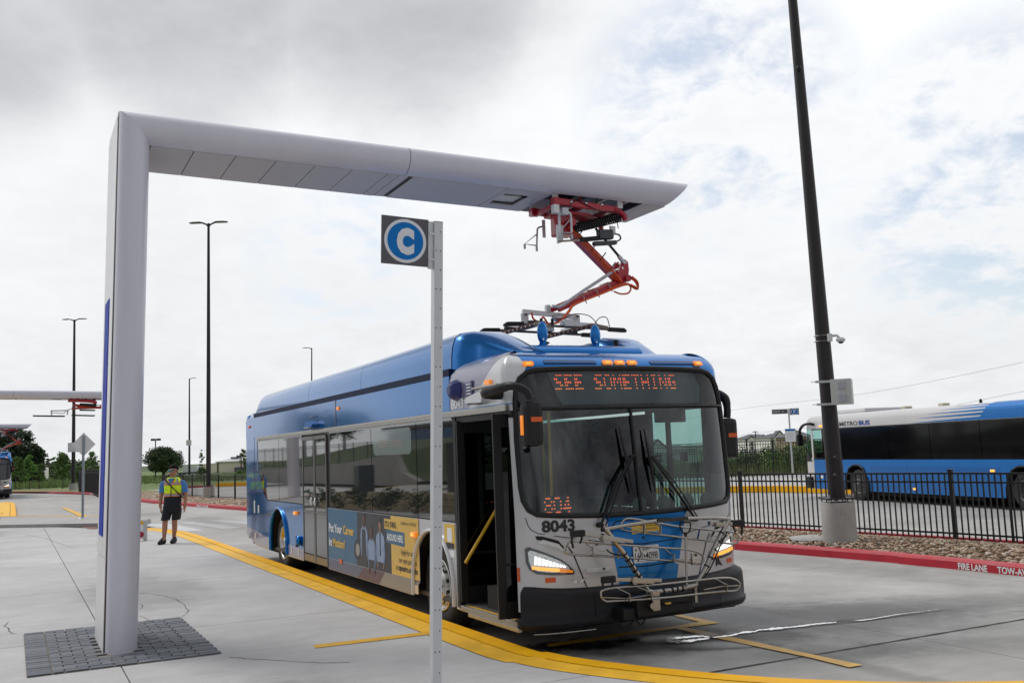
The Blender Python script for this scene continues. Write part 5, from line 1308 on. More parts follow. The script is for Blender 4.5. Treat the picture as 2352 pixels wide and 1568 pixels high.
# ---------------------------------------------------------------- island beyond the fence
isl = [(-30, 78), (-12, 74.5), (-8, 73.5), (8.4, 39.2), (9.3, 38.0), (10.65, 37.0), (12.4, 35.2), (14.5, 27.3), (17.5, 16), (30, 16), (26, 45), (9.5, 49), (0, 66), (-8, 78), (-30, 80)]
isl2 = [(-4, 44.8), (4, 41.2), (8.4, 39.2), (9.9, 38.0), (11.5, 35.6), (14.0, 28.2), (17.5, 15), (30, 15), (30, 47), (-2, 52)]
MBi = MB().prism([Vector((x, y, .225)) for x, y in isl2], (0, 0, -.4)); ws('island_pavement', MBi, CON)
def ykerb(P, th=.22, hh=.235):
    P = offs(P, .03); q = offs(P, th); mb = ribbon(P, P, 0, hh, Wd); b_ = ribbon(P, q, hh, hh + .002, Wd); mb.add(b_.v, b_.f); ws('yellow_kerb', mb, YK)
ykerb([(-4, 44.8), (4, 41.2), (8.4, 39.2), (9.9, 38.0), (11.5, 35.6), (14.0, 28.2), (17.5, 15)], -.25)
isl3 = [(-24.0, 78.9), (-12, 75.5), (-2, 72.6), (6, 70), (8, 73), (-6, 78.5), (-21, 80)]
ws('island_pavement', MB().prism([Vector((x, y, .28)) for x, y in isl3], (0, 0, -.3)), CON); ykerb([(-24.0, 78.9), (-12, 75.5), (-2, 72.6), (6, 70)], -.35, .30)
mbr = ribbon([(-26.4, 78.6), (-24.2, 78.95)], [(-26.3, 79.2), (-24.2, 79.5)], .14, .14, Wd); b_ = ribbon([(-26.4, 78.6), (-24.2, 78.95)], [(-26.4, 78.6), (-24.2, 78.95)], 0, .14, Wd); mbr.add(b_.v, b_.f); ws('red_kerb', mbr, RK_)
# kerb of the next two bays (yellow noses on the left)
D2, D3 = (-19.1, 28.5, 0), (-37.1, 57.6, 0)
KO2 = [p for p in KO if -19 < p[0] < 4.4]
kerb(KO2, None, offs(KO2, 1.1), off=D2); kerb(KO2, None, offs(KO2, 1.1), off=D3)
for D_ in (D2, D3):
    P = [W(u, s, .14) + Vector(D_) for u, s in offs(KO2, .5)] + [W(4.4, -9, .14) + Vector(D_), W(-19, -9, .14) + Vector(D_)]
    ws('bay_pavement', MB().prism(P, (0, 0, -.2)), CON)
# ---------------------------------------------------------------- gantry
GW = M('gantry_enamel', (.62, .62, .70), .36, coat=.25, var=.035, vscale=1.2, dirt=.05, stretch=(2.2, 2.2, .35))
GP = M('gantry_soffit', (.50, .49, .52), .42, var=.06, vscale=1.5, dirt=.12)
GWH = M('gantry_cover_lit_white', (.74, .74, .75), .4, var=.03, vscale=1.5, dirt=.08)  # matte white cover, made paler to carry the light falling from the left
GBL = M('deep_blue_panel', (.0, .028, .36), .6, spec=.2)
def gantry(base=(-.5, -3.25, .15), label=''):
    g = thing('charging_gantry', label, 'charging gantry', base)
    prof = [(-.14, 0), (-.08, .004), (-.03, .018), (.015, .045), (.05, .082), (.075, .125), (.087, .17), (.080, .215), (.058, .253), (.025, .283), (-.02, .302), (-.07, .31)]
    full = [(-1.10, .012), (-1.10, 0)] + prof + [(-1.10, .31)]
    zof = lambda s: 5.27 - .12 * (s + 3.01) / 6.5
    # column: closed section
    c = MB(); cp = [(-1.10, 0)] + prof + [(-1.10, .31)]
    c.rings([[Vector((u, -3.11 - q, .15)) for u, q in cp]] + [[Vector((u, -3.01 - q, 5.27 + q)) for u, q in cp]], False, True)
    c.build('column', GW, g)
    op = prof + [(-1.10, .31), (-1.10, .0)]
    def seg(s0, s1, corner=False, tip=False):
        r = []
        a = [Vector((u, -3.01 - q if corner else s0, zof(s0 if not corner else -3.01) + q)) for u, q in op]
        b = [Vector((u, (3.55 + q / .31 * .32) if tip else s1, zof(s1) + q)) for u, q in op]
        m_ = MB().rings([a, b], False, True, False)
        m_.build('arm_shell', GW, g)
        if tip: MB().add(b, [list(range(len(b)))]).build('end_cap', GW, g)
    seg(-3.01, -.172, corner=True); seg(-.165, 3.55, tip=True)
    MB().box(-1.09, -.10, -.173, -.164, zof(-.17) + .005, zof(-.17) + .304).build('shell_joint', JNT, g)
    # side cover with blue stripe
    def side(u, z, o=0.0): return Vector((u, -3.42 - o + .10 * (z - .15) / 5.12, z))
    cv_ = MB(); 
    for (z1_, z2_) in ((.16, 1.04), (1.055, 5.52)):
        P = [side(-1.09, z1_), side(-.06, z1_), side(-.06, z2_), side(-1.09, z2_)]; cvp_ = MB().prism(P, (0, -.012, 0)).build('side_cover', GWH, g)
    P = [side(-.86, 1.25, .012), side(-.40, 1.25, .012), side(-.40, 3.68, .012), side(-.86, 3.68, .012)]; MB().prism(P, (0, -.008, 0)).build('blue_stripe', GBL, g)
    P = [side(-.058, .16, -.004), side(-.040, .16, -.004), side(-.040, 5.56, -.004), side(-.058, 5.56, -.004)]; MB().prism(P, (0, -.010, 0)).build('cover_joint', JNT, g)
    js = [-3.0, -2.56, -2.12, -1.68, -1.24, -.81, -.38, -.24]
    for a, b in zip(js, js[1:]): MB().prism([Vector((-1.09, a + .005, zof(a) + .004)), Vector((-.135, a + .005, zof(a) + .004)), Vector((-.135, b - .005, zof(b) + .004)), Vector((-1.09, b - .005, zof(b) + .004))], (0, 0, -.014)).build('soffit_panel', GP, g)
    MB().box(-1.09, -.135, -.236, -.055, zof(-.2) + .012, zof(-.2) + .03).build('joint_channel', M('gantry_soffit_dark', (.10, .095, .11), .6), g); MB().box(-1.09, -.135, -.232, -.115, zof(-.2) - .006, zof(-.2) + .008).build('joint_strip', GP, g)
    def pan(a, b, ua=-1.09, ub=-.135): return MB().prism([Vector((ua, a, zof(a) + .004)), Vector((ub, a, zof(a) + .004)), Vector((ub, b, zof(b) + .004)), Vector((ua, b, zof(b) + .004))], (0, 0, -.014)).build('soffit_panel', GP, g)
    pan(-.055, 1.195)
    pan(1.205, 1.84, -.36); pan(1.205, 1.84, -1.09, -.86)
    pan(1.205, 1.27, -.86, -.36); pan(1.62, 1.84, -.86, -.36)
    lm = MB().box(-.86, -.36, 1.27, 1.62, zof(1.4) + .05, zof(1.4) + .06).build('lamp_recess', BLACK, g)
    MB().box(-.82, -.55, 1.29, 1.60, zof(1.4) + .02, zof(1.4) + .045, .01).build('lamp_glass', M('lamp_diffuser', (.62, .63, .60), .3), lm)
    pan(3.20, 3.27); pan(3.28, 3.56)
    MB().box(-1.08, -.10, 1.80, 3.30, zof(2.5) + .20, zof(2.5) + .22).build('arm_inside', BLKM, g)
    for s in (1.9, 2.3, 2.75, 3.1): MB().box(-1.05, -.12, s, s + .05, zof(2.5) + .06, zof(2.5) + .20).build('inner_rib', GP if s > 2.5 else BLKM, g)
    MB().box(-.30, -.20, 1.95, 3.2, zof(2.5) + .10, zof(2.5) + .16).build('cable_duct', BLKM, g)
    MB().tube([(-.4, 2.62, 5.40), (-.42, 2.66, 5.25), (-.45, 2.68, 5.12)], .012, 6).build('earth_cable', M('green_cable', (.01, .25, .08), .5), g)
    MB().tube([(-.4, 2.35, 5.40), (-.42, 2.40, 5.25), (-.45, 2.44, 5.15)], .022, 8).build('red_hose', RED, g)
    MB().cyl((-1.0, 3.35, 5.15), (-1.0, 3.37, 5.02), .008, .008, 6).build('drain_pin', STEEL, g)
    return g
GA = gantry(label='pale lavender steel charging gantry arching over the bus, dark blue stripe on its column')
DL2, DL3 = (D2[0], D2[1], -.38), (D3[0], D3[1], -.28)
g2 = copy_tree(GA, DL2, label='second pale gantry arm reaching in from the left edge, folded red pantograph below'); g3 = copy_tree(GA, DL3, label='third gantry arm, only its slanted tip showing at the left edge above the trees')
# ---------------------------------------------------------------- pantograph, lowered onto the bus
def panto(base=(-.5, 2.4, 5.2), label=''):
    p = thing('pantograph', label, 'pantograph', base); R_ = RED
    def pr(name, mb, mat, par=None): return mb.build(name, mat, par or p)
    def V(u, s, w): return Vector((u, s, w))
    for u in (-.2, -.8):
        b = MB().beam((u, 1.90, 5.10), (u, 2.84, 5.05), .06, .085, (0, 0, 1), .008); 
        k = pr('frame_beam', b, R_)
        c_ = curve([(u, 2.78, 5.05), (u, 2.88, 5.03), (u, 2.94, 4.98), (u, 2.955, 4.92)], 4); pr('beam_horn', MB().tube(c_, [.045] * len(c_), 8, flat=.7), R_, k)
        pr('beam_lug', MB().beam((u, 1.89, 5.14), (u, 1.89, 5.04), .065, .10), R_, k)
        for s in (2.12, 2.34, 2.58): pr('frame_bolt', MB().lathe([(.001, .022), (.016, .018), (.022, 0)], (u + .031, s, 5.10), (1, 0, 0), 10), CHROME, k)
        for s in (1.90, 2.88): pr('hanger', MB().box(u - .012, u + .012, s - .04, s + .04, 5.10 if s < 2 else 5.08, 5.36, .004), WHITEM, k)
    for s in (1.93, 2.3, 2.76): pr('cross_tube', MB().beam((-.8, s, 5.06), (-.2, s, 5.06), .05, .06, (0, 0, 1), .006), R_)
    pr('base_plate', MB().prism([V(-.70, 2.0, 4.99), V(-.30, 2.0, 4.99), V(-.30, 2.45, 4.97), V(-.5, 2.75, 4.97), V(-.7, 2.5, 4.97)], (0, 0, .03)), R_)
    pr('pivot_block', MB().box(-.62, -.38, 2.05, 2.30, 4.72, 5.0, .02), R_)
    pr('pivot_tube', MB().cyl((-.75, 2.18, 4.86), (-.25, 2.18, 4.86), .05, .05, 14), R_)
    # arms
    ua = pr('upper_arm', MB().beam((-.5, 2.18, 4.88), (-.5, 2.97, 4.20), .13, .10, (0, 0, 1), .02), R_)
    for k in range(5):
        u = -.46 + k * .024; o = .048
        d = Vector((0, .79, -.68)).normalized(); n = Vector((0, -.68, -.79)).normalized() * -1
        pt = [V(u, 2.2, 4.88), V(u, 2.55, 4.585), V(u, 2.92, 4.25), V(u, 2.99, 4.17)]
        pr('power_cable', MB().tube([q + Vector((.0, -.045, -.048)) + Vector((.03, 0, 0)) for q in pt], .0125, 6), ORANGE, ua)
    for t in (.2, .45, .62, .8): q = V(-.42, 2.18 + .79 * t, 4.88 - .68 * t); pr('cable_clamp', MB().tube([q + Vector((.09, -.05, -.06)), q + Vector((.09, .04, .045))], .008, 5), BLACK, ua)
    kn = MB(); kn.prism([V(-.60, 2.93, 4.23), V(-.60, 3.0, 4.41), V(-.60, 3.055, 4.445), V(-.60, 3.10, 4.41), V(-.60, 3.11, 4.30), V(-.60, 3.08, 4.16), V(-.60, 2.98, 4.12)], (.03, 0, 0)); kn.prism([V(-.43, 2.93, 4.23), V(-.43, 3.0, 4.41), V(-.43, 3.055, 4.445), V(-.43, 3.10, 4.41), V(-.43, 3.11, 4.30), V(-.43, 3.08, 4.16), V(-.43, 2.98, 4.12)], (.03, 0, 0)); K = pr('knee_plate', kn, R_); K['kind'] = 'stuff'
    pr('knee_joint', MB().cyl((-.66, 3.06, 4.18), (-.34, 3.06, 4.18), .045, .045, 14), R_, K)
    for s, w in ((3.05, 4.40), (3.0, 4.32)): pr('knee_bolt', MB().cyl((-.62, s, w), (-.385, s, w), .018, .018, 8), CHROME, K)
    la = MB().beam((-.58, 3.05, 4.18), (-.54, 1.92, 3.73), .055, .075, (0, 0, 1), .012).beam((-.42, 3.03, 4.17), (-.46, 2.02, 3.74), .055, .075, (0, 0, 1), .012); la_ = pr('lower_arm', la, R_)
    for k in range(2):
        pr('power_cable', MB().tube(curve([V(-.37 + .04 * k, 3.10, 4.20), V(-.36 + .04 * k, 3.18, 4.13), V(-.36, 3.21, 4.05), V(-.36 + .03 * k, 3.16, 4.045 + .012 * k), V(-.36 + .03 * k, 2.99, 4.105 - .02 * k), V(-.37 + .03 * k, 2.6, 3.945), V(-.38 + .03 * k, 2.22, 3.80), V(-.38 + .03 * k, 2.12, 3.70), V(-.40 + .03 * k, 2.0, 3.58), V(-.42 + .03 * k, 1.88, 3.545), V(-.44, 1.72, 3.56)], 5), .0135, 7), ORANGE, la_)
    pr('power_cable', MB().tube(curve([V(-.40, 3.08, 4.12), V(-.38, 3.11, 4.05), V(-.36, 3.05, 3.98), V(-.37, 2.94, 3.965), V(-.40, 2.85, 4.0)], 5), .012, 6), ORANGE, la_)
    for t in (.25, .45, .65): q = V(-.42, 3.03 - 1.01 * t, 4.17 - .43 * t); pr('cable_clamp', MB().tube([q + Vector((.05, .03, -.07)), q + Vector((.05, -.03, .05)), q + Vector((-.16, -.03, .05))], .008, 5), STEEL, la_)
    pr('guide_rod', MB().tube([V(-.36, 2.86, 4.28), V(-.36, 2.35, 3.98), V(-.36, 2.05, 3.79), V(-.36, 1.97, 3.755), V(-.36, 1.88, 3.765)], .022, 8), M('rod_grey', (.50, .50, .54), .4))
    pr('strut', MB().tube([V(-.38, 2.60, 4.83), V(-.38, 2.95, 4.47)], .018, 8), BLKM); pr('strut_end', MB().beam((-.38, 2.94, 4.48), (-.38, 3.03, 4.38), .04, .04), GALV)
    for u, a, b in ((-.28, (2.24, 4.79), (2.93, 4.98)), (-.62, (2.24, 4.84), (2.9, 5.0))):
        A1, B1 = V(u, *a), V(u, *b); ax = (B1 - A1); L_ = ax.length; ax.normalize(); e1 = Vector((1, 0, 0)); e2 = ax.cross(e1)
        n__ = 19 * 10; pr('coil_spring', MB().tube([A1 + ax * (L_ * i / n__) + e1 * (.056 * cos(2 * pi * i / 10)) + e2 * (.056 * sin(2 * pi * i / 10)) for i in range(n__ + 1)], .0105, 5), BLKM)
        pr('spring_core', MB().cyl(A1, B1, .03, .03, 8), DARK)
        pr('spring_rod', MB().cyl(B1, B1 + ax * .12, .011, .011, 6), BLKM)
    pr('piston_rod', MB().cyl(V(-.3, 1.98, 4.60), V(-.3, 2.32, 4.64), .014, .014, 8), STEEL)
    pr('actuator', MB().beam(V(-.3, 2.30, 4.64), V(-.3, 2.72, 4.70), .06, .06, (0, 0, 1), .015), BLACK); pr('actuator_motor', MB().beam(V(-.3, 2.58, 4.73), V(-.3, 2.80, 4.74), .10, .13, (0, 0, 1), .02), M('grey_motor', (.05, .055, .065), .4)); pr('actuator_motor', MB().beam(V(-.3, 2.5, 4.60), V(-.3, 2.86, 4.64), .07, .06, (0, 0, 1), .02), M('grey_motor', (.05, .055, .065), .4))
    pr('motor_cable', MB().tube(curve([V(-.28, 2.84, 4.75), V(-.28, 2.90, 4.74), V(-.28, 2.92, 4.69), V(-.28, 2.86, 4.65)], 4), .011, 6), BLACK)
    pr('link_plate', MB().prism([V(-.33, 2.78, 4.86), V(-.33, 2.86, 4.86), V(-.33, 2.86, 4.76), V(-.33, 2.80, 4.70)], (.03, 0, 0)), WHITEM)
    pr('link_plate', MB().prism([V(-.33, 1.97, 4.82), V(-.33, 2.06, 4.82), V(-.33, 2.05, 4.60), V(-.33, 1.97, 4.57)], (.03, 0, 0)), GALV); pr('link_plate', MB().prism([V(-.40, 1.96, 4.95), V(-.40, 2.14, 4.95), V(-.40, 2.09, 4.68), V(-.40, 2.03, 4.68)], (.03, 0, 0)), R_)
    pr('junction_box', MB().box(-.18, -.10, 1.82, 1.90, 4.92, 5.03, .006), WHITEM); pr('junction_box', MB().box(-.17, -.08, 1.93, 2.02, 4.90, 4.99, .006), GALV)
    for (q, u) in (([(2.05, 5.0), (2.05, 4.76)], -.8), ([(1.95, 4.97), (1.94, 4.68)], -.2)):
        pr('sensor_plate', MB().beam(V(u, *q[0]), V(u, *q[1]), .045, .012), WHITEM)
    pr('sensor_bracket', MB().tube(curve([V(-.8, 2.03, 4.91), V(-.8, 1.96, 4.88), V(-.8, 1.945, 4.80), V(-.8, 1.93, 4.62)], 4), .013, 6), GALV)
    pr('sensor_bracket', MB().tube([V(-.8, 1.93, 4.645), V(-.8, 1.75, 4.655), V(-.8, 1.94, 4.80)], .010, 5), GALV)
    for s, w in ((1.75, 4.62), (1.93, 4.60)): pr('sensor', MB().cyl(V(-.8, s, w + .03), V(-.8, s, w - .03), .017, .017, 8), GALV)
    pr('sensor_bracket', MB().tube(curve([V(-.2, 2.02, 4.93), V(-.2, 2.07, 4.965), V(-.2, 2.12, 4.93), V(-.2, 2.12, 4.70)], 4), .014, 6), WHITEM); pr('sensor_bracket', MB().tube([V(-.2, 2.12, 4.70), V(-.2, 1.94, 4.69), V(-.2, 2.11, 4.88)], .010, 5), GALV)
    for s, w in ((1.94, 4.66), (2.12, 4.65)): pr('sensor', MB().cyl(V(-.2, s, w + .03), V(-.2, s, w - .03), .017, .017, 8), GALV)
    pr('slack_cable', MB().tube(curve([V(-.17, 1.9, 5.0), V(-.17, 2.1, 5.06), V(-.16, 2.2, 5.12), V(-.16, 2.4, 5.05), V(-.16, 2.6, 5.0), V(-.16, 2.85, 5.03)], 5), .006, 5), BLACK)
    # contact head
    h = pr('contact_head', MB().beam(V(-.5, 1.52, 3.705), V(-.5, 2.33, 3.655), .045, .06, (0, 0, 1), .004), WHITEM)
    pr('head_lug', MB().box(-.53, -.47, 1.86, 1.92, 3.70, 3.80, .006), GALV, h)
    for s in (1.55, 2.31):
        pr('head_leg', MB().box(-.515, -.485, s - .05, s + .05, 3.52, 3.68, .004), WHITEM, h); pr('head_shoe', MB().box(-.56, -.44, s - .03, s + .08, 3.50, 3.58, .01), GALV, h)
        pr('head_bolt', MB().cyl(V(-.47, s, 3.66), V(-.44, s, 3.66), .014, .014, 6), BLKM, h)
    for u, s0, w0, s1, w1 in ((-.12, 1.30, 3.49, 2.58, 3.45), (-.62, 1.22, 3.475, 2.48, 3.44)):
        b = pr('contact_strip', MB().beam(V(u, s0, w0), V(u, s1, w1), .04, .028, (0, 0, 1), .004), M('strip_grey', (.10, .085, .075), .5, .5), h)
        for (a_, sg) in ((s0, -1), (s1, 1)):
            w = w0 if sg < 0 else w1
            pr('strip_tip', MB().prism([V(u - .03, a_ - sg * .02, w + .025), V(u - .03, a_ + sg * .20, w + .02), V(u - .03, a_ + sg * .24, w - .01), V(u - .03, a_ + sg * .23, w - .035), V(u - .03, a_ - sg * .02, w - .025)], (.06, 0, 0)), BLACK, b)
        pr('strip_cap', MB().beam(V(u, s0 + .10, w0 + .03), V(u, s0 + .32, w0 + .027), .05, .03), BLACK, b); pr('strip_cap', MB().beam(V(u, s1 - .32, w1 + .03), V(u, s1 - .10, w1 + .027), .05, .03), BLACK, b)
    pr('head_frame', MB().beam(V(-.12, 1.85, 3.51), V(-.12, 2.35, 3.49), .03, .06), WHITEM, h); pr('head_frame', MB().beam(V(-.7, 1.6, 3.51), V(-.12, 1.6, 3.51), .04, .05), GALV, h); pr('head_frame', MB().beam(V(-.7, 2.2, 3.49), V(-.12, 2.2, 3.49), .04, .05), GALV, h)
    for c_ in ([(-.4, 1.60, 3.68), (-.4, 1.62, 3.60), (-.38, 1.70, 3.56), (-.36, 1.74, 3.62), (-.36, 1.80, 3.55)], [(-.4, 2.05, 3.6), (-.3, 2.15, 3.66), (-.25, 2.35, 3.64), (-.2, 2.45, 3.52)], [(-.15, 2.35, 3.5), (-.15, 2.45, 3.60), (-.15, 2.56, 3.60), (-.15, 2.60, 3.46)]):
        pr('head_cable', MB().tube(curve(c_, 5), .006 if c_[0][1] > 2 else .013, 5), BLACK if c_[0][1] > 2 else ORANGE, h)
    for s in (1.70, 1.86): pr('plug', MB().cyl(V(-.34, s, 3.60), V(-.34, s, 3.50), .02, .02, 8), BLACK, h)
    pr('head_hinge', MB().ell(V(-.45, 2.02, 3.63), .08, .10, .055, 12, 8), GALV, h)
    for (u, s) in ((-.1, 1.95), (-.6, 1.95)): pr('head_block', MB().box(u - .04, u + .04, s - .06, s + .06, 3.47, 3.56, .008), WHITEM, h)
    return p
PA = panto(label='red pantograph with orange cables unfolded down from gantry arm onto the bus roof')
copy_tree(PA, DL3, label='far red pantograph under the third gantry tip at the left edge')
def folded(off):
    b0 = Vector((-.5, 2.4, 5.2)); p = thing('pantograph', 'folded red pantograph tucked up under the second gantry arm at left', 'pantograph', b0); p.location = p.location + Vector(off)
    def pr(n_, mb, mat, par=None): return mb.build(n_, mat, par or p)
    for u in (-.2, -.8):
        pr('frame_beam', MB().tube(curve([(u, 1.9, 5.08), (u, 2.0, 5.12), (u, 2.8, 5.07), (u, 2.95, 4.97)], 4), .05, 8), RED)
        for s in (1.95, 2.25, 2.55, 2.88): pr('hanger', MB().box(u - .012, u + .012, s - .03, s + .03, 5.08, 5.3), BLKM)
    pr('upper_arm', MB().beam((-.5, 2.05, 4.93), (-.5, 3.1, 4.80), .13, .10, (0, 0, 1), .02), RED); pr('lower_arm', MB().beam((-.45, 3.15, 4.80), (-.45, 2.0, 4.78), .16, .08, (0, 0, 1), .02), RED)
    for k in range(3): pr('power_cable', MB().tube(curve([(-.35, 2.2, 4.90 - k * .03), (-.35, 3.1, 4.76), (-.35, 3.35, 4.80), (-.35, 3.38, 4.92), (-.35, 3.2, 4.90), (-.35, 2.3, 4.96)], 4), .015, 6), ORANGE)
    pr('coil_spring', MB().tube([(-.25, 2.3, 4.94), (-.25, 2.95, 4.90)], .055, 10), BLKM); pr('actuator', MB().beam((-.3, 2.3, 4.70), (-.3, 2.9, 4.68), .06, .06), BLACK)
    pr('knee_joint', MB().cyl((-.6, 3.15, 4.84), (-.3, 3.15, 4.84), .07, .07, 12), RED)
    pr('guide_rod', MB().tube(curve([(-.4, 2.1, 4.78), (-.4, 1.8, 4.70), (-.4, 1.7, 4.58), (-.4, 1.45, 4.60), (-.4, 1.2, 4.62)], 4), .02, 6), WHITEM)
    h = pr('contact_head', MB().beam((-.5, 1.2, 4.70), (-.5, 1.9, 4.70), .045, .05), WHITEM)
    for s in (1.25, 1.85): pr('head_leg', MB().box(-.52, -.48, s - .03, s + .03, 4.52, 4.70), WHITEM, h)
    for u in (-.2, -.7):
        for s0, s1 in ((.55, 1.75), (2.0, 2.9)): pr('contact_strip', MB().beam((u, s0, 4.50), (u, s1, 4.46), .05, .035), BLACK, h)
folded(DL2)
# second and third bus: the far one at the left edge
b3 = copy_tree(BUS, D3, label='far blue and silver bus facing the camera, cut by the left edge')
# ---------------------------------------------------------------- second bus (behind the fence)
h2 = Vector((-.255, .967, 0)).normalized(); l2 = Vector((-h2.y, h2.x, 0)); P2 = Vector((10.67, 31.2, 0)) - l2 * 2.59 + h2 * .8
B2 = thing('city_bus', 'blue bus with white front and long black windows behind the low fence at right', 'bus', P2, bay=False, rz=atan2(h2.y, h2.x))
B2W = M('bus_white_paint', (.60, .60, .61), .3, coat=.5, var=.03, vscale=.8); B2B = M('bus_azure_paint', (.0, .155, .50), .35, .3, coat=.2, var=.03, vscale=.8); B2B2 = M('bus_azure_panel', (.0, .125, .41), .35, .3, coat=.2, var=.03, vscale=.8)
def lp(P, nm, mt, o=0.0, th=.01, **k): return sidepoly(P, nm, mt, B2, off=o, th=th, street=True, **k)
lp([(-9.9, .32), (-8.46, .32), (-8.44, .62), (-8.20, 1.10), (-7.95, 1.20), (-7.65, 1.20), (-7.40, 1.08), (-7.16, .62), (-7.14, .32), (-1.46, .32), (-1.44, .62), (-1.20, 1.08), (-.95, 1.20), (-.65, 1.20), (-.40, 1.08), (-.16, .62), (-.14, .32), (1.60, .32), (1.60, 1.36), (-9.9, 1.36)], 'side_panel', B2B)
for a, b in ((-7.0, -5.2), (-5.17, -3.3), (-3.27, -1.55)): lp([(a, .36), (b, .36), (b, 1.15), (a, 1.15)], 'access_panel', B2B2, .004, .004)
for a, b in ((-2.5, 1.05), (-4.4, -2.52), (-6.4, -4.42), (-8.3, -6.42), (-9.85, -8.32)): lp([(a, 1.37), (b, 1.37), (b, 2.42), (a, 2.42)], 'side_window', M('black_bus_glass', (.003, .003, .004), .06, spec=.3), .002, .01)
lp([(1.09, 1.37), (1.60, 1.37), (1.60, 2.42), (1.09, 2.42)], 'driver_window', TEAL, 0, 0)
lp([(1.10, 1.80), (1.60, 1.80), (1.60, 1.82), (1.10, 1.82)], 'window_bar', BLACK, .01, .01)
lp([(-9.9, 2.42), (1.62, 2.42), (1.62, 2.46), (-9.9, 2.46)], 'gutter', BLACK, .02, .02)
for (a, b) in ((-L0, L0),):
    patch([(SU(1.62), .32), (L0, .32), (L0, 1.42), (SU(1.62), 1.42)], 'front_panel', B2W, B2)
patch([(SU(-9.9), 2.46), (CU(-9.9), 2.46), (CU(-9.9), HE), (SU(-9.9), HE)], 'roof_side', B2W, B2)
patch([(SU(1.60), 1.42), (SU(1.70), 1.42), (SU(1.70), 2.46), (SU(1.60), 2.46)], 'front_post', B2W, B2)
patch([(SU(1.70), 1.42), (L0, 1.42), (L0, 2.46), (SU(1.70), 2.46)], 'windscreen', TEAL, B2, 0, 0)
patch([(SU(1.70), 1.30), (L0, 1.30), (L0, 1.55), (-.9, 1.60), (SU(1.9), 1.62)], 'windscreen_base', BLACK, B2, .01)
patch([(SU(1.72), .34), (L0, .34), (L0, .74), (SU(1.72), .74)], 'front_bumper', BUMP, B2, .10, .10)
deck2 = [S(a, HE, -.002) for a in [-L0 + 2 * L0 * i / 30 for i in range(31)]][::-1] + [Vector((-9.9, 2 * HW - R0, HB + R0)), Vector((-9.9, R0, HB + R0))]
MB().prism(deck2, (0, 0, -.03)).build('roof_deck', B2W, B2, local=True)
def B2b(mb, nm, mt, par=None): return mb.build(nm, mt, par or B2, local=True)
B2b(MB().box(-.9, .95, .4, 2.2, 2.9, 3.10, .09), 'roof_unit', B2W)
for u in (-2.3, -4.0): B2b(MB().box(u, u + .22, 1.5, 1.75, 2.93, 3.06, .03), 'roof_vent', M('cream_plastic', (.55, .52, .40), .5))
B2b(MB().cyl((-5.6, 1.8, 2.93), (-5.6, 1.8, 3.08), .05, .03, 10), 'antenna', BLACK)
# blue speed streaks on the roof side
patch([(SU(-9.9), 2.47), (SU(-6.4), 2.47), (SU(-6.9), HE - .02), (SU(-9.9), HE - .02)], 'roof_side_blue', B2B, B2, .004, .002)
for a, tip, h0, h1 in ((-6.6, -3.6, 2.47, 2.56), (-6.6, -3.9, 2.60, 2.67), (-6.7, -4.4, 2.71, 2.77), (-6.8, -4.9, 2.81, 2.86), (-6.85, -5.4, 2.90, 2.94)):
    patch([(SU(a), h0), (SU(tip), h0 + .01), (SU(a), h1)], 'speed_streak', B2B, B2, .006, .002)
tm = lambda u0_, w0_: (lambda x, y: Vector((u0_ - x, 2 * HW + .008, w0_ + y)))
text('METRO', .20, tm(-.05, 2.515), 'bus_lettering', BLKP, B2, width=1.0, bold=.003); text('BUS', .20, tm(-1.11, 2.515), 'bus_lettering', M('print_blue', (.01, .05, .30), .4), B2, width=.57, bold=.008)
text('S', .18, tm(.33, 2.52), 'bus_lettering', BLKP, B2, width=.12, bold=.004)
bdg = lp([(a_ - .29, b_) for a_, b_ in [(.46, 2.52), (.40, 2.52), (.405, 2.60), (.37, 2.64), (.33, 2.60), (.335, 2.52), (.27, 2.52), (.30, 2.66), (.37, 2.70), (.44, 2.66)]], 'capitol_emblem', BLKP, .006, .003)
for u, w in ((1.05, 2.55), (.05, 1.08), (-6.75, 1.05), (-3.6, .46)): B2b(MB().box(u - .07, u + .07, 2.59, 2.62, w - .03, w + .03, .008), 'side_marker_lamp', AMBL)
lp([(1.12, .70), (1.30, .70), (1.30, .80), (1.12, .80)], 'side_sticker', WHT, .004, .003)
for uc in (-.8, -7.8):
    pth = [(uc - .62, .34), (uc - .60, .62), (uc - .38, 1.06), (uc - .15, 1.17), (uc + .15, 1.17), (uc + .38, 1.06), (uc + .60, .62), (uc + .62, .34)]
    B2b(MB().tube([(u, 2.592, w) for u, w in pth], .05, 6, flat=.6), 'wheel_arch_trim', BLACK)
    wb = MB()
    for (u1, w1), (u2, w2) in zip(pth, pth[1:]): wb.add([(u1, 2.58, w1), (u2, 2.58, w2), (u2, 1.95, w2), (u1, 1.95, w1)], [(0, 1, 2, 3)])
    wb.add([(u, 1.95, w) for u, w in pth], [list(range(len(pth)))]); B2b(wb, 'wheel_well', DARK)
for u_, s_, g__, r__ in ((-.8, 2.55, 1, False), (-7.8, 2.55, 1, True), (-.8, .05, -1, False), (-7.8, .05, -1, True)): wheel(B2, u_, s_, g__, r__, rimm=M('dark_rim', (.12, .115, .11), .5, .6, var=.3, vscale=8))  # darker, mottled rims on this bus
B2b(MB().box(-9.9, 1.6, .0, .03, .32, 2.5), 'far_side_wall', B2B); B2b(MB().box(-9.95, -9.85, .01, 2.58, .4, 2.9, .04), 'rear_end', B2B); B2b(MB().box(-9.8, 1.55, .05, 2.5, .33, .4), 'floor', DARK); B2b(MB().box(-6, -.7, .3, 2.3, .18, .35), 'chassis', DARK)
B2b(MB().box(.85, .9, .1, 2.5, .4, 2.4), 'partition', DARK); B2b(MB().box(1.0, 1.35, 1.7, 2.2, .5, 1.7, .05), 'driver_seat', ST)
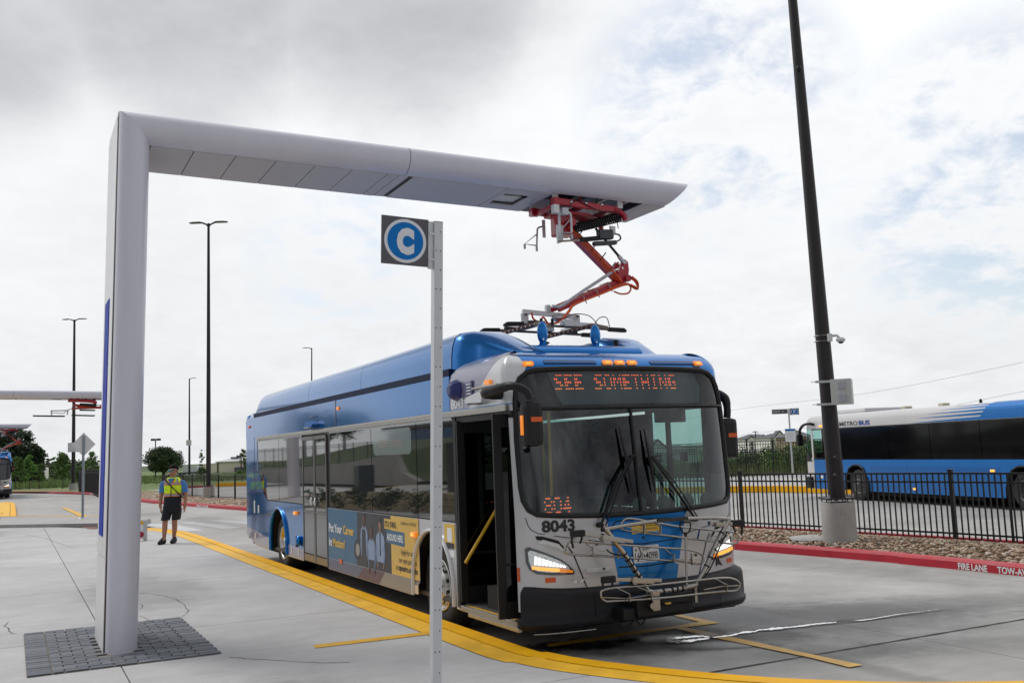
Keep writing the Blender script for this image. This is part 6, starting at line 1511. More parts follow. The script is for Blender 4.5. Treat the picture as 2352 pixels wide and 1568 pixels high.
m2 = B2b(MB().tube(curve([(1.45, 2.60, 2.62), (1.55, 2.72, 2.66), (1.95, 2.70, 2.62), (2.25, 2.66, 2.45), (2.30, 2.65, 2.25)], 5), .05, 8), 'mirror', BLACK); B2b(MB().box(2.24, 2.36, 2.56, 2.76, 1.86, 2.30, .05), 'mirror_head', BLACK, m2)
B2b(MB().tube([S(SU(1.78) + .35, 1.56, .03), S(SU(1.78) + .42, 2.2, .03)], .012, 6), 'wiper', BLACK)
for ch in B2.children:
    if not ch.name.startswith('wheel') or ch.name.startswith('wheel_'): ch.scale.z = .93
# ---------------------------------------------------------------- stop signs
DG = M('sign_charcoal', (.085, .08, .095), .45); SB = M('sign_blue', (.0, .155, .48), .5, spec=.2); WG = M('sign_white', (.66, .68, .72), .45)
POSTM = M('aluminium_post', (.56, .575, .59), .42, .35, var=.05, vscale=7, dirt=.10)
def stop_sign(base, letter, label, W_=.318, scale=1.0):
    """post with a square letter panel; local x points away from the kerb, local y along it"""
    t = thing('stop_sign', label, 'sign', base, bay=False, rz=HEAD)
    H = 3.29
    p = MB().box(-.030, .030, -.030, .030, 0, H, .005).build('post', POSTM, t, local=True)
    MB().box(-.031, .031, -.031, .031, H, H + .004).build('post_cap', GALV, p, local=True)
    ho = MB()
    for k in range(24):
        z = .35 + k * .125
        for x in (-.017, .012): 
            if k % 2 == 0 or x > 0: ho.cyl((x, -.0305, z), (x, -.031, z), .0042, .0042, 8)
        if k % 2: ho.cyl((.0305, .012, z), (.031, .012, z), .004, .004, 8)
    ho.build('post_holes', DARK, p, local=True, kind='stuff')
    x1, x0 = -.062, -.062 - W_; z1_, z0_ = H + .012, H - .298
    br_ = MB().box(-.065, -.031, -.012, .004, z0_ - .01, z1_ - .01, .002).build('bracket', POSTM, t, local=True)
    for z in (H - .08, H - .25):
        for x in (-.055, -.036): MB().cyl((x, -.012, z), (x, -.024, z), .008, .007, 6).build('bolt', CHROME, br_, local=True)
    pn = MB().box(x0, x1, -.008, .004, z0_, z1_, .002).build('sign_panel', DG, t, local=True)
    cx, cz = (x0 + x1) / 2, (z0_ + z1_) / 2; r = .142
    for sg in (-1, 1):
        y = -.008 if sg < 0 else .004
        def disc(rr, d): 
            P = [(cx + rr * cos(2 * pi * i / 40), y + sg * d, cz + rr * sin(2 * pi * i / 40)) for i in range(40)]
            return MB().prism(P, (0, sg * .001, 0))
        disc(r, .0005).build('ring', WG, pn, local=True); disc(r * .855, .0018).build('disc', SB, pn, local=True)
        f = lambda x, y_: Vector((cx + x * (1 if sg < 0 else -1), y + sg * .0033, cz - .072 + y_))
        text(letter, .205, f, 'letter', WG, pn, width=.118 if letter == 'C' else .085, bold=.016 if letter == 'C' else .006, align='CENTER')
    return t
def SS(u, s): v = W(u, s); return (v.x, v.y, .15)
q = EYE + ray(1002, 560) * (6.2 / ray(1002, 560).y); pb = Vector((q.x - .03, q.y, .15))
ss = stop_sign(pb, 'C', 'square sign with white letter C on blue disc atop drilled aluminium post')
a_ = AT(1007, 515, 6.2); b_ = AT(1001, 1568, 6.2); ss.rotation_euler = (0, -atan2(b_.x - a_.x, -(b_.z - a_.z)) * 1.0 * -1 * -1, HEAD)
lean_ = (a_.x - b_.x) / (a_.z - b_.z); ss.location = Vector((a_.x - lean_ * (a_.z - .15), 6.2, .15)); ss.rotation_euler = (0, math.atan(lean_), HEAD)
f0 = G(1822, 1099, .14)
sF = stop_sign((f0.x, f0.y, .14), 'F', 'far post with blue F disc, small exit plate and timetable beyond the fence'); sF.rotation_euler = (0, 0, pi - .15); sF.scale = (1.25, 1.25, 1)
ex = MB().box(.04, .62, -.01, .01, 3.06, 3.28).build('exit_plate', DG, sF, local=True); text('EXIT \u2190', .14, lambda x, y: Vector((.58 - x, .012, 3.12 + y)), 'exit_text', WG, ex, width=.42)
tb_ = MB().box(-.19, .19, .03, .045, 1.75, 2.35).build('timetable', WHT, sF, local=True); MB().box(-.18, .18, .046, .05, 2.24, 2.33).build('timetable_header', SB, tb_, local=True)
for i in range(5): MB().box(-.14, .14, .046, .048, 1.85 + i * .07, 1.865 + i * .07).build('printed_line', M('print_grey', (.35, .36, .4), .5), tb_, local=True)
# diamond warning sign seen from behind
ds0 = G(187, 1190, .25); dz = thing('warning_sign', 'bare grey back of a diamond road sign on a thin steel post', 'sign', ds0, bay=False, rz=0)
dd = ds0.y / FOC; hz_ = 1.0
zt_ = lambda y: AT(190, y, ds0.y).z - .25
zc = (zt_(993) + zt_(1048)) / 2; rr_ = (zt_(993) - zt_(1048)) / 2
dp = MB().prism([(0.05, 0, zc + rr_), (.05 + rr_, 0, zc), (.05, 0, zc - rr_), (.05 - rr_, 0, zc)], (0, -.006, 0)).build('sign_plate', M('bare_aluminium', (.74, .73, .73), .5, .0, var=.06, vscale=3), dz, local=True)
MB().box(.02, .09, -.055, -.006, 0, zc + rr_ * .75).build('post', M('zinc_post', (.30, .34, .38), .45, .6), dz, local=True); MB().cyl((.055, -.03, 0), (.055, -.03, .04), .16, .13, 12).build('post_base', GALV, dz, local=True)
# ---------------------------------------------------------------- lamp posts
LPM = M('dark_bronze_pole', (.028, .024, .025), .5, .3, var=.15, vscale=3, bump=.1, bscale=40); LBASE = M('cast_concrete', (.43, .425, .40), .85, var=.18, vscale=2.5, bump=.3, bscale=40, dirt=.12)
def lamp(px, Y, ytop, ybt, ybb, label, heads=2, r=.115, basew=.28, tilt=0, pxt=None, ang=0.0, boxz=None, rb=None):
    p = AT(px, ybb, Y); z0 = 0 if ybb < 1180 else .12
    zb = AT(px, ybt, Y).z; zt = AT(pxt or px, ytop, Y)
    t = thing('lamp_post', label, 'lamp post', (p.x, Y, z0), bay=False, rz=0)
    b = MB().cyl((0, 0, 0), (0, 0, zb - z0), basew, basew * .97, 28).build('concrete_base', LBASE, t, local=True)
    dx = zt.x - p.x
    po = MB().cyl((0, 0, zb - z0 + .07), (dx, 0, zt.z - z0), r, r * .5, 20).build('pole', LPM, t, local=True)
    MB().box(-r * 1.7, r * 1.7, -r * 1.7, r * 1.7, zb - z0 + .05, zb - z0 + .08, .005).build('base_flange', LPM, t, local=True)
    for i in (-1, 1):
        for j in (-1, 1): MB().cyl((i * r * 1.4, j * r * 1.4, zb - z0), (i * r * 1.4, j * r * 1.4, zb - z0 + .13), .016, .016, 8).build('anchor_bolt', GALV, t, local=True)
    for k in range(heads):
        a = ang + pi * k; d = Vector((cos(a), sin(a), 0)); n = Vector((-d.y, d.x, 0)); z = Vector((0, 0, 1)); c = Vector((dx, 0, zt.z - z0))
        h = MB().tube([c - z * .18, c + d * .12 - z * .05, c + d * .30 + z * .02], .045, 8).build('lamp_arm', LPM, t, local=True)
        m_ = MB(); m_.rings([[c + d * u + n * (w * s) + z * (zz + hh * q) for s, q in ((-1, 0), (-.8, 1), (.8, 1), (1, 0), (.9, -.5), (-.9, -.5))] for u, w, hh, zz in ((.25, .07, .03, .02), (.45, .17, .035, .05), (.8, .19, .03, .045), (1.0, .12, .02, .04))], True, True); m_.build('lamp_head', LPM, t, local=True)
        MB().obox(c + d * .68 + z * .025, d, n, z, .22, .12, .008).build('lamp_lens', M('lamp_lens_grey', (.25, .26, .25), .4), h, local=True)
    if boxz: 
        bx = MB().box(-.35, .35, -.30, -.12, boxz, boxz + .75, .02).build('utility_box', WHITEM, t, local=True)
    return t, Vector((p.x, Y, z0)), zb, zt
lamp(479, 50.5, 513, 1118, 1147, 'tall twin-headed lamp post on concrete base behind the walking man', r=.125, basew=.30)
lamp(168, 80, 734, 1110, 1130, 'twin-headed lamp post with white box behind the diamond sign', r=.16, basew=.33, pxt=171, boxz=3.2)
lamp(435, 138, 869, 1094, 1101, 'distant thin lamp post between the man and warehouse, single short head', heads=1, r=.16, basew=.4, boxz=4.4)
lamp(716, 108, 799, 1085, 1110, 'distant lamp post rising above the bus roof, one head pointing left', heads=1, r=.12, basew=.3, ang=pi)
# the near pole at right
t, pb_, zb_, zt_2 = lamp(1930, 17.55, -160, 1152, 1243, 'near dark leaning pole on a round concrete footing with white cabinet', heads=0, r=.148, basew=.30, pxt=1806)
PZ = lambda px, py, Y=17.3: AT(px, py, Y) - pb_
def pole_at(z): k = (z) / (zt_2.z - pb_.z); return (zt_2.x - pb_.x) * k
for py, dxx in ((1051, .09), (1092, .10)):
    q = PZ(1917, py); MB().cyl((q.x + .05, -.12, q.z), (q.x + .07, -.16, q.z), .045, .04, 14).build('hand_hole_cover', LPM, t, local=True)
q = PZ(1838, 150); MB().ell((q.x + .02, -.1, q.z), .05, .04, .06, 10, 8).build('photo_cell', BLACK, t, local=True)
ca, cb = PZ(1892, 873), PZ(1950, 928)
cb_ = MB(); z = Vector((0, 0, 1)); th_ = -.45; ax = Vector((cos(th_), sin(th_), 0)); ay = Vector((-sin(th_), cos(th_), 0)); cc = Vector((ca.x + .30, -.28, (ca.z + cb.z) / 2))
cab = MB().obox(cc, ax, ay, z, .17, .13, (ca.z - cb.z) / 2, .012).build('cabinet', M('cabinet_cream', (.55, .56, .53), .45), t, local=True)
MB().obox(cc - ay * .135, ax, ay, z, .175, .008, (ca.z - cb.z) / 2 + .005, .003).build('cabinet_door', M('cabinet_cream', (.55, .56, .53), .45), cab, local=True)
for dz_ in (-.11, .11): MB().obox(cc - ay * .15 + z * dz_ + ax * .02, ax, ay, z, .065, .012, .065, .004).build('cabinet_label_plate', M('plate_grey', (.42, .43, .46), .5), cab, local=True)
for dz_ in (-.20, .20):
    MB().box(ca.x - .12, ca.x + .14, -.17, -.14, cc.z + dz_ - .02, cc.z + dz_ + .02).build('mounting_channel', GALV, cab, local=True); MB().cyl((ca.x - .2, -.155, cc.z + dz_), (ca.x - .12, -.155, cc.z + dz_), .006, .006, 6).build('threaded_rod', GALV, cab, local=True)
qc = PZ(1905, 774)
for dz_ in (-.05, .05): MB().tube([(pole_at(qc.z) + .145 * cos(a), .145 * sin(a), qc.z + dz_) for a in gu(0, 2 * pi, 20)], .006, 5).build('camera_strap', STEEL, t, local=True)
cmx = pole_at(qc.z); cm_ = MB().box(cmx + .04, cmx + .12, -.20, -.12, qc.z - .07, qc.z + .07, .01).build('camera_mount', WHITEM, t, local=True)
MB().tube([(cmx + .12, -.17, qc.z + .03), (cmx + .20, -.2, qc.z + .03), (cmx + .24, -.2, qc.z - .02)], .025, 8).build('camera_arm', WHITEM, cm_, local=True); MB().ell((cmx + .26, -.2, qc.z - .05), .085, .06, .05, 14, 10).build('camera_head', WHITEM, cm_, local=True); MB().ell((cmx + .26, -.2, qc.z - .075), .055, .045, .045, 12, 8).build('camera_dome', BLKP, cm_, local=True)
# lit sign stub at the column's right edge
q = G(330, 1241, .15); sb_ = thing('low_sign_box', 'small yellow and white framed sign box peeking out behind the column', 'sign', (q.x - .28, q.y, .15), bay=False, rz=.1)
MB().box(-.32, .32, -.03, .03, .04, .46, .01).build('box_body', M('box_yellow', (.70, .42, .04), .4), sb_, local=True); MB().box(.27, .35, -.04, .04, .0, .48, .01).build('box_frame', GALV, sb_, local=True); MB().box(-.3, .27, -.035, -.031, .40, .45).build('box_band', YK, sb_, local=True); MB().box(-.30, .27, -.036, -.031, .05, .38).build('box_face', WHT, sb_, local=True); MB().cyl((.22, -.036, .15), (.22, -.04, .15), .07, .07, 16).build('red_dot', M('print_red', (.4, .01, .03), .5), sb_, local=True)
# ---------------------------------------------------------------- the walking man
SKIN = M('skin_tan', (.40, .185, .11), .55, var=.06, vscale=14); SHT = M('polo_blue', (.06, .20, .52), .8, var=.12, vscale=16, bump=.5, bscale=25); VEST = M('vest_lime', (.72, 1.0, .02), .7, var=.06, vscale=14, bump=.4, bscale=22); VOR = M('vest_orange', (.85, .16, .02), .7); VSI = M('vest_reflective', (.36, .34, .36), .5, var=.08, vscale=20); CLB = M('black_cloth', (.010, .011, .016), .85, var=.3, vscale=14, bump=.4, bscale=20); HAIR = M('black_hair', (.004, .0035, .0035), .75, spec=.15, bump=.6, bscale=160)
pq = AT(398, 1243, 22.7)
MAN = thing('person', 'man in lime safety vest, blue polo, black shorts and sunglasses walking by the kerb', 'person', (pq.x, 22.7, .15), bay=False, rz=0)
def skin_body(nodes, edges, mat, name, sub=2, par=MAN):
    me = bpy.data.meshes.new(name); bm = bmesh.new(); sk_ = bm.verts.layers.skin.verify(); vs_ = {}
    for k, (x, y, z, rx, ry) in nodes.items():
        v = bm.verts.new((x, y, z)); v[sk_].radius = (rx, ry); vs_[k] = v
    list(vs_.values())[0][sk_].use_root = True
    for a, b in edges: bm.edges.new((vs_[a], vs_[b]))
    bm.to_mesh(me); bm.free(); o = bpy.data.objects.new(name, me); COL.objects.link(o)
    m1 = o.modifiers.new('s', 'SKIN'); m1.use_smooth_shade = True; m2_ = o.modifiers.new('d', 'SUBSURF'); m2_.levels = sub; m2_.render_levels = sub
    em = bpy.data.meshes.new_from_object(o.evaluated_get(bpy.context.evaluated_depsgraph_get())); COL.objects.unlink(o); bpy.data.objects.remove(o)
    em.name = name; em.materials.clear(); em.materials.append(mat); em.polygons.foreach_set('use_smooth', [True] * len(em.polygons))
    ob = bpy.data.objects.new(name, em); COL.objects.link(ob); ob.parent = par; return ob
nd = {'pel': (-.02, 0, .90, .14, .10), 'sp': (0, 0, 1.08, .14, .10), 'ch': (.01, 0, 1.28, .17, .11), 'nk': (0, .01, 1.46, .062, .062), 'jw': (-.008, -.02, 1.550, .076, .085), 'hd': (-.005, 0, 1.655, .094, .108), 'cr': (-.005, .01, 1.705, .075, .085),
      'hl': (-.13, 0, .84, .10, .10), 'kl': (-.165, -.07, .50, .062, .065), 'cl': (-.175, -.05, .36, .060, .066), 'al': (-.19, -.06, .12, .037, .042), 'tl': (-.215, -.22, .04, .04, .035),
      'hr': (.08, 0, .84, .10, .10), 'kr': (.01, .05, .50, .062, .065), 'c2': (.0, .10, .36, .058, .066), 'ar': (-.03, .13, .12, .037, .042), 'tr': (-.02, -.03, .04, .04, .035),
      'shl': (-.19, 0, 1.40, .070, .070), 'ell': (-.285, .03, 1.12, .047, .047), 'wrl': (-.295, -.02, .88, .028, .034), 'pml': (-.275, -.03, .80, .020, .042),
      'shr': (.20, 0, 1.40, .070, .070), 'elr': (.275, .03, 1.12, .047, .047), 'wrr': (.285, -.02, .88, .028, .034), 'pmr': (.275, -.03, .80, .020, .042)}
ed = [('pel', 'sp'), ('sp', 'ch'), ('ch', 'nk'), ('nk', 'jw'), ('jw', 'hd'), ('hd', 'cr'), ('pel', 'hl'), ('hl', 'kl'), ('kl', 'cl'), ('cl', 'al'), ('al', 'tl'), ('pel', 'hr'), ('hr', 'kr'), ('kr', 'c2'), ('c2', 'ar'), ('ar', 'tr'), ('ch', 'shl'), ('shl', 'ell'), ('ell', 'wrl'), ('wrl', 'pml'), ('ch', 'shr'), ('shr', 'elr'), ('elr', 'wrr'), ('wrr', 'pmr')]
for side_, sx in (('l', 1), ('r', -1)):
    px_, py_, pz_ = nd['pm' + side_][:3]
    for i, (dy, L_) in enumerate(((-.030, .075), (-.010, .085), (.010, .082), (.030, .065))):
        k1, k2 = f'f{side_}{i}a', f'f{side_}{i}b'; nd[k1] = (px_ + sx * .004, py_ + dy, pz_ - .045, .010, .010); nd[k2] = (px_ + sx * .020, py_ + dy - .004, pz_ - .045 - L_ * .8, .0075, .0075); ed += [('pm' + side_, k1), (k1, k2)]
    nd[f'th{side_}'] = (px_ + sx * .025, py_ - .045, pz_ - .01, .011, .011); nd[f'th{side_}2'] = (px_ + sx * .035, py_ - .055, pz_ - .055, .009, .009); ed += [('pm' + side_, f'th{side_}'), (f'th{side_}', f'th{side_}2')]
skin_body(nd, ed, SKIN, 'body')
def tor(rows, name, mat, par=MAN, n=24, cap=False, th=0):
    rg_ = []
    for (z, cx, cy, rx, ry) in rows: rg_.append([Vector((cx + rx * (abs(cos(a)) ** .8) * (1 if cos(a) > 0 else -1), cy + ry * (abs(sin(a)) ** .85) * (1 if sin(a) > 0 else -1), z)) for a in [2 * pi * k / n for k in range(n)]])
    return MB().rings(rg_, cap, True).build(name, mat, par, local=True)
T = itp; rx_ = T([(.86, .178), (.95, .176), (1.06, .176), (1.2, .188), (1.3, .202), (1.38, .198), (1.43, .168), (1.47, .125), (1.50, .088)]); cx_ = T([(.86, -.02), (1.1, -.005), (1.3, .01), (1.47, .0)]); ry_ = T([(.86, .135), (1.1, .135), (1.3, .14), (1.40, .125), (1.47, .095), (1.50, .08)])
def band(z0_, z1_, o, name, mat, par=MAN, n=4): return tor([(z0_ + (z1_ - z0_) * i / n, cx_(z0_ + (z1_ - z0_) * i / n), 0, rx_(z0_ + (z1_ - z0_) * i / n) + o, ry_(z0_ + (z1_ - z0_) * i / n) + o) for i in range(n + 1)], name, mat, par)
shirt = band(.84, 1.465, .0, 'polo_shirt', SHT, n=12)
for sx in (-1, 1):
    tor([(1.15, sx * .262, .02, .068, .066), (1.25, sx * .250, .01, .070, .072), (1.35, sx * .225, 0, .075, .078), (1.40, sx * .205, 0, .060, .066), (1.425, sx * .185, 0, .03, .04)], 'sleeve', SHT, shirt)
tor([(1.455, 0, .0, .092, .085), (1.50, 0, .015, .070, .072)], 'collar', SHT, shirt)
VS = band(.855, 1.492, .012, 'safety_vest', VEST, n=12)
band(.855, 1.06, .016, 'vest_black_hem', CLB, VS)
for z0_, z1_ in ((1.062, 1.135), (1.315, 1.385)):
    band(z0_, z1_, .017, 'vest_orange_band', VOR, VS, 2); band(z0_ + .014, z1_ - .014, .020, 'vest_silver_band', VSI, VS, 2)
MB().beam((.0, -.158, 1.06), (.0, -.150, 1.36), .018, .006, (0, 1, 0)).build('vest_zip', CLB, VS, local=True)
for sx in (-1, 1):
    MB().prism([(sx * .015, -.150, 1.30), (sx * .085, -.118, 1.455), (sx * .055, -.105, 1.475), (sx * .0, -.148, 1.36)], (0, -.006, 0)).build('vest_lapel_edge', VOR, VS, local=True)
    MB().beam((sx * .14, -.13, 1.385), (sx * .115, -.09, 1.46), .045, .012, (0, 1, 0)).build('vest_shoulder_tape', VSI, VS, local=True)
MB().prism([(-.02, -.155, 1.34), (.075, -.112, 1.47), (-.075, -.112, 1.47)], (0, -.012, 0)).build('shirt_front', SHT, shirt, local=True)
MB().beam((-.135, -.165, 1.225), (-.085, -.166, 1.228), .006, .006).build('pen', CLB, VS, local=True)
MB().tube([(-.15, -.10, 1.455), (-.06, -.150, 1.36), (.05, -.172, 1.25), (.16, -.150, 1.14), (.215, -.06, 1.06), (.22, .04, 1.02)], .020, 6, flat=.45).build('shoulder_strap', CLB, MAN, local=True)
tor([(.94, -.01, 0, .172, .13), (.86, -.02, 0, .174, .135), (.76, -.02, 0, .182, .14), (.70, -.02, 0, .178, .135)], 'shorts', CLB, MAN)
for cx, ck_ in ((-.125, -.165), (.075, .045)):
    lg = -.05 if cx < 0 else .05; tor([(.86, cx, 0, .095, .125), (.74, cx, lg * .4, .103, .128), (.62, (cx + ck_) / 2, lg * .8, .098, .118), (.53, ck_, lg, .092, .110)], 'shorts_leg', CLB, MAN)
for fx, dx, fy in ((-.200, -.03, -.09), (-.025, .015, .10)):
    s_ = MB(); s_.rings([[Vector((fx + dx * t + w * cos(a), y + fy, .03 + max(-.03, h * (.5 + .5 * sin(a)) * 1.0 - .03 * (1 - sin(a)) * .5))) for a in [2 * pi * k / 14 for k in range(14)]] for t, y, w, h in ((0, .11, .030, .06), (.1, .09, .045, .10), (.3, .02, .048, .13), (.6, -.08, .052, .085), (.85, -.15, .050, .055), (1, -.185, .03, .03))], True, True); s_.build('shoe', CLB, MAN, local=True)
    MB().tube([(fx, .03 + fy, .05), (fx + .005, .035 + fy, .14)], [.052, .045], 12).build('shoe_collar', CLB, MAN, local=True)
hm = Matrix.Rotation(-.5, 3, 'Z')
hr = MB().ell((0, .028, 1.722), .103, .108, .066, 18, 12).build('hair', HAIR, MAN, local=True)
MB().ell((0, .055, 1.65), .098, .082, .085, 14, 10).build('hair_back', HAIR, hr, local=True)
sg_ = MB()
for dx in (-.048, .018): sg_.ell((dx - .016, -.100 + abs(dx + .02) * .25, 1.645), .031, .014, .022, 12, 8)
G_ = sg_.build('sunglasses', M('mirror_lens_teal', (.02, .30, .38), .15, .7), MAN, local=True); MB().tube([(-.10, -.03, 1.652), (-.07, -.105, 1.655), (.035, -.10, 1.655), (.10, -.01, 1.652)], .005, 5).build('glasses_frame', BLKP, G_, local=True)
MB().rings([[Vector((-.028 + w * x, -.098 - d, z)) for x, d in ((-1, 0), (0, .5 * w + .008), (1, 0))] for z, w in ((1.655, .008), (1.63, .012), (1.605, .018), (1.598, .012))], False, True, False).build('nose', SKIN, MAN, local=True)
MB().tube([(-.060, -.096, 1.560), (-.030, -.108, 1.557), (.004, -.098, 1.560)], .006, 6).build('mouth', M('lips', (.20, .07, .05), .5), MAN, local=True)
for sx in (-1, 1): MB().ell((sx * .097, .01, 1.63), .010, .022, .032, 8, 6).build('ear', SKIN, MAN, local=True)
MB().box(-.30, -.24, -.05, -.044, 1.19, 1.196).build('sleeve_logo', WHT, MAN, local=True)
# ---------------------------------------------------------------- grass, trees
LEAFS = {}
def leafmat(name, c1, c2):
    if name not in LEAFS:
        m = M(name, c1, .7, island=[tuple(x * .55 for x in c1), c1, c2, tuple(x * 1.25 for x in c2)]); b = m.node_tree.nodes['Principled BSDF']; b.inputs['Transmission Weight'].default_value = 0; LEAFS[name] = m
    return LEAFS[name]
BARK = M('bark', (.09, .07, .055), .9, var=.3, vscale=8, bump=.5, bscale=20)
def leaves(mb, c, r, n, size, rnd, flat_=.8):
    for _ in range(n):
        d = Vector((rnd.gauss(0, 1), rnd.gauss(0, 1), rnd.gauss(0, 1))).normalized(); rr = r * (rnd.random() ** .45)
        p = Vector(c) + Vector((d.x * rr, d.y * rr, d.z * rr * flat_)); a = Vector((rnd.uniform(-1, 1), rnd.uniform(-1, 1), rnd.uniform(-.6, .6))).normalized(); b = a.cross(Vector((rnd.uniform(-1, 1), rnd.uniform(-1, 1), rnd.uniform(-1, 1)))).normalized()
        s = size * rnd.uniform(.6, 1.4); mb.add([p - a * s, p - b * s * .5, p + a * s, p + b * s * .5], [(0, 1, 2, 3)])
def tree(px, Y, zt, wid, label, mat, n=1600, leaf=.16, trunk=.12, name='tree', z0=0.0, bare=.25, shape='round', seed=0, ncl=26, group=None):
    rnd = random.Random(seed * 7 + 13); p = AT(px, 1090, Y); H = zt - z0
    t = thing(name, label, 'tree', (p.x, Y, z0), bay=False, rz=0, group=group)
    tk = MB(); tk.tube(curve([(0, 0, -.1), (rnd.uniform(-.1, .1), 0, H * bare), (rnd.uniform(-.2, .2), 0, H * .6), (0, 0, H * .93)], 4), [trunk * (1 - .85 * i / 12) for i in range(13)], 8)
    cr = MB(); cl = []
    for i in range(ncl):
        for _ in range(20):
            if shape == 'cone': z = rnd.uniform(bare, .98); wz = (1 - (z - bare) / (1 - bare)) ** .6 * .9 + .12
            elif shape == 'thin': z = rnd.uniform(bare, 1); wz = (1 - (z - bare) / (1 - bare)) ** .8 * .9 + .15
            else: z = rnd.uniform(bare, 1); q = (z - bare) / (1 - bare); wz = sqrt(max(.02, 1 - (2 * q - .85) ** 2 / 1.4))
            x = rnd.uniform(-1, 1) * wz; y = rnd.uniform(-1, 1) * wz
            if x * x + y * y < wz * wz: break
        cl.append((Vector((x * wid / 2, y * wid / 2, z * H)), rnd.uniform(.6, 1.2)))
    rc = wid * (.17 if shape != 'thin' else .13)
    for c, k in cl:
        leaves(cr, c, rc * k, int(n / ncl), leaf, rnd)
        if rnd.random() < .6: b0 = Vector((0, 0, max(H * bare * .9, c.z - H * .18))); tk.tube([b0, (b0 + c) / 2 + Vector((0, 0, H * .02)), c], [trunk * .3, trunk * .18, trunk * .06], 5)
    tk.build('trunk', BARK, t, local=True); cr.build('crown', mat, t, local=True); return t
def zz(px, y, Y): return AT(px, y, Y).z
OAK = leafmat('oak_leaf', (.030, .058, .018), (.06, .105, .03)); MID = leafmat('young_leaf', (.07, .14, .03), (.13, .23, .05)); LGT = leafmat('light_leaf', (.10, .22, .04), (.17, .32, .07)); DRK = leafmat('dark_leaf', (.018, .036, .014), (.04, .07, .024)); SAP = leafmat('sapling_leaf', (.08, .15, .04), (.15, .24, .07))
tree(8, 122, zz(18, 992, 122), 6.2, 'tallest dark evergreen tree behind the far bus at the left edge', DRK, 15000, .15, .4, 'dark_tree', bare=.08, seed=1, ncl=90)
tree(42, 126, zz(50, 988, 126), 5.2, 'dark tree right beside the tallest one, over the young trees', DRK, 12000, .15, .35, 'dark_tree', bare=.08, seed=2, ncl=70)
tree(72, 122, zz(76, 1022, 122), 3.2, 'lower dark tree closing the dark cluster on its right', DRK, 8000, .14, .3, 'dark_tree', bare=.05, seed=3, ncl=50)
tree(-25, 120, zz(-25, 995, 120), 7, 'dark tree cut by the left edge', DRK, 9000, .16, .3, 'dark_tree', bare=.05, seed=33, ncl=50)
tree(37, 92, zz(36, 1045, 92), 1.7, 'young mid-green tree just right of the far bus', MID, 4200, .085, .05, 'young_tree', bare=.34, seed=4, shape='cone', ncl=40)
tree(68, 96, zz(68, 1045, 96), 1.9, 'bright light-green young tree, second from the far bus', LGT, 3600, .085, .05, 'young_tree', bare=.32, seed=5, shape='cone', ncl=36)
tree(92, 94, zz(92, 1066, 94), 1.0, 'smallest dark young tree of the left row', MID, 2200, .08, .045, 'young_tree', bare=.34, seed=6, shape='cone')
tree(143, 90, zz(143, 1040, 90), 1.8, 'tall cone-shaped young tree left of the diamond sign', MID, 5200, .08, .05, 'young_tree', bare=.30, seed=7, shape='cone', ncl=44)
tree(181, 92, zz(182, 1068, 92), 1.2, 'young tree half hidden behind the diamond sign post', MID, 2200, .08, .045, 'young_tree', bare=.30, seed=8, shape='cone')
tree(211, 98, zz(212, 1038, 98), 1.9, 'sparse light tree at the left side of the gantry column', SAP, 1800, .08, .045, 'young_tree', bare=.2, seed=9, shape='thin')
tree(376, 96, zz(375, 1032, 96), 3.3, 'broad dark oak with forked trunk behind the walking man', OAK, 15000, .085, .20, 'oak_tree', bare=.42, seed=10, ncl=80)
tree(463, 92, zz(463, 1031, 92), .95, 'thin airy sapling left of the twin-headed lamp post', SAP, 1500, .06, .035, 'sapling', bare=.12, seed=11, shape='thin', ncl=34)
tree(559, 90, zz(559, 1032, 90), 1.4, 'thin sapling right beside the rear of the bus', SAP, 1900, .06, .035, 'sapling', bare=.12, seed=12, shape='thin', ncl=34)
rt_ = random.Random(44)
hm_ = MB()
for i in range(150):
    px = rt_.choice([rt_.uniform(-60, 240), rt_.uniform(-60, 240), rt_.uniform(590, 700)]); Y = rt_.uniform(150, 210); c = AT(px, 1088 + rt_.uniform(-6, 4), Y); leaves(hm_, (c.x, Y, rt_.uniform(.3, 2.4 if px < 240 else .2)), 2.6, 46, .42, rt_, .5)
o = hm_.build('far_tree_line', OAK, None, loc=(0, 0, 0)); props(o, 'low line of distant trees and brush along the horizon', None, None, 'stuff')
# bushes behind the tall fence on the right
for i, (px, Y, w, h, lab) in enumerate(((1560, 66, 5, 1.3, 'low green bush seen through the bus windscreen'), (1640, 68, 6, 1.1, 'low weedy bush next to the bus windscreen edge'), (1705, 64, 5, 1.35, 'weedy bush behind the tall fence, nearest the bus mirror'), (1752, 62, 5, 1.75, 'rounded green bush behind the tall fence below the pale houses'), (1800, 60, 5, 1.9, 'dense green bush behind the tall fence left of the F post'), (1840, 58, 4, 2.35, 'tallest green bush, between the F post and the right bus'), (1885, 62, 4, 2.0, 'green bush half hidden behind the right bus nose'))):
    rnd = random.Random(100 + i); c = AT(px, 1060, Y); h *= .82; b_ = thing('bush', lab, 'bush', (c.x, Y, -.1), bay=False, rz=0); mb = MB(); st_ = MB()
    for k in range(16): q = Vector((rnd.uniform(-w / 2, w / 2), rnd.uniform(-1, 1), rnd.uniform(.2, .85) * h)); leaves(mb, q, h * .4, 210, .07, rnd); st_.tube([(q.x * .3, 0, 0), tuple(q)], [.03, .01], 4)
    mb.build('foliage', MID if i not in (3, 4) else OAK, b_, local=True); st_.build('stems', BARK, b_, local=True)
wd_ = MB(); rnd = random.Random(9)
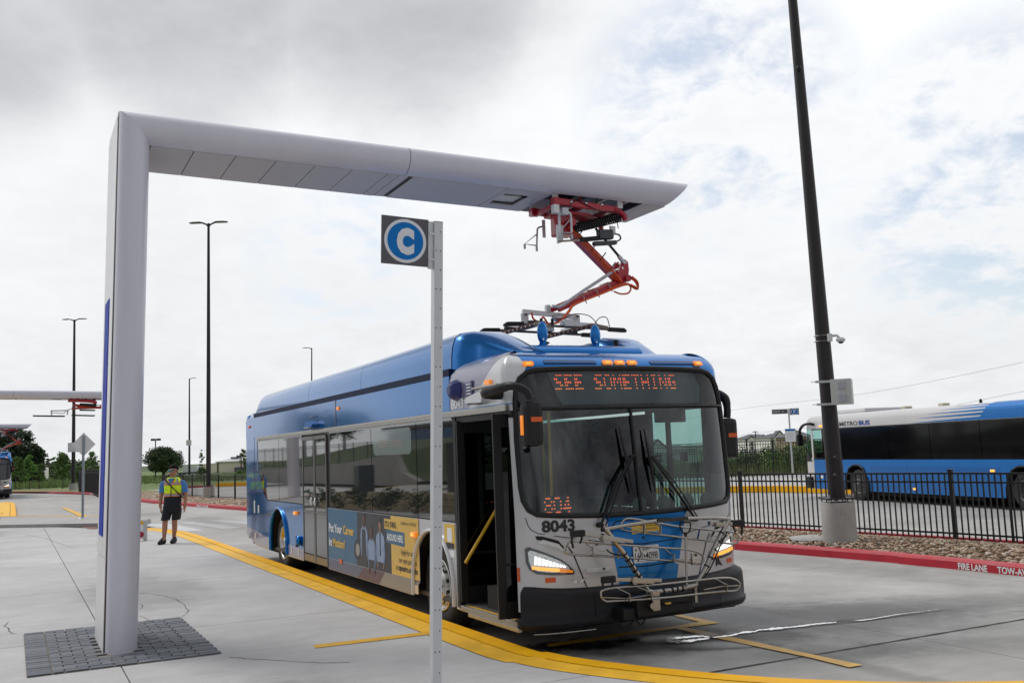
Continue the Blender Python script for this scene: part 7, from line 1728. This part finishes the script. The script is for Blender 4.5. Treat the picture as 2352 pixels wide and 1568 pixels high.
for _ in range(9000):
    x = rnd.uniform(-2, 34); y = rnd.uniform(53.5, 66); h = rnd.uniform(.25, .9); a = rnd.uniform(0, pi); s = rnd.uniform(.02, .05); dx, dy = cos(a) * s, sin(a) * s
    wd_.add([(x - dx, y - dy, -.2), (x + dx, y + dy, -.2), (x + rnd.uniform(-.2, .2), y + rnd.uniform(-.2, .2), h)], [(0, 1, 2)])
o = wd_.build('tall_weeds', leafmat('weed_leaf', (.08, .12, .03), (.16, .19, .07)), None, loc=(0, 0, 0)); props(o, 'pale green weeds growing behind the tall black fence', None, None, 'stuff')
# left verge and field
VG = M('verge_grass', (.17, .18, .06), .9, var=.3, vscale=1.2, bump=.6, bscale=8)
flatpoly([(-24.2, 62.5), (-27.4, 67.5), (-34, 75.4), (-46, 86.4), (-80, 98.6), (-130, 108.6), (-135, 118), (-90, 108), (-52, 95), (-38, 85), (-30, 76), (-23, 66)], .14, VG, 'grass_verge')
FG = M('meadow_grass', (.11, .17, .045), .9, var=.45, vscale=.5, bump=.7, bscale=4)
flatpoly([(-135, 119), (-90, 109), (-52, 96), (-38, 86), (-30, 77), (-21, 85), (-13, 103), (-10, 119), (-6, 119), (60, 76), (120, 70), (160, 240), (-200, 300)], -.004, FG, 'meadow')
pth = MB(); PA_ = [(-135, 118.4), (-90, 108.4), (-52, 95.4), (-38, 85.4), (-30.5, 77)]; b_ = ribbon(PA_, offs(PA_, -1.4), .015, .015, Wd); pth.add(b_.v, b_.f); ws('footpath', pth, CON2)
gm = MB(); rnd = random.Random(21)
for _ in range(16000):
    px = rnd.uniform(-40, 640); Y = rnd.uniform(100, 165) if px > 240 else rnd.uniform(98, 135); x = AT(px, 1090, Y).x; h = rnd.uniform(.15, .8 if px < 240 else .4); a = rnd.uniform(0, pi); s = rnd.uniform(.03, .08)
    gm.add([(x - cos(a) * s, Y - sin(a) * s, -.1), (x + cos(a) * s, Y + sin(a) * s, -.1), (x + rnd.uniform(-.2, .2), Y, h)], [(0, 1, 2)])
o = gm.build('meadow_tufts', leafmat('tuft_leaf', (.11, .19, .045), (.20, .27, .09)), None, loc=(0, 0, 0)); props(o, 'green and straw coloured grass tufts of the meadow beyond the lot', None, None, 'stuff')
# ---------------------------------------------------------------- far buildings
def bbox_px(x0, x1, yt, yb, Y): a = AT(x0, yt, Y); b = AT(x1, yb, Y); return a, b
WHB = M('warehouse_cladding', (.78, .71, .60), .6, var=.05, vscale=.4); WRF = M('warehouse_roof', (.55, .56, .57), .5)
def z_(px, y, Y): return AT(px, y, Y).z
Yw = 170; xa, xb, xc = AT(444, 1070, Yw).x, AT(492, 1070, Yw - 6).x, AT(640, 1070, Yw - 2).x
wh = thing('warehouse', 'long low beige warehouse with pale roof beyond the field', 'warehouse', (xb, Yw - 4, -.3), bay=False, rz=0)
H1 = z_(520, 1061, Yw) + .3; H2 = z_(540, 1056, Yw) + .3
MB().box(0, 30, 0, 34, 0, H1).build('front_wall', WHB, wh, local=True)
MB().prism([(xa - xb, 2, 0), (0, .0, 0), (0, .0, H1), (xa - xb, 2, H1 - .5)], (0, 30, 0)).build('side_wing', WHB, wh, local=True)
MB().prism([(-.3, -.3, H1), (30, -.3, H1), (30, 14, H2 + .55), (-.3, 14, H2 + .55)], (0, 0, .15)).build('roof', WRF, wh, local=True)
for x in (.0, 4.6, 9.2, 13.8): MB().box(x - .12, x + .12, -.12, 0, 0, H1).build('downpipe', M('pipe_olive', (.13, .12, .08), .5), wh, local=True)
for x in (1, 5.2, 8.8): MB().box(x, x + 1.5, 4, 5, H2 + .2, H2 + .55).build('roof_fan', M('roof_grey', (.15, .16, .19), .5), wh, local=True)
MB().box(-.02, 30, -.05, 0, 0, .35).build('plinth', LBASE, wh, local=True); MB().box(3.0, 4.9, -.9, -.1, .55, 1.25).build('air_unit', M('unit_grey', (.10, .11, .13), .5), wh, local=True); MB().box(6.2, 6.5, -.06, 0, .7, 1.9).build('door', M('unit_grey', (.10, .11, .13), .5), wh, local=True)
q = AT(452, 1090, 150); tr_ = thing('flatbed_trailer', 'grey container and dark trailer parked by the warehouse', 'trailer', (q.x, 150, 0), bay=False, rz=0)
MB().box(-2.6, .4, -1, 1, .35, .6).build('flatbed', M('unit_grey', (.10, .11, .13), .5), tr_, local=True); MB().box(-1.8, .3, -.9, .9, .6, 1.45, .03).build('container', M('container_pale', (.65, .68, .72), .5), tr_, local=True); MB().box(.5, 1.8, -.9, .9, .3, .95, .05).build('truck_body', M('truck_navy', (.02, .03, .05), .4), tr_, local=True)
for x in (-2.2, -1.6, 1.1): MB().cyl((x, -1.0, .2), (x, -.8, .2), .2, .2, 12).build('wheel', TYRE, tr_, local=True)
HW_ = M('house_white', (.82, .80, .77), .6); HR_ = M('roof_shingle', (.10, .105, .12), .8, var=.2, vscale=2); HT = M('house_tan', (.38, .27, .20), .7)
def house(px0, px1, ye, yr, Y, label, gables=(), wallm=HW_):
    a, b = AT(px0, ye, Y), AT(px1, ye, Y); L_ = b.x - a.x; he = a.z + 1.0; hr_ = AT(px0, yr, Y).z + 1.0
    t = thing('house', label, 'house', (a.x, Y, -1.0), bay=False, rz=0)
    MB().box(0, L_, 0, 9, 0, he).build('wall', wallm, t, local=True)
    r = MB(); r.add([(-.4, -.5, he - .1), (L_ + .4, -.5, he - .1), (L_ - 1, 4.5, hr_), (1.4, 4.5, hr_), (-.4, 9.5, he - .1), (L_ + .4, 9.5, he - .1)], [(0, 1, 2, 3), (4, 3, 2, 5), (0, 3, 4), (1, 5, 2)]); r.build('roof', HR_, t, local=True)
    for g0, gw, gh in gables:
        x = g0 * L_; MB().prism([(x, -.8, 0), (x + gw, -.8, 0), (x + gw, -.8, he * .95), (x + gw / 2, -.8, he * .95 + gh), (x, -.8, he * .95)], (0, 2, 0)).build('gable', HW_, t, local=True)
        g_r = MB(); 
        for sx, ex in ((x - .15, x + gw / 2), (x + gw + .15, x + gw / 2)): g_r.beam((sx, .2, he * .95), (ex, .2, he * .95 + gh + .15), .15, 2.2, (0, 1, 0))
        g_r.build('gable_roof', HR_, t, local=True)
        w_ = MB().box(x + gw * .35, x + gw * .65, -.84, -.8, he * .45, he * .8).build('window', BLKP, t, local=True); MB().box(x + gw * .35, x + gw * .65, -.86, -.84, he * .61, he * .64).build('window_bar', HW_, w_, local=True)
    for k in range(3): w_ = MB().box(L_ * (.1 + k * .33), L_ * (.1 + k * .33) + .8, -.04, .0, he * .45, he * .85).build('window', BLKP, t, local=True)
    return t
house(1716, 1773, 1006, 997, 165, 'pale house with white gable, leftmost above the tall fence', ((.0, 1.1, .4), (.45, 1.4, .5)))
house(1768, 1822, 1003, 995, 150, 'white house with two gables and dark roof left of the F post', ((.15, 1.6, .9), (.62, 1.3, .6)))
house(1826, 1862, 1001, 986, 120, 'tan house with brown roof between the F post and right bus', (), HT)
house(1690, 1722, 1010, 1006, 190, 'flat dark-roofed building low at the bus mirror', ())
house(1440, 1600, 1034, 1026, 105, 'long grey-roofed building seen through the bus windscreen', ((.3, 2.0, 1),))
# more roofs low behind
for (px, y0_, lab, Y, nm) in ((88, 1048, 'thin wooden utility pole over the young trees, left one', 150, 1), (110, 1052, 'thin utility pole right of the smallest young tree', 150, 1), (1741, 989, 'small distant lamp post above the pale houses', 160, 2)):
    a = AT(px, 1085, Y); zt__ = AT(px, y0_, Y).z; t = thing('utility_pole', lab, 'pole', (a.x, Y, -.5), bay=False, rz=0); MB().cyl((0, 0, 0), (0, 0, zt__ + .5), .10, .08, 8).build('pole', BARK if nm == 1 else LPM, t, local=True); MB().box(-.5, .5, -.05, .05, zt__ + .3, zt__ + .4).build('crossarm', BARK if nm == 1 else LPM, t, local=True)
for px, y0_, lab in ((357, 1010, 'cluster of floodlights on a pole above the oak'), (554, 1048, 'floodlight pole peeking left of the bus rear'), (167, 1036, 'small floodlight pole beside the white box of the lamp post')):
    a = AT(px, 1085, 140); zt__ = AT(px, y0_, 140).z; t = thing('floodlight_pole', lab, 'floodlight', (a.x, 140, 0), bay=False, rz=0); MB().cyl((0, 0, 0), (0, 0, zt__), .10, .08, 8).build('pole', LPM, t, local=True)
    for dx in (-.5, -.15, .25, .6): MB().box(dx - .13, dx + .13, -.15, .15, zt__ - .1, zt__ + .2, .03).build('floodlight_head', LPM, t, local=True)
bbp = AT(124, 1074, 145); t = thing('billboard_van', 'small white vehicle shape far off between young trees', 'van', (bbp.x - 2.3, 145, 0), bay=False, rz=0); MB().box(-1.3, 1.1, -1, 1, .4, 2.1, .15).build('body', HW_, t, local=True); MB().box(-1.28, -.5, -1.02, -.98, 1.2, 1.8).build('window', BLKP, t, local=True)
for x in (-.8, .7): MB().cyl((x, -1.03, .35), (x, -.8, .35), .35, .35, 14).build('wheel', TYRE, t, local=True)
# white rail fence in the meadow
rf = thing('rail_fence', 'low pale wire fence crossing the meadow before the warehouse', 'fence', (AT(420, 1090, 120).x, 120, 0), bay=False, rz=0)
for i in range(12): MB().cyl((i * 2.2, i * .3, 0), (i * 2.2, i * .3, .55), .04, .04, 6).build('post', GALV, rf, local=True)
for zz_ in (.30, .52): MB().tube([(0, 0, zz_), (24.2, 3.3, zz_)], .018, 5).build('wire', GALV, rf, local=True)
# power lines on the right
for (x0_, y0_, x1_, y1_, lab) in ((1680, 942, 2700, 760, 'upper power line sloping across the sky at right'), (1690, 1001, 2700, 830, 'lower power line just above the right bus roof')):
    a = AT(x0_, y0_, 95); b = AT(x1_, y1_, 45); mid = (a + b) / 2 - Vector((0, 0, .5)); o = MB().tube(curve([a - (b - a) * .6 + Vector((0, 0, -.3)), a, mid, b, b + (b - a) * .4], 8), .011, 4).build('power_line', M('wire_grey', (.42, .42, .43), .6), None, loc=(a.x, a.y, a.z)); props(o, lab, 'wire')
# ---------------------------------------------------------------- behind the camera (seen in the bus glass)
def MIR(px, py, z, extra=0.0):
    """point whose mirror image in the bus side lies on this sight line at level z"""
    g0_ = G(px, py, z); q = g0_ - B0; s = q.dot(FS); return g0_ - FS * (2 * s)
def wallpts(P): return [MIR(*p) for p in P]
bw = [MIR(560, 1105, .15), MIR(760, 1112, .15), MIR(900, 1118, .15)]
zt1 = lambda px, py, base: (lambda b, d: CAM_H + d.z * ((b - EYE).dot(Vector((0, 1, 0))) / d.y))(G(px, base, .15), ray(px, py))
RWC = M('retaining_concrete', (.34, .33, .31), .85, var=.12, vscale=.8, bump=.4, bscale=6)
cols = [(520, 1105, 1085), (600, 1107, 1078), (700, 1110, 1072), (800, 1112, 1062), (905, 1115, 1040), (925, 1116, 1085), (960, 1117, 1105)]
low_, top_ = [], []
for px, pb__, pt__ in cols: b_ = MIR(px, pb__, .15); low_.append(b_); top_.append(Vector((b_.x, b_.y, max(.3, zt1(px, pt__, pb__)))))
back = (low_[0] - low_[-1]).normalized(); nb = Vector((-FS.x, -FS.y, 0))
mbw = MB(); mbw.rings([low_, top_, [p + nb * .4 for p in top_]], False, False, False); ow = mbw.build('retaining_wall', RWC, None, loc=tuple(low_[0])); props(ow, 'sloping concrete retaining wall seen only mirrored in bus windows', 'wall')
sl__ = MB(); sl__.rings([[p + nb * .4 for p in top_] + [top_[-1] + nb * .4 + (low_[-1] - low_[0])], [p + nb * 14 + Vector((0, 0, 2.2)) for p in top_] + [top_[-1] + nb * 14 + Vector((0, 0, 2.2)) + (low_[-1] - low_[0])]], False, True, False); ws('grass_bank', sl__, M('bank_grass', (.045, .075, .02), .9, var=.4, vscale=1.5))
gb2 = MB(); a = low_[-1]; c = low_[-1] + (low_[-1] - low_[0]) * 1.6; gb2.add([a, c, c + nb * 14 + Vector((0, 0, 4)), a + nb * 14 + Vector((0, 0, 4))], [(0, 1, 2, 3)]); ws('grass_bank', gb2, MATS['bank_grass'])
fence_line = [(p.x + nb.x * .6, p.y + nb.y * .6) for p in top_[:5]]; zf_ = sum(p.z for p in top_[:5]) / 5
railing(fence_line, 1.5, zf_ - .1, 'picket_fence', 'fence on top of the retaining wall, mirrored in the bus windows', None, picket=.3, nind=60)
# limestone block wall
LIME = M('limestone_block', (.42, .34, .22), .85, var=.25, vscale=4, bump=.5, bscale=20)
b0_ = MIR(770, 1166, .15); b1_ = MIR(1010, 1176, .15); dirw = (b1_ - b0_); Lw = dirw.length; dirw.normalize()
lw = thing('limestone_wall', 'low tan limestone block wall mirrored in the bus windows', 'wall', tuple(b0_), bay=False, rz=atan2(dirw.y, dirw.x)); rl = random.Random(4); p0m = None
for r_ in range(3):
    x = -1.0 - rl.random() * .3
    while x < Lw + 3:
        w_ = .55 + .25 * rl.random()
        if not (r_ == 2 and (x < .2 or .9 < x < 2.4)):
            MB().box(x, x + w_ - .02, -.2, .2, r_ * .2 + .005, r_ * .2 + .195, .015).build('limestone_block', LIME, lw, local=True)
        x += w_
shr = thing('shrub_row', 'dark shrubs behind the limestone wall, mirrored in the bus windows', 'shrub', tuple(b0_), bay=False, rz=atan2(dirw.y, dirw.x)); ms = MB()
for i in range(4, 26): leaves(ms, (i * Lw / 22, .8 + rl.random(), .25 + rl.random() * .4), .32, 70, .06, rl)
ms.build('foliage', DRK, shr, local=True)
ub0 = MIR(838, 1163, .15); ub = thing('utility_cabinet', 'grey utility cabinet mirrored in the bus windows', 'cabinet', tuple(ub0), bay=True if False else False, rz=RZ); MB().box(-.3, .3, -.3, .3, 0, 1.5, .03).build('cabinet_body', M('cabinet_slate', (.07, .09, .10), .5), ub, local=True); MB().box(-.4, .4, -.4, .4, 0, .08).build('plinth', LBASE, ub, local=True)
s0 = MIR(1000, 1158, .15); sh = thing('bus_shelter', 'dark passenger shelter with blue fascia mirrored in the bus windows', 'shelter', tuple(s0), bay=False, rz=RZ)
MB().box(-5, 2.5, -3.4, .2, 2.75, 2.9, .03).build('roof', M('shelter_roof', (.07, .065, .07), .5), sh, local=True); MB().box(-4.5, 2.5, -.1, .1, 2.35, 2.7).build('fascia', M('shelter_blue', (.02, .10, .22), .4), sh, local=True)
for x in (-4, -1.2, 1.6): MB().box(x - .06, x + .06, -2.8, -2.68, 0, 2.75).build('column', BLKM, sh, local=True)
for i in range(18): MB().box(-2.4 + i * .2, -2.4 + i * .2 + .15, -1.6, -1.5, .1, 2.2).build('slat', M('shelter_slat', (.10, .10, .11), .5), sh, local=True)
for px, Y_, k in ((610, 0, 1), (700, 0, 2), (640, 0, 3)):
    b_ = MIR(px, 1100 - k * 2, .15) + nb * 4; t = thing('bank_tree', 'dark tree on the bank mirrored in the ' + ('rear bus window', 'rear door glass', 'window before the rear door')[k - 1], 'tree', (b_.x, b_.y, 2.5), bay=False, rz=0); c_ = MB(); rr9 = random.Random(k)
    for i in range(16): leaves(c_, (rr9.uniform(-2, 2), rr9.uniform(-2, 2), rr9.uniform(1.6, 4)), 1.0, 60, .22, rr9)
    c_.build('crown', DRK, t, local=True); MB().cyl((0, 0, -1), (0, 0, 3), .2, .1, 8).build('trunk', BARK, t, local=True)

bt = MB(); rb9 = random.Random(77)
for i in range(260):
    a = rb9.uniform(radians(150), radians(395)); R_ = rb9.uniform(88, 112); x, y = R_ * cos(a), R_ * sin(a)
    if y > 6: continue
    leaves(bt, (x, y, rb9.uniform(.5, 4.5)), 3.6, 90, .36, rb9, .6)
o = bt.build('tree_belt', DRK, None, loc=(0, 0, 0)); props(o, 'dark belt of trees round the lot, reflected low in the windscreen', None, None, 'stuff')
